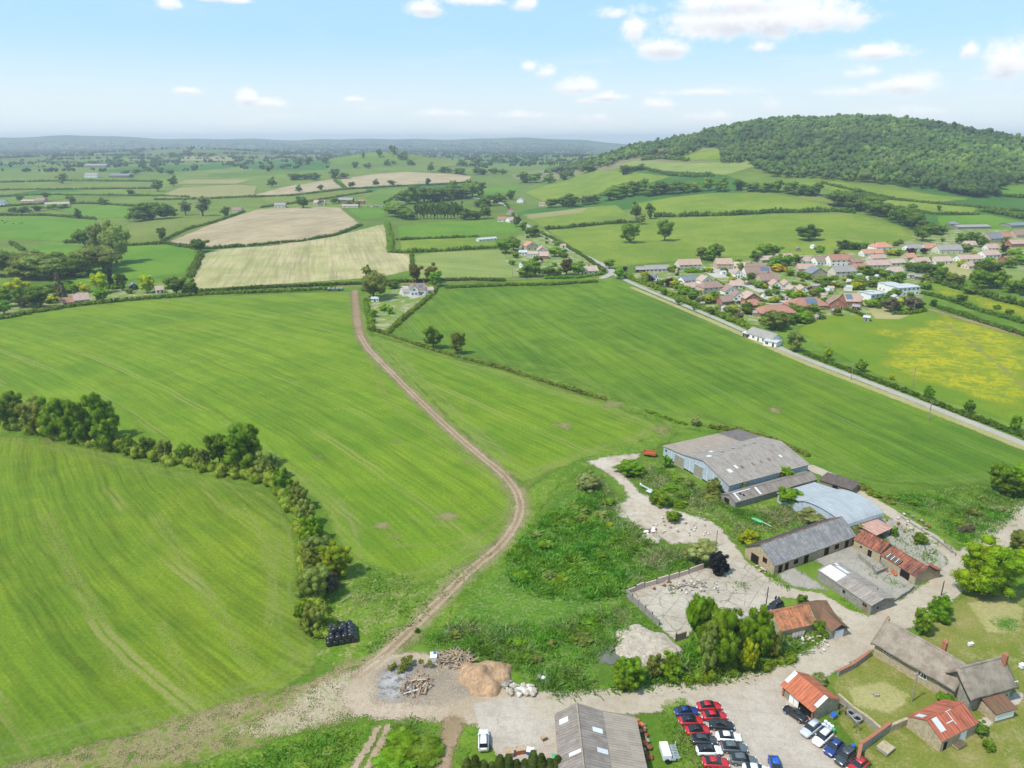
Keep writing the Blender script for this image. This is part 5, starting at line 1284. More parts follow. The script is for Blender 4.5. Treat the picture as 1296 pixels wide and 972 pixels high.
# ---------------------------------------------------------------- walls, fences
def wall(name, label, pts, h, th, mat, cap=None, cat='wall', posts=0, jag=0., z0=-.1, panels=0):
    W = [Vector(PZ(*p)) for p in pts]
    r = thing(name, label, cat, (W[0].x, W[0].y, 0)); g = random.Random(len(label))
    m = MB(); c = MB()
    for a, b in zip(W, W[1:]):
        d = b - a; L = d.length; d.normalize(); n = max(1, int(L / (panels or 2.4))); nr = Vector((-d.y, d.x)) * th / 2
        for i in range(n):
            p, q = a + d * L * i / n - W[0], a + d * L * (i + 1) / n - W[0]
            hh = h * (1 - jag * g.random())
            k = .04 if panels else 0; p = p + d * k
            pts8 = [p - nr, q - nr, q + nr, p + nr]
            for M_, za, zb, e in ((m, z0, hh, 1.),) + (((c, hh + .002, hh + .1, 1.25),) if cap else ()):
                mid = (p + q) / 2
                s = len(M_.v); M_.v += [((v.x - mid.x) * (e if 0 else 1) + mid.x, v.y, zz) for zz in (za, zb) for v in [mid + (w - mid) * 1 + (w - mid).dot(nr.normalized()) * nr.normalized() * (e - 1) for w in pts8]]
                for f in ((3, 2, 1, 0), (4, 5, 6, 7), (0, 1, 5, 4), (1, 2, 6, 5), (2, 3, 7, 6), (3, 0, 4, 7)): M_.f.append(tuple(s + t for t in f))
            if posts:
                MB().box(p.x - .1, p.y - .1, -.2, p.x + .1, p.y + .1, h * 1.12).build('post', M['timber_dark'], r)
    m.build('wall_panels' if panels else 'stonework', M[mat], r)
    if cap: c.build('coping', M[cap], r)
    return r
wall('silage_wall', 'grey sleeper panel wall on the left of the silage clamp', [(792, 754), (834, 793)], 1.9, .22, 'timber_grey' if 0 else 'block', None, 'wall', 1, .1, panels=2.2)
wall('silage_wall', 'pinkish concrete panel wall along the back of the silage clamp', [(793, 753), (815, 744), (846, 735), (871, 727), (890, 720)], 1.7, .22, 'pinkwall', None, 'wall', 1, .25, panels=2.6)
wall('silage_wall', 'short dark panel wall in front of the silage clamp by the trees', [(855, 812), (868, 808)], 1.8, .22, 'timber', None, 'wall', 1, .05, panels=1.6)
wall('stone_wall', 'stone wall with red coping between the car park and the lawn', [(1084, 970), (1088, 952), (1113, 934), (1125, 925)], 1.9, .45, 'stone_grey', 'brick')
wall('stone_wall', 'pale stone wall running up to the red outbuilding', [(1125, 926), (1147, 917)], 1.5, .5, 'stone', None)
wall('stone_wall', 'long grey stone wall beside the sheep pens', [(1060, 886), (1078, 902), (1098, 916), (1114, 930)], 1.4, .4, 'stone_grey', 'stone')
wall('stone_wall', 'low red-topped wall from the thatched cottage to the lane', [(1060, 856), (1080, 846), (1101, 830)], 1.3, .4, 'stone_grey', 'brick')
wall('block_wall', 'broken block wall of the yard before the red byre', [(1086, 706), (1104, 720), (1108, 728), (1122, 722), (1114, 713)], 1.3, .25, 'block', None, jag=.3)
wall('block_wall', 'low block wall along the back of the grey block shed', [(1128, 764), (1148, 752), (1156, 744)], 1., .25, 'block', None, jag=.3)
wall('block_wall', 'ruined block wall beside the pale rear track', [(1140, 655), (1160, 668), (1185, 684), (1205, 700)], .7, .3, 'block', None, jag=.5)

wall('broken_wall', 'low broken wall across the floor of the silage clamp', [(846, 748), (868, 742), (888, 738)], .55, .3, 'block', None, jag=.6)
wall('broken_wall', 'low broken wall stub at the middle of the silage clamp', [(868, 745), (878, 756)], .5, .3, 'block', None, jag=.6)
def rail_fence(label, pts, h=1.1, mat='timber', group=None, step=2.2, rails=2):
    W = [Vector(PZ(*p)) for p in pts]; r = thing('rail_fence', label, 'fence', (W[0].x, W[0].y, 0), group=group)
    m = MB()
    for a, b in zip(W, W[1:]):
        d = b - a; n = max(1, int(d.length / step))
        for i in range(n + 1):
            p = a + d * i / n - W[0]; MB().box(p.x - .07, p.y - .07, -.1, p.x + .07, p.y + .07, h).build('post', M[mat], r)
        for k in range(rails):
            z = h * (.5 + .42 * k); m.cyl((*(a - W[0]), z), (*(b - W[0]), z), .05, None, 5)
    m.build('rails', M[mat], r)
rail_fence('timber rails of the sheep pen beside the barrels', [(1055, 890), (1070, 905), (1088, 925)], .9)
rail_fence('cross rails of the sheep pen by the trough', [(1053, 910), (1062, 904), (1075, 895)], .9)
rail_fence('rail closing the end of the sheep pen', [(1080, 922), (1096, 912)], .9)
rail_fence('post and rail fence along the rear track', [(1195, 688), (1203, 697), (1209, 704)], 1.1)
# ---------------------------------------------------------------- houses of the village, the hamlet and the far farms
H = house
H('long low grey-roofed bungalow at the village crossroads', 'the long grey bungalow', (817, 345), (848, 344), 8, 2.6, 5.2, 'cream', 'tile_grey', win=6)
H('dark open-sided barn joined to the long grey bungalow', 'the dark open barn', (805, 345), (816, 345), 7, 2.4, 4.2, 'timber_dark', 'tile_grey', win=1, door=False, cat='barn', name='barn')
H('tall cream barn conversion with a tan tiled roof behind a clipped hedge', 'the cream barn conversion', (860, 342), (888, 341), 11, 4.2, 8, 'cream', 'tile_tan', win=5, floors=2)
H('square tan stone house with a tan roof at the pale forecourt', 'the tan stone house', (907, 341), (927, 341), 12, 4.4, 8.2, 'tanwall', 'tile_tan', win=3, floors=2)
H('low pale wing bending round beside the tan stone house', 'the pale bent wing', (927.5, 341), (942, 342), 7, 3, 5.8, 'cream', 'tile_pale', win=3)
H('small white cottage with a dark gable among purple trees', 'the small white cottage', (827, 356), (834, 356), 7, 2.8, 5.4, 'white', 'tile_slate', 'y', win=2)
H('white bungalow with a blue-grey roof nearest the clipped hedge', 'the blue-grey bungalow', (866, 360), (884, 358), 8, 2.7, 5.4, 'white', 'tile_slate', win=4)
H('white-gabled house with a pink roof above the brown roofs', 'the pink-roofed white gable', (888, 361), (902, 360), 8, 3, 6.2, 'white', 'tile_pink', 'y', win=3)
H('large brown-roofed house with a glass conservatory', 'the conservatory house', (890, 373), (916, 371), 10, 4.6, 8, 'pinkwall', 'tile_brown', win=4, floors=2, hip=3)
H('brown-roofed bungalow with one white gable beside the conservatory house', 'the one-gable bungalow', (917, 374), (937, 373), 9, 2.8, 6, 'white', 'tile_brown', 'y', win=3)
H('dark brown roofed house with solar panels by the laburnum', 'the solar brown house', (944, 351), (976, 350), 9, 3.2, 7.4, 'white', 'tile_brown', win=5, solar=(.6, .95))
H('brown house with dormer gables below the laburnum', 'the dormer house', (963, 361), (986, 360), 9, 3.6, 7.8, 'tanwall', 'tile_brown', win=4, floors=1, chim=(.5,))
H('twin white-gabled bungalow, upper one by the parking court', 'the upper twin-gabled bungalow', (976, 366), (990, 366), 9, 2.7, 5.8, 'white', 'tile_tan', 'y', win=2)
H('white gable joined right of the upper twin-gabled bungalow', 'the joined white gable', (990.5, 366), (1003, 366), 9, 2.7, 5.6, 'white', 'tile_tan', 'y', win=2)
H('twin white-gabled bungalow, lower one beside the purple plum', 'the lower twin-gabled bungalow', (998, 373), (1010, 373), 9, 2.7, 5.6, 'white', 'tile_pink', 'y', win=2)
H('white gable right of the lower twin-gabled bungalow', 'the lower joined gable', (1010.5, 373), (1024, 373), 9, 2.7, 5.6, 'white', 'tile_pink', 'y', win=2)
H('white-gabled brown bungalow left of the twin brick gables', 'the left brown gable', (928, 381), (942, 381), 9, 2.7, 6, 'white', 'tile_brown', 'y', win=2)
H('pink-roofed brick bungalow with twin gables', 'the brick twin gables', (943, 383), (962, 382), 9, 2.7, 6, 'brick', 'tile_pink', 'y', win=3)
H('square red hipped bungalow left of the biggest hipped roof', 'the square hipped bungalow', (946, 392), (967, 391), 9, 2.7, 5.6, 'brick', 'tile_red', win=3, hip=4)
H('biggest red hipped bungalow with deep eaves above the round green tree', 'the biggest hipped bungalow', (963, 402), (1007, 401), 11, 2.7, 6.4, 'brick', 'tile_red', win=7, hip=5, ov=.7)
H('red hipped bungalow with a grey solar panel and glass porch', 'the solar hipped bungalow', (1003, 394), (1049, 392), 12, 2.8, 7, 'brick', 'tile_red', win=6, hip=5.5, solar=(.42, .72))
H('roadside bungalow with a grey roof and red gable end', 'the roadside bungalow', (944, 427), (975, 437), 8, 2.8, 5.4, 'white', 'tile_grey', win=5)
H('flat-roofed white garage in front of the roadside bungalow', 'the flat white garage', (966, 437), (982, 440), 6, 2.6, 2.9, 'white', 'flat_roof', win=2, cat='garage', name='garage')
H('tan stone house behind the two white garden gables by the copse', 'the far tan house', (1010, 347), (1032, 347), 9, 4.2, 7.6, 'tanwall', 'tile_tan', win=3, floors=2)
H('stone house with a blue slate gable and timber porch', 'the slate-gabled house', (1026, 353), (1046, 352), 10, 4.2, 8.2, 'tanwall', 'tile_slate', 'y', win=3, floors=1)
H('far tan bungalow behind the bright green trees', 'the far bungalow', (964, 333), (980, 332), 8, 2.7, 5.4, 'tanwall', 'tile_pale', win=3)
H('far red-roofed house half hidden by trees at the pasture', 'the far red house', (984, 331), (1004, 330), 8, 3, 6.2, 'tanwall', 'tile_tan', win=3)
H('small white far house with a pink roof above the grey slate', 'the far pink house', (1014, 335), (1029, 334), 8, 2.8, 5.8, 'white', 'tile_pink', win=2)
H('two-storey house with a broad red roof and white left gable', 'the broad red house', (1051, 337), (1077, 336), 10, 5, 9, 'white', 'tile_red', win=4, floors=2, chim=(.75,))
H('brown-roofed annexe right of the broad red house', 'the brown annexe', (1078, 337), (1091, 336), 8, 3.2, 6.2, 'brick', 'tile_brown', win=2)
H('cream two-storey house with a grey-tan roof over a garden of shrubs', 'the cream house', (1057, 352), (1083, 351), 10, 4.8, 8.4, 'cream', 'tile_grey', win=4, floors=2)
H('tall villa with an orange hipped roof and two brick chimneys', 'the orange villa', (1108, 322), (1129, 321), 12, 6.4, 10, 'white', 'tile_orange', win=3, floors=2, hip=5, chim=(.1, .9))
H('lower orange-roofed wing left of the orange villa', 'the orange wing', (1093, 325), (1118, 324), 8, 3, 6, 'white', 'tile_orange', win=4)
H('long pink-roofed bungalow with white dormers', 'the long pink bungalow', (1098, 340), (1127, 339), 9, 2.8, 6.4, 'pinkwall', 'tile_pink', win=5)
H('pale low bungalow joined to the long pink one', 'the pale low bungalow', (1128, 337), (1146, 336), 8, 2.7, 5.2, 'cream', 'tile_pale', win=3)
H('pale bungalow with a grey gable at the pasture corner', 'the grey-gable bungalow', (1150, 318), (1170, 317), 9, 2.7, 5.6, 'white', 'tile_grey', win=3)
H('brick house with solar roof lights and a lean-to', 'the brick solar house', (1048, 391), (1070, 392), 10, 3.2, 7.2, 'brick', 'tile_brown', 'y', win=2)
H('pink brick wing with a white dormer right of the solar roof', 'the pink brick wing', (1070.5, 388), (1091, 388), 11, 3.4, 7.4, 'brick', 'tile_tan', win=3, solar=(.05, .45))
H('dark timber summerhouse on the dry lawn', 'the summerhouse', (1078, 392), (1087, 393), 4, 2.2, 3.2, 'timber_dark', 'tile_grey', win=1, cat='shed', name='summerhouse')
H('modern white cube house with tall windows', 'the white cube house', (1101, 384), (1118, 382), 11, 5.8, 6.1, 'white', 'flat_roof', win=3, floors=2)
H('grey slated wing on the left of the white cube house', 'the grey wing', (1086, 381), (1101, 383), 9, 3.2, 6.2, 'white', 'tile_slate', win=2)
H('modern flat-roofed white house with a long balcony window', 'the balcony house', (1136, 375), (1163, 373), 12, 5.6, 5.9, 'white', 'flat_roof', win=5, floors=2)
H('white block rising behind the balcony house', 'the white block', (1122, 370), (1137, 369), 9, 5.4, 5.7, 'white', 'flat_roof', win=1, floors=1, door=False)
H('small white garden shed above the balcony house', 'the white shed', (1148, 352), (1157, 352), 5, 2.4, 3.4, 'white', 'tile_grey', win=1, cat='shed', name='shed')
H('small grey-green garden shed right of the white shed', 'the grey shed', (1158, 354), (1167, 354), 5, 2.4, 3.2, 'timber', 'tile_grey', win=1, cat='shed', name='shed')
H('orange-red roofed cottage left of the wide grey house', 'the orange cottage', (1172, 318), (1187, 317), 9, 3, 6.4, 'cream', 'tile_orange', win=2)
H('wide pale house with a long grey roof', 'the wide grey house', (1189, 322), (1218, 321), 11, 4, 7.8, 'cream', 'tile_grey', win=4, floors=1)
H('pale-roofed white bungalow in front of the dry lawn', 'the pale-roofed bungalow', (1184, 335), (1206, 334), 10, 2.8, 6, 'white', 'tile_pale', win=4)
H('low pink-grey bungalow left of the purple tree', 'the low pink-grey bungalow', (1215, 332), (1243, 331), 9, 2.7, 5.6, 'white', 'tile_pink', win=4)
H('white bungalow with a pale pink roof beside the purple tree', 'the pink-topped bungalow', (1247, 327), (1266, 326), 10, 2.9, 6.2, 'white', 'tile_pink', win=4)
H('low tan roofed range left of the tall slate gable', 'the low tan range', (1241, 307), (1257, 307), 9, 3, 6.2, 'tanwall', 'tile_tan', win=3)
H('tall stone house with a dark blue slate roof', 'the tall slate house', (1253, 308), (1269, 307), 11, 4.6, 9.4, 'tanwall', 'tile_slate', win=3, floors=2)
H('small red-roofed cottage right of the tall slate house', 'the small red cottage', (1268, 303), (1280, 303), 9, 3, 6.4, 'tanwall', 'tile_red', win=2)
H('long brick range at the right edge of the photo', 'the right-edge range', (1280, 313), (1304, 312), 10, 3.2, 6.4, 'brick', 'tile_tan', win=4)
H('brown barn-like house at the right edge behind the brick range', 'the right-edge barn house', (1286, 302), (1310, 301), 12, 3.6, 8.4, 'tanwall', 'tile_brown', win=3)
H('long low grey farm shed behind the dark trees', 'the long farm shed', (1212, 291), (1254, 290), 14, 3, 4.6, 'block', 'tile_grey', win=5, door=False, cat='shed', name='farm_shed')
H('small hipped grey barn in the field above the farm sheds', 'the small grey barn', (1204, 287), (1214, 287), 9, 3, 6, 'timber', 'tile_slate', win=1, hip=4, cat='barn', name='barn')
H('grey farm shed at the right edge above the houses', 'the edge farm shed', (1280, 289), (1302, 288), 16, 3, 5, 'block', 'tile_slate', win=2, cat='shed', name='farm_shed')
for lab, sh, A, B, W_, e, r_, wl, rf, ax in (
 ('pink-roofed bungalow squeezed between the one-gable bungalow and the street', 'the squeezed bungalow', (925, 366), (940, 366), 8, 2.7, 5.6, 'cream', 'tile_pink', 'x'),
 ('pale gabled house above the village street end', 'the street-end gable', (930, 352), (940, 352), 8, 3.4, 6.6, 'white', 'tile_tan', 'y'),
 ('brown bungalow behind the solar brown house', 'the brown back bungalow', (948, 343), (966, 342), 8, 2.7, 5.4, 'tanwall', 'tile_brown', 'x'),
 ('pale red house left of the long pink bungalow', 'the pale red house', (1080, 345), (1096, 345), 8, 3.4, 6.8, 'cream', 'tile_red', 'x'),
 ('low tan bungalow between the villa and the long pink bungalow', 'the tan middle bungalow', (1104, 331), (1122, 330), 8, 2.7, 5.4, 'cream', 'tile_tan', 'x'),
 ('white house with a pale roof above the white block', 'the pale upper house', (1128, 349), (1144, 348), 9, 3., 6.2, 'white', 'tile_pale', 'x'),
 ('cream cottage with pink roof left of the pale-roofed bungalow', 'the cream pink cottage', (1160, 336), (1178, 335), 9, 2.8, 6., 'cream', 'tile_pink', 'x'),
 ('orange-pink roof half hidden right of the cream pink cottage', 'the half-hidden roof', (1148, 330), (1160, 329), 8, 2.8, 5.8, 'tanwall', 'tile_orange', 'x'),
 ('white-walled brown house right of the far pink house', 'the white-walled brown house', (1034, 336), (1047, 335), 9, 3.4, 6.8, 'white', 'tile_brown', 'x'),
 ('tan cottage below the low pink-grey bungalow', 'the tan lower cottage', (1226, 341), (1240, 340), 8, 2.7, 5.4, 'cream', 'tile_tan', 'x'),
 ('red-roofed bungalow right of the pink-topped bungalow', 'the red edge bungalow', (1274, 334), (1292, 333), 9, 2.8, 6., 'brick', 'tile_red', 'x'),
 ('pale cottage left of the low tan range', 'the pale range cottage', (1222, 314), (1236, 314), 9, 3., 6.2, 'cream', 'tile_pink', 'x'),
 ('brick house with a brown roof left of the square hipped bungalow', 'the hedge brick house', (914, 387), (928, 386), 8, 2.7, 5.6, 'brick', 'tile_brown', 'x'),
 ('pink bungalow left of the conservatory house by the hedge', 'the hedge pink bungalow', (868, 369), (884, 368), 8, 2.7, 5.4, 'cream', 'tile_pink', 'x'),
 ('tan-roofed house in the right part of the dry gardens', 'the garden tan house', (1250, 318), (1264, 318), 9, 3., 6.4, 'white', 'tile_tan', 'x')):
    H(lab, sh, A, B, W_, e, r_, wl, rf, ax, chim=(.3,) if len(lab) % 2 else ())
# hamlet on the road
H('terracotta-roofed house at the top of the hamlet', 'the terracotta house', (666, 317), (681, 316), 10, 4, 7.6, 'pinkwall', 'tile_orange', 'y', win=2)
H('pink-roofed cottage row in the hamlet', 'the pink cottage row', (680, 323), (692, 323), 14, 4, 7.2, 'pinkwall', 'tile_pink', 'y', win=2)
H('low brick house with a grey-pink roof beside the bright round tree', 'the low brick house', (683, 328), (694, 328), 9, 3, 6, 'brick', 'tile_pink', win=2)
H('white glazed garden room in the hamlet', 'the garden room', (657, 323), (667, 323), 7, 2.6, 4.2, 'white', 'flat_roof', win=3, cat='garden room', name='garden_room')
H('white extension with big windows in front of the cottage row', 'the white extension', (668, 326), (681, 326), 8, 3.4, 5, 'white', 'tile_pale', win=4)
H('pale bungalow with a tan roof by the hamlet road mouth', 'the road-mouth bungalow', (738, 348), (757, 347), 9, 3, 6.2, 'cream', 'tile_pale', win=3, chim=(.5,))
H('white gabled house far up the hamlet road', 'the far white gable', (654, 257), (662, 257), 10, 5, 8.6, 'white', 'tile_grey', 'y', win=2)
H('small cream house among dark trees above the road', 'the small cream house', (682, 261), (692, 261), 9, 3.4, 6.6, 'cream', 'tile_brown', win=2)
H('red-roofed house high on the hamlet road', 'the high red house', (641, 272), (651, 272), 12, 4, 8.4, 'pinkwall', 'tile_red', 'y', win=2)
H('white cottage with a red roof left of the hamlet road', 'the left red cottage', (630, 281), (641, 281), 9, 3, 6.4, 'white', 'tile_red', win=2)
H('pale house with a pink roof where the hamlet road bends', 'the road-bend house', (645, 282), (658, 281), 10, 3, 6.4, 'white', 'tile_pink', win=3)
H('row of low white greenhouses beside the paddock', 'the greenhouses', (606, 306), (629, 304), 6, 2.2, 3.4, 'white', 'flat_roof', win=5, cat='greenhouse', name='greenhouse')
# far farms
H('big open grey barn at the far farm on the tan field', 'the open grey barn', (428, 257), (446, 257), 20, 5, 8, 'timber', 'tile_grey', win=2, cat='barn', name='barn')
H('low pale sheds in front of the open grey barn', 'the low pale sheds', (433, 263), (453, 263), 12, 3, 4.6, 'cream', 'tile_pale', win=3, cat='shed', name='farm_shed')
H('pink-roofed farmhouse left of the open grey barn', 'the pink farmhouse', (397, 260), (411, 260), 12, 4, 8, 'cream', 'tile_pink', win=3)
H('grey farmhouse beyond the large reddish field', 'the grey farmhouse', (347, 263), (361, 263), 12, 4, 7, 'cream', 'tile_grey', win=3)
H('small brick barn right of the open grey barn', 'the small brick barn', (453, 258), (461, 258), 10, 4, 6.5, 'brick', 'tile_brown', win=1, cat='barn', name='barn')
H('cottage beside the purple beech above the reddish field', 'the beech cottage', (294, 269), (305, 269), 10, 3.4, 7, 'cream', 'tile_brown', win=2)
H('dark sheet-roofed barn half hidden by willows at the left', 'the dark willow barn', (9, 333), (41, 332), 16, 3.4, 6, 'timber_dark', 'sheet_brown', win=3, door=False, cat='barn', name='barn')
H('lane cottage with a pinkish grey roof behind the long hedge', 'the grey lane cottage', (95, 386), (114, 384), 8, 3, 6.6, 'tanwall', 'tile_pink', win=3, chim=(.05,))
H('lower dark red roofed end of the lane cottage', 'the dark red cottage end', (80.5, 388), (94.7, 386.4), 7.5, 2.4, 5, 'cream', 'tile_red', win=2)
H('small timber garden shed beside the yellow-green willow', 'the willow garden shed', (166, 367), (175, 366), 6, 2.4, 4.4, 'timber_dark', 'tile_slate', 'y', win=1, cat='shed', name='shed')
H('small pale cottage with a pink roof at the straw field corner', 'the straw corner cottage', (198, 372), (208, 371), 7, 2.6, 5, 'white', 'tile_pink', win=2)
H('white farm building at the far left edge', 'the left-edge farmhouse', (-4, 260), (6, 260), 12, 4, 8, 'white', 'tile_slate', win=2)
H('brown stone farmhouse in the far left farm', 'the brown farmhouse', (44, 258), (56, 258), 14, 5, 9, 'tanwall', 'tile_brown', win=3)
H('long pale sheds of the far left farm', 'the long pale sheds', (57, 261), (88, 260), 14, 3, 5, 'white', 'tile_pale', win=4, cat='shed', name='farm_shed')
H('low brown shed left of the brown farmhouse', 'the low brown shed', (26, 257), (43, 257), 14, 3, 5, 'tanwall', 'tile_pink', win=2, cat='shed', name='farm_shed')
H('white farmhouse far out on the left plain', 'the plain farmhouse', (107, 225), (123, 225), 20, 6, 11, 'white', 'tile_grey', win=3)
H('wide dark farm shed right of the plain farmhouse', 'the wide dark shed', (138, 225), (163, 225), 30, 5, 9, 'timber', 'tile_slate', win=2, cat='shed', name='farm_shed')
H('grey sheds of the farm in the middle of the plain', 'the mid-plain sheds', (106, 212), (134, 212), 30, 6, 10, 'block', 'tile_grey', win=3, cat='shed', name='farm_shed')
H('pale-roofed barn at the foot of the far hill fields', 'the hill-foot barn', (690, 220), (702, 220), 20, 4, 8, 'cream', 'tile_pink', win=2, cat='barn', name='barn')

def white_house():
    (x, y, z), yaw, L = frame3((519, 374), (539, 373), 9)
    r = thing('house', 'white gabled house with solar panel and terrace at the track end', 'house', (x, y, z), yaw)
    HOUSES.append(('the white house', 527, 374))
    gable_shell(r, L, 7.5, 4.2, 7.4, 'white', 'tile_brown', .3, chim_ if 0 else .14)
    g = MB().prism([(0, -.3), (5.4, -.3), (5.4, 4.6), (2.7, 7.9), (0, 4.6)], -2.4, 4, 'y').build('gable_wing', M['white'], r)
    q = MB().slab([(-.3, -2.7, 4.33), (2.7, -2.7, 8.02), (2.7, 4, 8.02), (-.3, 4, 4.33)], .14).slab([(2.702, -2.7, 8.02), (5.7, -2.7, 4.33), (5.7, 4, 4.33), (2.702, 4, 8.02)], .14).build('gable_roof', M['tile_brown'], r)
    for u, z_, w in ((1.6, .9, 1.3), (3.9, .9, 1.3), (2.7, 3.6, 1.4)): fr(r, 'y0', u, z_, w, 1.3, L, 7.5).location = (0, -2.42, 0)
    for u in (6.6, 8.6): fr(r, 'y0', u, .9, 1.3, 1.3, L, 7.5)
    fr(r, 'y0', 7.6, .05, 1, 2.1, L, 7.5, 'door', 'frame', 'timber_dark', mull=0, handle=True)
    MB().slab([(6.2, .5, 4.75), (9.2, .5, 4.75), (9.2, 2.8, 6.75), (6.2, 2.8, 6.75)], .06).build('solar_panel', M['solar'], r)
    chimney(r, 2.7, 3.6, 7, 9.2); chimney(r, L - .6, 3.7, 6.6, 8.8)
    MB().box(-4.6, 0, -.3, -.02, 5, 2.5).build('annexe', M['white'], r)
    MB().slab([(-4.9, -.3, 2.5), (.0, -.3, 2.5), (.0, 5.2, 3.9), (-4.9, 5.2, 3.9)], .12).build('annexe_roof', M['tile_grey'], r)
    MB().box(L + .02, .5, -.3, L + 5.5, 6, 3.).build('side_wing', M['white'], r)
    MB().slab([(L + .02, .2, 3.05), (L + 5.8, .2, 3.05), (L + 5.8, 3.25, 4.8), (L + .02, 3.25, 4.8)], .12).slab([(L + .02, 3.252, 4.8), (L + 5.8, 3.252, 4.8), (L + 5.8, 6.3, 3.05), (L + .02, 6.3, 3.05)], .12).build('side_wing_roof', M['tile_pink'], r)
    fr(r, 'y0', L + 2.7, .9, 2., 1.3, L, 7.5).location = (0, .5, 0)
white_house()
H('small pale glazed greenhouse in the garden of the white house', 'the pale greenhouse', (470, 382), (479, 382), 3, 2.1, 3., 'frame', 'flat_roof', win=3, cat='greenhouse', name='greenhouse')
H('white-roofed gazebo beside the roadside bungalow', 'the gazebo', (940, 426), (946, 428), 3, 2.3, 2.6, 'timber_dark', 'white_panel', win=1, cat='gazebo', name='gazebo')
H('pale garden cabin at the edge of the buttercup meadow', 'the garden cabin', (1092, 406), (1100, 407), 4, 2.2, 3, 'block', 'flat_roof', win=1, cat='shed', name='shed')
# ---------------------------------------------------------------- cars
PAINT = {'red': (.42, .012, .018), 'dark red': (.3, .01, .02), 'blue': (.012, .035, .16), 'bright blue': (.01, .08, .42), 'black': (.012, .012, .014), 'grey': (.085, .105, .115), 'dark grey': (.035, .042, .046), 'silver': (.44, .46, .49), 'white': (.78, .78, .78)}
def paint_mat():
    m, t = newmat('car_paint'); oi = t.n('ObjectInfo')
    p = t.n('BsdfPrincipled', None, Base_Color=oi.outputs['Color'], Roughness=.28, Metallic=.0)
    p.inputs['Coat Weight'].default_value = .6; p.inputs['Coat Roughness'].default_value = .06
    o = t.n('OutputMaterial'); t.t.links.new(p.outputs[0], o.inputs[0]); return m
M['paint'] = paint_mat()
M['tyre'] = plain('tyre_rubber', (.018, .018, .018), .9, .1, var=.1)
M['alloy'] = plain('alloy_rim', (.38, .38, .39), .35, .5, metal=.6, var=.05)
M['lamp'] = plain('headlamp_lens', (.7, .72, .75), .15, .6, var=.03)
M['tail'] = plain('tail_lamp_lens', (.4, .01, .01), .2, .5, var=.03)
M['plate'] = plain('number_plate', (.75, .75, .7), .5, .3, var=.02)
M['carglass'] = plain('car_glass', (.016, .019, .023), .08, .6, var=.05)

def loft(st, name, mat, parent, smooth=True, cap=True):
    V = []; Fc = []; n = len(st[0])
    for s in st: V += s
    for i in range(len(st) - 1):
        for j in range(n - 1): Fc.append((i * n + j, i * n + j + 1, (i + 1) * n + j + 1, (i + 1) * n + j))
    if cap: Fc.append(tuple(reversed(range(n)))); Fc.append(tuple((len(st) - 1) * n + j for j in range(n)))
    for i in range(len(st) - 1): Fc.append((i * n + n - 1, i * n, (i + 1) * n, (i + 1) * n + n - 1))
    m = MB(); m.v = V; m.f = Fc
    return m.build(name, mat, parent, smooth)

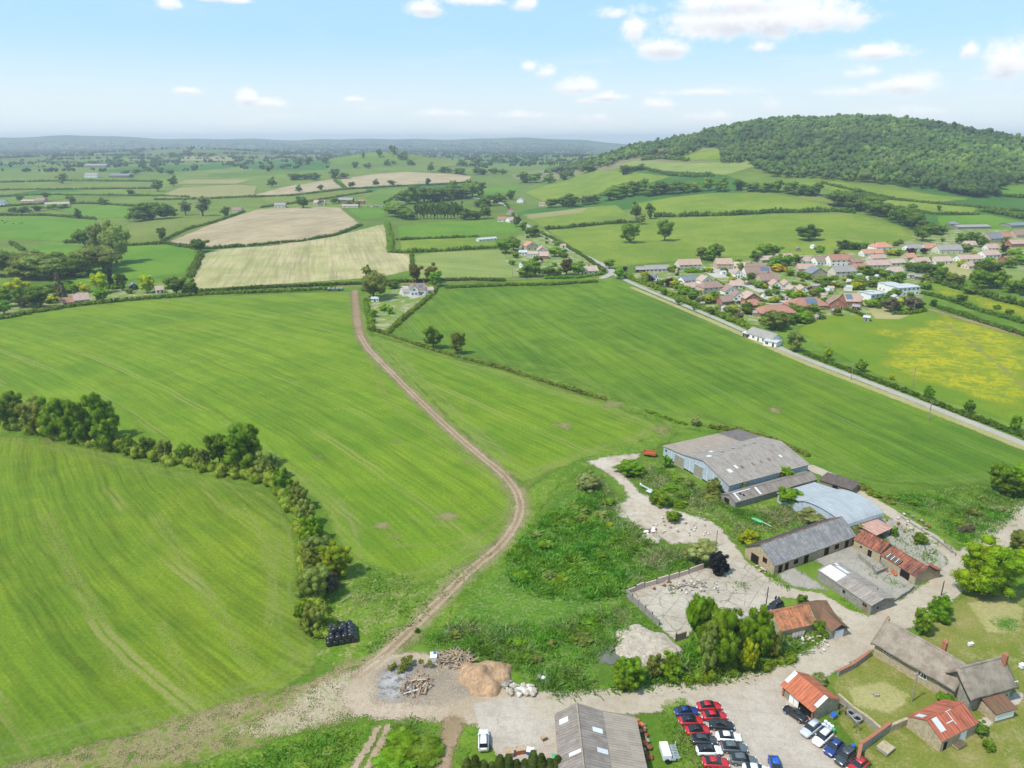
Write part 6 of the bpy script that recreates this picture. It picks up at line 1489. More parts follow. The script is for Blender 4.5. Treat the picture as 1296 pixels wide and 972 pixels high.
CARS = {}
def car_proto(style):
    if style in CARS: return CARS[style]
    su = {'coupe': (0, .50, .40), 'hatch': (.08, .58, .48), 'suv': (.17, .68, .62)}[style]
    up, roofh, _ = su
    r = thing('car', 'car', 'car')
    bs = [(-2.16, .66, .62), (-2.1, .82, .80), (-1.85, .88, .90), (-1.0, .91, .92), (.55, .91, .90), (1.3, .89, .84), (1.85, .84, .74), (2.12, .72, .62), (2.2, .55, .5)]
    st = []
    for x, w, z in bs:
        z += up; b = .24 + up * .4
        st.append([(x, -w * .9, b), (x, -w, b + .16), (x, -w, z - .16), (x, -w * .88, z - .02), (x, -w * .4, z + .035), (x, w * .4, z + .035), (x, w * .88, z - .02), (x, w, z - .16), (x, w, b + .16), (x, w * .9, b)])
    loft(st, 'body', M['paint'], r)
    z0 = .86 + up; z1 = z0 + roofh
    xr0, xr1 = {'coupe': (-.95, .15), 'hatch': (-1.35, .2), 'suv': (-1.75, .3)}[style]
    xb, xf = {'coupe': (-1.75, 1.0), 'hatch': (-1.95, 1.0), 'suv': (-2.05, 1.0)}[style]
    wt, wb = .62, .80
    loft([[(xr0 - .02, -wt, z1 - .05), (xr0 - .02, -wt * .6, z1 + .0), (xr0 - .02, wt * .6, z1), (xr0 - .02, wt, z1 - .05)], [((xr0 + xr1) / 2, -wt - .02, z1 - .01), ((xr0 + xr1) / 2, -wt * .6, z1 + .05), ((xr0 + xr1) / 2, wt * .6, z1 + .05), ((xr0 + xr1) / 2, wt + .02, z1 - .01)], [(xr1 + .02, -wt, z1 - .05), (xr1 + .02, -wt * .6, z1), (xr1 + .02, wt * .6, z1), (xr1 + .02, wt, z1 - .05)]], 'roof', M['paint'], r)
    a = .03
    MB().slab([(xr1, -wt, z1 - .04), (xf, -wb, z0 - .02), (xf, wb, z0 - .02), (xr1, wt, z1 - .04)], .03).build('windscreen', M['carglass'], r)
    MB().slab([(xb, -wb * .92, z0), (xr0, -wt, z1 - .04), (xr0, wt, z1 - .04), (xb, wb * .92, z0)], .03).build('rear_window', M['carglass'], r)
    for s in (-1, 1):
        MB().poly([(xf - .08, s * (wb + .005), z0 - .02), (xr1, s * (wt + .01), z1 - .06), (xr0, s * (wt + .01), z1 - .06), (xb + .1, s * (wb * .94), z0)][::s]).build('side_window', M['carglass'], r)
        MB().box(xf - .35, s * .92 - .09, z0 + .02, xf - .2, s * .92 + .09, z0 + .14).build('wing_mirror', M['paint'], r)
        MB().box(2.02, s * .62 - .15, .58 + up, 2.14, s * .62 + .15, .7 + up).build('headlight', M['lamp'], r)
        MB().box(-2.17, s * .66 - .14, .66 + up, -2.08, s * .66 + .14, .78 + up).build('tail_light', M['tail'], r)
        for x in (-1.35, 1.38):
            rw = .33 + up * .25; y = s * .83
            w = MB().cyl((x, y - .1, rw), (x, y + .1, rw), rw, None, 18).build('wheel', M['tyre'], r)
            MB().cyl((x, y + s * .09, rw), (x, y + s * .115, rw), rw * .64, None, 12).build('rim', M['alloy'], w)
    MB().box(-2.2, -.25, .48 + up, -2.14, .25, .58 + up).build('number_plate', M['plate'], r)
    if style == 'suv':
        for s in (-1, 1): MB().cyl((xr0 + .1, s * .52, z1 + .06), (xr1 - .1, s * .52, z1 + .06), .025, None, 6).build('roof_rail', M['alloy'], r)
    CARS[style] = r
    return r
USED = set()
def car(label, px, py, dx, dy, style, col, roof=None, group='cars parked in the farm yard', L=None):
    a = PZ(px, py, .5); b = PZ(px + dx, py + dy, .5)
    if math.hypot(*a) > 300:
        a, b = G(px, py), G(px + dx, py + dy)
    p = car_proto(style); yaw = math.atan2(b[1] - a[1], b[0] - a[0]); z = Tf(*a) + .1
    if style in USED: o = dup(p, (*a, z), yaw, label, group)
    else: o = p; o.location = (*a, z); o.rotation_euler = (0, 0, yaw); tag(o, label, 'car', group); USED.add(style)
    for c in o.children:
        nm = c.name.split('.')[0]
        if nm in ('body', 'wing_mirror', 'roof'): c.color = (*PAINT[roof if (roof and nm == 'roof') else col], 1)
    k = 1.03; o.scale = (k, k, k); o.rotation_euler.z += rnd.uniform(-.05, .05)
    return o
car('dark blue coupe at the head of the left parked row', 868.6, 901, 14, -1.2, 'coupe', 'blue')
car('red car with black roof, second in the left parked row', 874.6, 913, 14, -.6, 'coupe', 'red', 'black')
car('red car with black roof, third in the left parked row', 883, 925, 14, -.6, 'coupe', 'red', 'black')
car('dark grey car between red and white ones in the left row', 891, 937.5, 14, .2, 'hatch', 'dark grey')
car('white car with black roof in the left parked row', 897.4, 951, 14, -.2, 'hatch', 'white', 'black')
car('all red car at the bottom of the left parked row', 905.6, 966, 14, .3, 'coupe', 'red')
car('red car at the head of the right parked row', 897.5, 894.5, 14, -1., 'coupe', 'red')
car('red car second in the right parked row', 904, 906.5, 14, -.2, 'coupe', 'red')
car('black car third in the right parked row', 912.8, 918.8, 14, .6, 'hatch', 'black')
car('all white coupe in the right parked row', 921.9, 933.5, 14, .6, 'coupe', 'white')
car('slate grey car just below the white coupe', 929, 947.5, 14, .3, 'hatch', 'grey')
car('slate grey car lowest but one in the right row', 940.6, 963, 14, .8, 'hatch', 'grey')
car('white car cut by the bottom edge of the photo', 957, 975, 14, 1.4, 'coupe', 'white')
car('bright blue car alone at the bottom edge', 982, 972, 3, 12, 'hatch', 'bright blue')
car('black saloon parked before the orange-red barn', 1006.3, 904.5, -11, -7, 'hatch', 'black')
car('silver estate car next to the orange-red barn', 1026, 924, -9, 7.5, 'suv', 'silver')
car('white estate car between the silver and the blue one', 1041, 935, -9, 7.5, 'suv', 'white')
car('dark blue car between the white and the black one', 1055.3, 947, -9, 7.5, 'hatch', 'blue')
car('black estate car with silver roof rails', 1069.4, 959, -9, 7.5, 'suv', 'dark grey')
car('red hatchback at the lower end of the row by the stone wall', 1086, 970, -9, 7.5, 'hatch', 'red')
car('black off-roader beside the mossy clay-tiled cowshed', 980.5, 768.5, -14, 6, 'suv', 'black', group=None)
car('white van-like car parked alone on the concrete apron', 612, 938, -.8, -14, 'suv', 'white', group=None)
for lab, px, py, dx, dy, c in (('blue car on the village street', 958, 364, 8, 4, 'blue'), ('white car in the village parking court, left one', 984, 370, 8, 1, 'white'), ('white car in the village parking court, right one', 993, 369, 8, 1, 'white'), ('white car behind the roadside hedge', 880, 377, 8, 0, 'white'), ('white car beside the square hipped bungalow', 932, 389, 8, 0, 'white'), ('dark car below the left brown gable', 936, 384, 8, 0, 'black'), ('dark car in front of the flat white garage', 978, 437, 8, 2, 'black'), ('white car among the cottages of the hamlet', 662, 333, 6, 1, 'white')):
    car(lab, px, py, dx, dy, 'hatch', c, group='cars parked in the village')
for i, px in enumerate((466, 470, 474, 478, 482, 486)):
    car('car in the row parked at the far farm', px, 262, 6, .2, 'hatch', ['grey', 'white', 'black', 'blue', 'silver', 'dark grey'][i], group='row of cars at the far farm')

# ---------------------------------------------------------------- black wrapped bales
M['wrap'] = plain('black_bale_wrap', (.02, .021, .026), .26, .6, var=.3, scale=4., bump=.3)
def bale_mesh():
    V = []; Fc = []; n = 20
    pr = [(-.62, .0), (-.62, .5), (-.58, .6), (-.3, .66), (.3, .66), (.58, .6), (.62, .5), (.62, .0)]
    for x, rr in pr:
        for j in range(n):
            a = 6.2832 * j / n; q = rr * (1 + .025 * math.sin(3 * a + x * 3)); V.append((x, q * math.cos(a), q * math.sin(a) + .62))
    for i in range(len(pr) - 1):
        for j in range(n): k = (j + 1) % n; Fc.append((i * n + j, i * n + k, (i + 1) * n + k, (i + 1) * n + j))
    m = MB(); m.v = V; m.f = Fc; return m.mesh('bale', True)
def bales():
    me = bale_mesh(); a, b, c = [Vector(PZ(*p)) for p in ((415, 820), (450, 814), (413, 798))]
    ex = (b - a).normalized(); ey = Vector((-ex.y, ex.x)); ax = math.atan2(ey.y, ey.x)
    def put(i, j, k, lab):
        p = a + ex * (i * 1.3 + .3) + ey * (j * 1.29 + .6); o = obj('bale', me, M['wrap'])
        o.location = (p.x + rnd.uniform(-.03, .03), p.y + rnd.uniform(-.03, .03), .09 + k * 1.07); o.rotation_euler = (0, 0, ax + rnd.uniform(-.03, .03))
        tag(o, lab, 'bale', 'black wrapped bales stacked by the hedge')
    for i in range(5):
        for j in range(4): put(i, j, 0, 'black wrapped round bale in the ground layer of the stack')
    for i in range(4):
        for j in range(4):
            if not (i == 1 and j == 3): put(i + .5, j, 1, 'black wrapped round bale in the second layer of the stack')
    put(1.0, 1, 2, 'black wrapped bale on top of the stack, left of two'); put(2.0, 1, 2, 'black wrapped bale on top of the stack, right of two')
bales()

# ---------------------------------------------------------------- poles
def pole(label, px, pyb, h=8., cross=True, mat='pole', group=None, near=True):
    x, y = PZ(px, pyb) if near else G(px, pyb); z = Tf(x, y)
    r = thing('telegraph_pole', label, 'pole', (x, y, z), 0, group)
    MB().cyl((0, 0, -.2), (0, 0, h), .14 if near else .19, .1 if near else .15, 8).build('shaft', M[mat], r)
    if cross:
        MB().box(-.7, -.06, h - .7, .7, .06, h - .58).build('crossarm', M['timber'], r)
        for k in (-.6, 0, .6): MB().cyl((k, 0, h - .58), (k, 0, h - .4), .05, .04, 6).build('insulator', M['frame'], r)
    return r
pole('dark pole in the yard beside the black off-roader', 969, 770, 5.6, False, 'timber_dark')
pole('thin dark pole beside the lane left of the lime tree', 1191, 754, 4., False, 'timber_dark')
pole('dark pole on the front lawn of the thatched cottage', 1154, 888, 6.8, True, 'pole')
pole('thin grey pole by the olive bush on the yard road', 906, 692, 5., False)
pole('grey pole at the corner of the grey block shed', 1108, 760, 3.4, False, 'timber_dark')
for lab, px, py in (('pole in the crop field edge by the first young road tree', 1077, 481), ('pole before the hedge at the buttercup meadow', 1155, 487), ('pole standing in the crop near the pale road', 1175, 531), ('pole on the verge by the yellow young tree', 1047, 452), ('pole in the garden of the dry lawn house', 1156, 396), ('pole by the roadside hedge before the hipped bungalows', 934, 407), ('pole by the hamlet hedge at the mown field', 649, 352), ('pole in the lit pasture behind the cream barn conversion', 889, 323), ('pole above the long grey bungalow', 797, 345), ('pole in the pasture behind the orange villa', 1123, 295), ('tall pole by the wide grey house', 1231, 318), ('pole on the lane hedge beside the straw field', 427, 358)):
    pole(lab, px, py, 8., True, 'pole', None, False)

# ---------------------------------------------------------------- heaps and scrap
def heap(name, label, px, py, wpx, dpx, h, mat, cat, seed, cone=1.4, rough=.25):
    c = PZ(px, py); a = PZ(px - wpx / 2, py); b = PZ(px + wpx / 2, py); f = PZ(px, py + dpx / 2); k = PZ(px, py - dpx / 2)
    rx = abs(b[0] - a[0]) / 2; ry = abs(k[1] - f[1]) / 2; g = np.random.default_rng(seed)
    n = 50; xs, ys = np.meshgrid(np.linspace(-1.3, 1.3, n), np.linspace(-1.3, 1.3, n)); rr = np.hypot(xs, ys) * (1 + .12 * np.sin(3 * np.arctan2(ys, xs) + seed) + .07 * np.sin(7 * np.arctan2(ys, xs)))
    z = h * np.clip(1 - rr, 0, 1) ** (1 / cone) * (1 + rough * np.sin(xs * 5 + seed) * np.cos(ys * 4)) + g.uniform(-.5, .5, xs.shape) * rough * h * .35 * (rr < .95)
    z = np.where(rr < 1, np.maximum(z, -.1), -.12)
    idx = np.arange(n * n).reshape(n, n); q = np.stack([idx[:-1, :-1], idx[:-1, 1:], idx[1:, 1:], idx[1:, :-1]], -1).reshape(-1, 4); q = q[(rr.ravel()[q] < 1.02).any(1)]; z = np.where(rr > 1, -.5, z)
    o = obj(name, mesh_np(name, np.stack([xs.ravel() * rx, ys.ravel() * ry, z.ravel()], 1), q, smooth=True), M[mat]); o.location = (c[0], c[1], .2)
    return tag(o, label, cat)
M['sawdust'] = plain('sawdust_heap', (.37, .235, .135), 1., .05, var=.28, scale=.7, dirt=(.21, .165, .13), dirtamt=.95, bump=.6)
M['spoil'] = plain('pale_rubble_spoil', (.40, .345, .28), 1., .05, var=.28, scale=1., dirt=(.24, .17, .11), dirtamt=.7, bump=.5)
M['brush'] = plain('brushwood', (.12, .095, .06), 1., .05, var=.4, scale=2.)
M['lumber'] = plain('splintered_lumber', (.42, .29, .185), .9, .1, var=.35, scale=1.2, dirt=(.28, .21, .16))
M['lumber_grey'] = plain('grey_old_lumber', (.27, .225, .18), .9, .1, var=.35, scale=1.2)
M['rubble_white'] = plain('pale_rubble', (.52, .485, .43), .95, .05, var=.2, scale=1.)
M['plastic_blue'] = plain('blue_plastic', (.02, .12, .42), .4, .4, var=.1)
M['plastic_white'] = plain('white_plastic', (.72, .74, .76), .5, .4, var=.06)
M['plastic_green'] = plain('green_plastic', (.10, .34, .16), .45, .4, var=.1)
M['rusty'] = plain('rusty_iron', (.22, .075, .035), .9, .2, var=.3, scale=2., dirt=(.08, .045, .03))
M['orange_paint'] = plain('faded_orange_paint', (.46, .13, .05), .7, .2, var=.15, dirt=(.2, .1, .06))
M['mesh_grey'] = plain('galvanised_mesh', (.33, .36, .36), .5, .4, var=.2)
heap('sawdust_heap', 'orange-tan heap of sawdust at the yard edge', 614, 858, 66, 44, 1.9, 'sawdust', 'heap', 3, 1.7, .5)
heap('rubble_heap', 'pale heap of spoil below the silage clamp', 815, 818, 78, 50, .95, 'spoil', 'heap', 5, 2.2, .3)
heap('earth_bank', 'weedy brown heap at the corner of the vanished building', 824, 682, 26, 12, 1., 'spoil', 'heap', 8, 1.5, .3)
heap('ash_heap', 'low heap of pale ash beside the bonfire', 497, 862, 40, 26, .6, 'ashheap' if 'ashheap' in M else 'rubble_white', 'heap', 9, 1.5, .2) if 0 else None

def planks(name, label, px, py, wpx, dpx, n, h, mats, cat, seed, lmin=1.2, lmax=3.4, group=None, th=.13):
    """a tumbled pile: every timber its own part"""
    c = PZ(px, py); a = PZ(px - wpx / 2, py); b = PZ(px + wpx / 2, py); f = PZ(px, py + dpx / 2); k = PZ(px, py - dpx / 2)
    rx = abs(b[0] - a[0]) / 2; ry = abs(k[1] - f[1]) / 2; g = random.Random(seed)
    r = thing(name, label, cat, (c[0], c[1], .25), 0, group)
    for i in range(n):
        q = g.random() ** .6; ph = g.uniform(0, 6.28); x, y = math.cos(ph) * q * rx, math.sin(ph) * q * ry
        z = h * (1 - q) * g.uniform(.2, 1) + .1; l = g.uniform(lmin, lmax)
        Mx = Matrix.Rotation(g.uniform(0, 3.14), 3, 'Z') @ Matrix.Rotation(g.gauss(0, .3), 3, 'Y') @ Matrix.Rotation(g.uniform(0, 1), 3, 'X')
        MB().obox((x, y, z + .12), (l, g.uniform(.1, .3), g.uniform(.05, th)), Mx).build('timber', M[g.choice(mats)], r)
    return r
planks('timber_pile', 'long pile of splintered pinkish timber beside the sawdust heap', 574, 836, 52, 22, 96, 1.7, ['lumber', 'lumber', 'lumber_grey'], 'timber pile', 4, 1.2, 3.2)
planks('bonfire', 'bonfire pile of broken timber and boards on the ash', 527, 869, 42, 28, 64, 1.5, ['lumber', 'lumber', 'lumber_grey', 'sawdust', 'rubble_white'], 'bonfire', 6, .9, 3.)
def brush(label, px, py, w, h, seed, col='brown'):
    x, y = PZ(px, py); g = np.random.default_rng(seed)
    C = np.stack([g.normal(0, w * .3, 16), g.normal(0, w * .22, 16), g.uniform(.2, h, 16)], 1)
    o = obj('brushwood', mesh_np('brushwood', *leaf_cloud(C, g.uniform(.4, .8, 16), 90, .17, seed, core=.7)), M['leaf'], None, OCOL[col]); o.location = (x, y, .25)
    return tag(o, label, 'brushwood')
brush('heap of cut greenish brushwood behind the bonfire', 516, 848, 4.4, 1.4, 3, 'olive')
brush('dead brushwood heap in the weedy corner by the lane', 1222, 672, 3.6, 1., 5, 'brown')
brush('pale dead brush heap near the dark copse', 1268, 648, 4.2, 1., 6, 'cream')

def rocks(name, label, px, py, wpx, dpx, n, mats, cat, seed, smax=.6):
    c = PZ(px, py); a = PZ(px - wpx / 2, py); b = PZ(px + wpx / 2, py); f = PZ(px, py + dpx / 2); k = PZ(px, py - dpx / 2)
    rx = abs(b[0] - a[0]) / 2; ry = abs(k[1] - f[1]) / 2; g = random.Random(seed); r = thing(name, label, cat, (c[0], c[1], .2))
    for i in range(n):
        s = g.uniform(.25, smax); x, y = g.uniform(-rx, rx), g.uniform(-ry, ry)
        v = [(x + p[0] * s * g.uniform(.6, 1.1), y + p[1] * s * g.uniform(.6, 1.1), max(-.1, s * .4 + p[2] * s * .6)) for p in ICO1[0]]
        m = MB(); m.v = v; m.f = [tuple(int(q) for q in f_) for f_ in ICO1[1]]; m.build('lump', M[g.choice(mats)], r)
    return r
rocks('rubble_pile', 'pile of broken white concrete right of the sawdust heap', 656, 875, 40, 12, 46, ['rubble_white', 'rubble_white', 'spoil'], 'rubble', 2, .9)
rocks('rubble_pile', 'grey block rubble at the corner of the sawdust heap', 641, 868, 12, 10, 14, ['block', 'block', 'stone_grey'], 'rubble', 12, .9)
rocks('rubble_pile', 'scattered white rubble on the rubble heap', 812, 822, 50, 26, 40, ['rubble_white', 'spoil'], 'rubble', 14, .55)
rocks('rubble_pile', 'white bag and stone dumped in the tall grass', 687, 860, 7, 6, 5, ['plastic_white', 'block'], 'rubbish', 15, .7)
rocks('rubble_pile', 'rubbish pile of rusty and white scrap by the rubble floor', 822, 676, 20, 12, 24, ['rusty', 'rusty', 'plastic_white', 'block'], 'scrap', 16, .9)
rocks('rubble_pile', 'loose stones along the rear track', 1150, 668, 60, 40, 26, ['block', 'rubble_white', 'rusty', 'timber'], 'rubble', 17, .6)
rocks('rubble_pile', 'jumble of rusty scrap beside the bottom barn', 816, 938, 8, 52, 34, ['rusty', 'rusty', 'orange_paint', 'block', 'timber'], 'scrap', 18, .7)
rocks('rubble_pile', 'rubble and stones beside the clay-tiled cowshed', 1030, 815, 34, 20, 30, ['rubble_white', 'block', 'stone'], 'rubble', 19, .5)
rocks('rubble_pile', 'fallen orange tiles in the courtyard', 1128, 726, 12, 8, 12, ['orange_paint', 'terracotta_lump' if 'terracotta_lump' in M else 'orange_paint', 'rusty'], 'rubble', 20, .5)
rocks('rubble_pile', 'stones at the foot of the slate barn gable', 962, 722, 16, 10, 10, ['rubble_white', 'spoil'], 'rubble', 21, .6)
rocks('rubble_pile', 'broken concrete lumps in the silage clamp', 884, 745, 50, 14, 22, ['rubble_white', 'block'], 'rubble', 22, .4)
rocks('rubble_pile', 'concrete lumps on the vanished building floor', 860, 668, 80, 24, 30, ['rubble_white', 'spoil', 'block'], 'rubble', 23, .5)
rocks('rubble_pile', 'small stones along the back wall of the silage clamp', 846, 742, 90, 14, 30, ['block', 'timber', 'rubble_white', 'rusty'], 'rubble', 31, .55)
rocks('garden_stones', 'round stone ring on the front lawn', 1108, 880, 5, 4, 6, ['stone_grey'], 'stones', 24, .5)

def boxthing(name, label, cat, px, py, size, yaw, mats, group=None, z=.25):
    x, y = PZ(px, py); r = thing(name, label, cat, (x, y, z), yaw, group); w, d, h = size
    MB().box(-w / 2, -d / 2, 0, w / 2, d / 2, h).build('body', M[mats[0]], r)
    MB().box(-w / 2 - .04, -d / 2 - .04, h + .002, w / 2 + .04, d / 2 + .04, h + .1).build('lid', M[mats[1]], r)
    return r
boxthing('fridge', 'white and blue appliance dumped beside the timber pile', 'appliance', 549, 836, (1.3, 1.7, 1.1), .1, ('plastic_white', 'plastic_white'))
MBt = MB().box(-.05, .1, 1.21, .6, .8, 1.26).build('blue_sheet', M['plastic_blue'], bpy.data.objects['fridge'])
boxthing('pallet_stack', 'stack of brown pallets beside the conifer hedge', 'pallets', 645, 956, (1.3, 1.3, .8), .05, ('timber', 'lumber'))
boxthing('crate', 'orange and brown crate beside the conifer hedge', 'crate', 659, 953, (1.6, 1., .7), .2, ('orange_paint', 'lumber'))
boxthing('crate', 'blue crate with white lid beside the conifer hedge', 'crate', 671, 954, (1.2, 1., .6), -.2, ('plastic_blue', 'plastic_white'))
boxthing('crate', 'yellow tub on the concrete by the bottom barn', 'tub', 688, 937, (.8, .7, .5), .5, ('yellow_tub' if 'yellow_tub' in M else 'tan_door', 'lumber'))
boxthing('crate', 'dark green bin against the bottom barn', 'bin', 702, 966, (.9, .9, 1.2), 0, ('timber_dark', 'plastic_green'))
boxthing('trough', 'blue-lidded trough in the sheep pen', 'trough', 1054, 909, (1.2, .8, .6), .6, ('block', 'plastic_blue'))
boxthing('log_store', 'low stone block with a pale slab beside the red outbuilding', 'plinth', 1120, 950, (2.4, 2., .5), .6, ('stone_grey', 'stone'))
boxthing('garden_bench', 'pale bench on the lawn behind the thatched cottage', 'bench', 1228, 818, (1.1, .5, .5), .3, ('plastic_white', 'plastic_white'))
boxthing('garden_box', 'white box on the lawn beyond the right-hand chimney', 'box', 1293, 846, (1., .8, .7), .3, ('plastic_white', 'plastic_white'))
boxthing('planter', 'planted stone bed before the red outbuilding', 'planter', 1212, 944, (2.2, 1.6, .4), .45, ('stone', 'lush_plant' if 'lush_plant' in M else 'brush'))
for i, (px, py, m) in enumerate(((1042, 918, 'blue'), (1046, 921, 'blue'), (1050, 924, 'blue'), (1045, 914, 'white'), (1049, 917, 'white'), (1053, 920, 'white'), (1047, 927, 'blue'), (1055, 924, 'green'))):
    x, y = PZ(px, py, .9); r = thing('barrel', {'blue': 'blue plastic barrel with a white lid in the sheep pen', 'white': 'white plastic barrel in the sheep pen behind the blue ones', 'green': 'green plastic barrel in the sheep pen'}[m], 'barrel', (x, y, .25), 0, 'plastic barrels in the sheep pen' if m != 'green' else None)
    MB().cyl((0, 0, 0), (0, 0, .9), .3, None, 14).build('drum', M['plastic_' + m], r); MB().cyl((0, 0, .9), (0, 0, .95), .31, .28, 14).build('lid', M['plastic_white' if m != 'green' else 'plastic_green'], r)
x, y = PZ(1080, 944, .9); r = thing('barrel', 'bright blue barrel by the stone wall and the black estate car', 'barrel', (x, y, .25)); MB().cyl((0, 0, 0), (0, 0, .95), .36, None, 14).build('drum', M['plastic_blue'], r); MB().cyl((0, 0, .95), (0, 0, 1.), .36, .3, 14).build('lid', M['plastic_blue'], r)
x, y = PZ(1053, 797, .9); r = thing('barrel', 'blue barrel at the cowshed doorway', 'barrel', (x, y, .25)); MB().cyl((0, 0, 0), (0, 0, .95), .34, None, 14).build('drum', M['plastic_blue'], r); MB().cyl((0, 0, .95), (0, 0, 1.), .34, .28, 14).build('lid', M['plastic_blue'], r)
def ring(name, label, px, py, r0, h, mat, cat):
    x, y = PZ(px, py); r = thing(name, label, cat, (x, y, .25)); n = 20; m = MB()
    for j in range(n):
        a, b = 6.2832 * j / n, 6.2832 * (j + 1) / n
        o_, i_ = r0, r0 * .86
        k = len(m.v); m.v += [(q * math.cos(t_), q * math.sin(t_), z) for t_ in (a, b) for q in (i_, o_) for z in (0, h)]
        for f in ((2, 3, 7, 6), (0, 4, 5, 1), (1, 5, 7, 3)): m.f.append(tuple(k + t_ for t_ in f))
    m.build('rim', M[mat], r); MB().cyl((0, 0, 0), (0, 0, h * .3), r0 * .85, None, 18).build('bottom', M['dark'], r)
ring('feeder', 'dark round feeder in the sheep pen, nearer the barrels', 1084, 912, .85, .5, 'mesh_grey', 'feeder')
ring('feeder', 'dark round feeder in the sheep pen, against the long stone wall', 1078, 906, .85, .5, 'mesh_grey', 'feeder')
# scrap metal and machines
def trailer():
    x, y = PZ(822, 577); r = thing('farm_trailer', 'rusty orange farm trailer beside the big grey barn', 'trailer', (x, y, .1), -.35)
    MB().box(-2.1, -1.1, .7, 2.1, 1.1, .85).box(-2.1, -1.1, .85, 2.1, -1., 1.6).box(-2.1, 1., .85, 2.1, 1.1, 1.6).box(-2.1, -1., .85, -2., 1., 1.6).box(2., -1., .85, 2.1, 1., 1.6).build('body', M['orange_paint'], r)
    for s in (-1, 1): MB().cyl((0, s * 1. - .1, .42), (0, s * 1. + .1, .42), .42, None, 16).build('wheel', M['tyre'], r)
    MB().cyl((2.1, 0, .7), (3.4, 0, .5), .06, None, 6).build('drawbar', M['rusty'], r)
trailer()
def scrap_arm(label, px, py, yaw, col):
    x, y = PZ(px, py); r = thing('boat_hull' if col == 'plastic_green' else 'scrap_auger', label, 'boat' if col == 'plastic_green' else 'scrap', (x, y, .7), yaw)
    if col == 'plastic_green':
        st = []
        for q, w, h in ((-2., .02, .1), (-1.2, .6, .45), (0, .75, .5), (1.2, .7, .5), (1.9, .55, .45)): st.append([(q, -w, .0), (q, -w * .6, h), (q, w * .6, h), (q, w, 0)])
        loft(st, 'hull', M['plastic_green'], r); MB().cyl((1.9, 0, .3), (4., .2, 0), .07, None, 6).build('mast', M['plastic_white'], r)
    else:
        MB().cyl((-2.6, 0, .5), (2.6, .2, .2), .28, None, 10).build('tube', M['mesh_grey'], r); MB().box(.4, -1., -.2, 2.2, 1., .15).build('plate', M['grey_panel'], r)
        MB().cyl((-2.6, 0, .5), (-3.1, .3, .8), .35, .1, 8).build('spout', M['plastic_white'], r)
scrap_arm('upturned pale green dinghy in the grass by the slate barn', 958, 662, -.85, 'plastic_green')
scrap_arm('silver scrap auger lying by the rubble floor', 819, 622, -.9, 'metal')
def machine():
    x, y = PZ(848, 958); r = thing('seed_drill', 'white and grey farm implement beside the bottom barn', 'implement', (x, y, .3), .05)
    MB().box(-1.6, -1.5, .5, -.2, 1.6, 1.5).build('hopper', M['plastic_white'], r)
    MB().box(-.15, -1.5, .4, .55, 1.6, .7).build('frame', M['mesh_grey'], r)
    for i in range(9): MB().box(-.1, -1.4 + i * .34, .72, 1.3, -1.25 + i * .34, .85).build('tine', M['mesh_grey'], r)
    for s in (-1, 1): MB().cyl((-.9, s * 1.6 - .1, .4), (-.9, s * 1.6 + .1, .4), .42, None, 14).build('wheel', M['tyre'], r)
    MB().cyl((.5, 0, .6), (1.6, 2.4, .6), .09, None, 6).build('drawbar', M['mesh_grey'], r)
machine()
def blockstack():
    for i in range(4):
        x, y = PZ(1004 + i * 4.2, 806 - i * 1.6, .3)
        o = MB().box(-.28, -1., 0, .28, 1., .55).build('concrete_trough', M['block']); o.location = (x, y, .25); o.rotation_euler = (0, 0, -.55)
        tag(o, 'grey concrete trough in the row before the cowshed', 'trough', 'concrete troughs before the cowshed')
blockstack()
def yard_trailer():
    x, y = G(424, 368); r = thing('farm_trailer', 'dark low farm trailer parked below the long hedge', 'trailer', (x, y, Tf(x, y)), .05)
    MB().box(-6, -1.2, .9, 6, 1.2, 1.3).build('bed', M['tyre'], r)
    for k in range(4): MB().box(-5 + k * 2.8, -1., 1.3, -3 + k * 2.8, 1., 2.1).build('load', M['mesh_grey'], r)
    for k in (-4, 3): 
        for s in (-1, 1): MB().cyl((k, s - .15, .45), (k, s + .15, .45), .45, None, 12).build('wheel', M['tyre'], r)
yard_trailer()
# fallen pale branches
for lab, px, py, yaw, l in (('pale fallen branch beside the black bales', 424, 788, -.3, 3.4), ('pale fallen branch in the grass above the bales', 438, 760, .9, 3.)):
    x, y = PZ(px, py); r = thing('fallen_branch', lab, 'branch', (x, y, .35), yaw)
    MB().cyl((-l / 2, 0, 0), (l / 2, .3, .3), .12, .05, 7).build('bough', M['palebark'], r)
    for k in (-.2, .3, .7): MB().cyl((l * k / 2, 0, .1), (l * k / 2 + .9, .8 * (1 if k > 0 else -1), .6), .05, .02, 5).build('twig', M['palebark'], r)

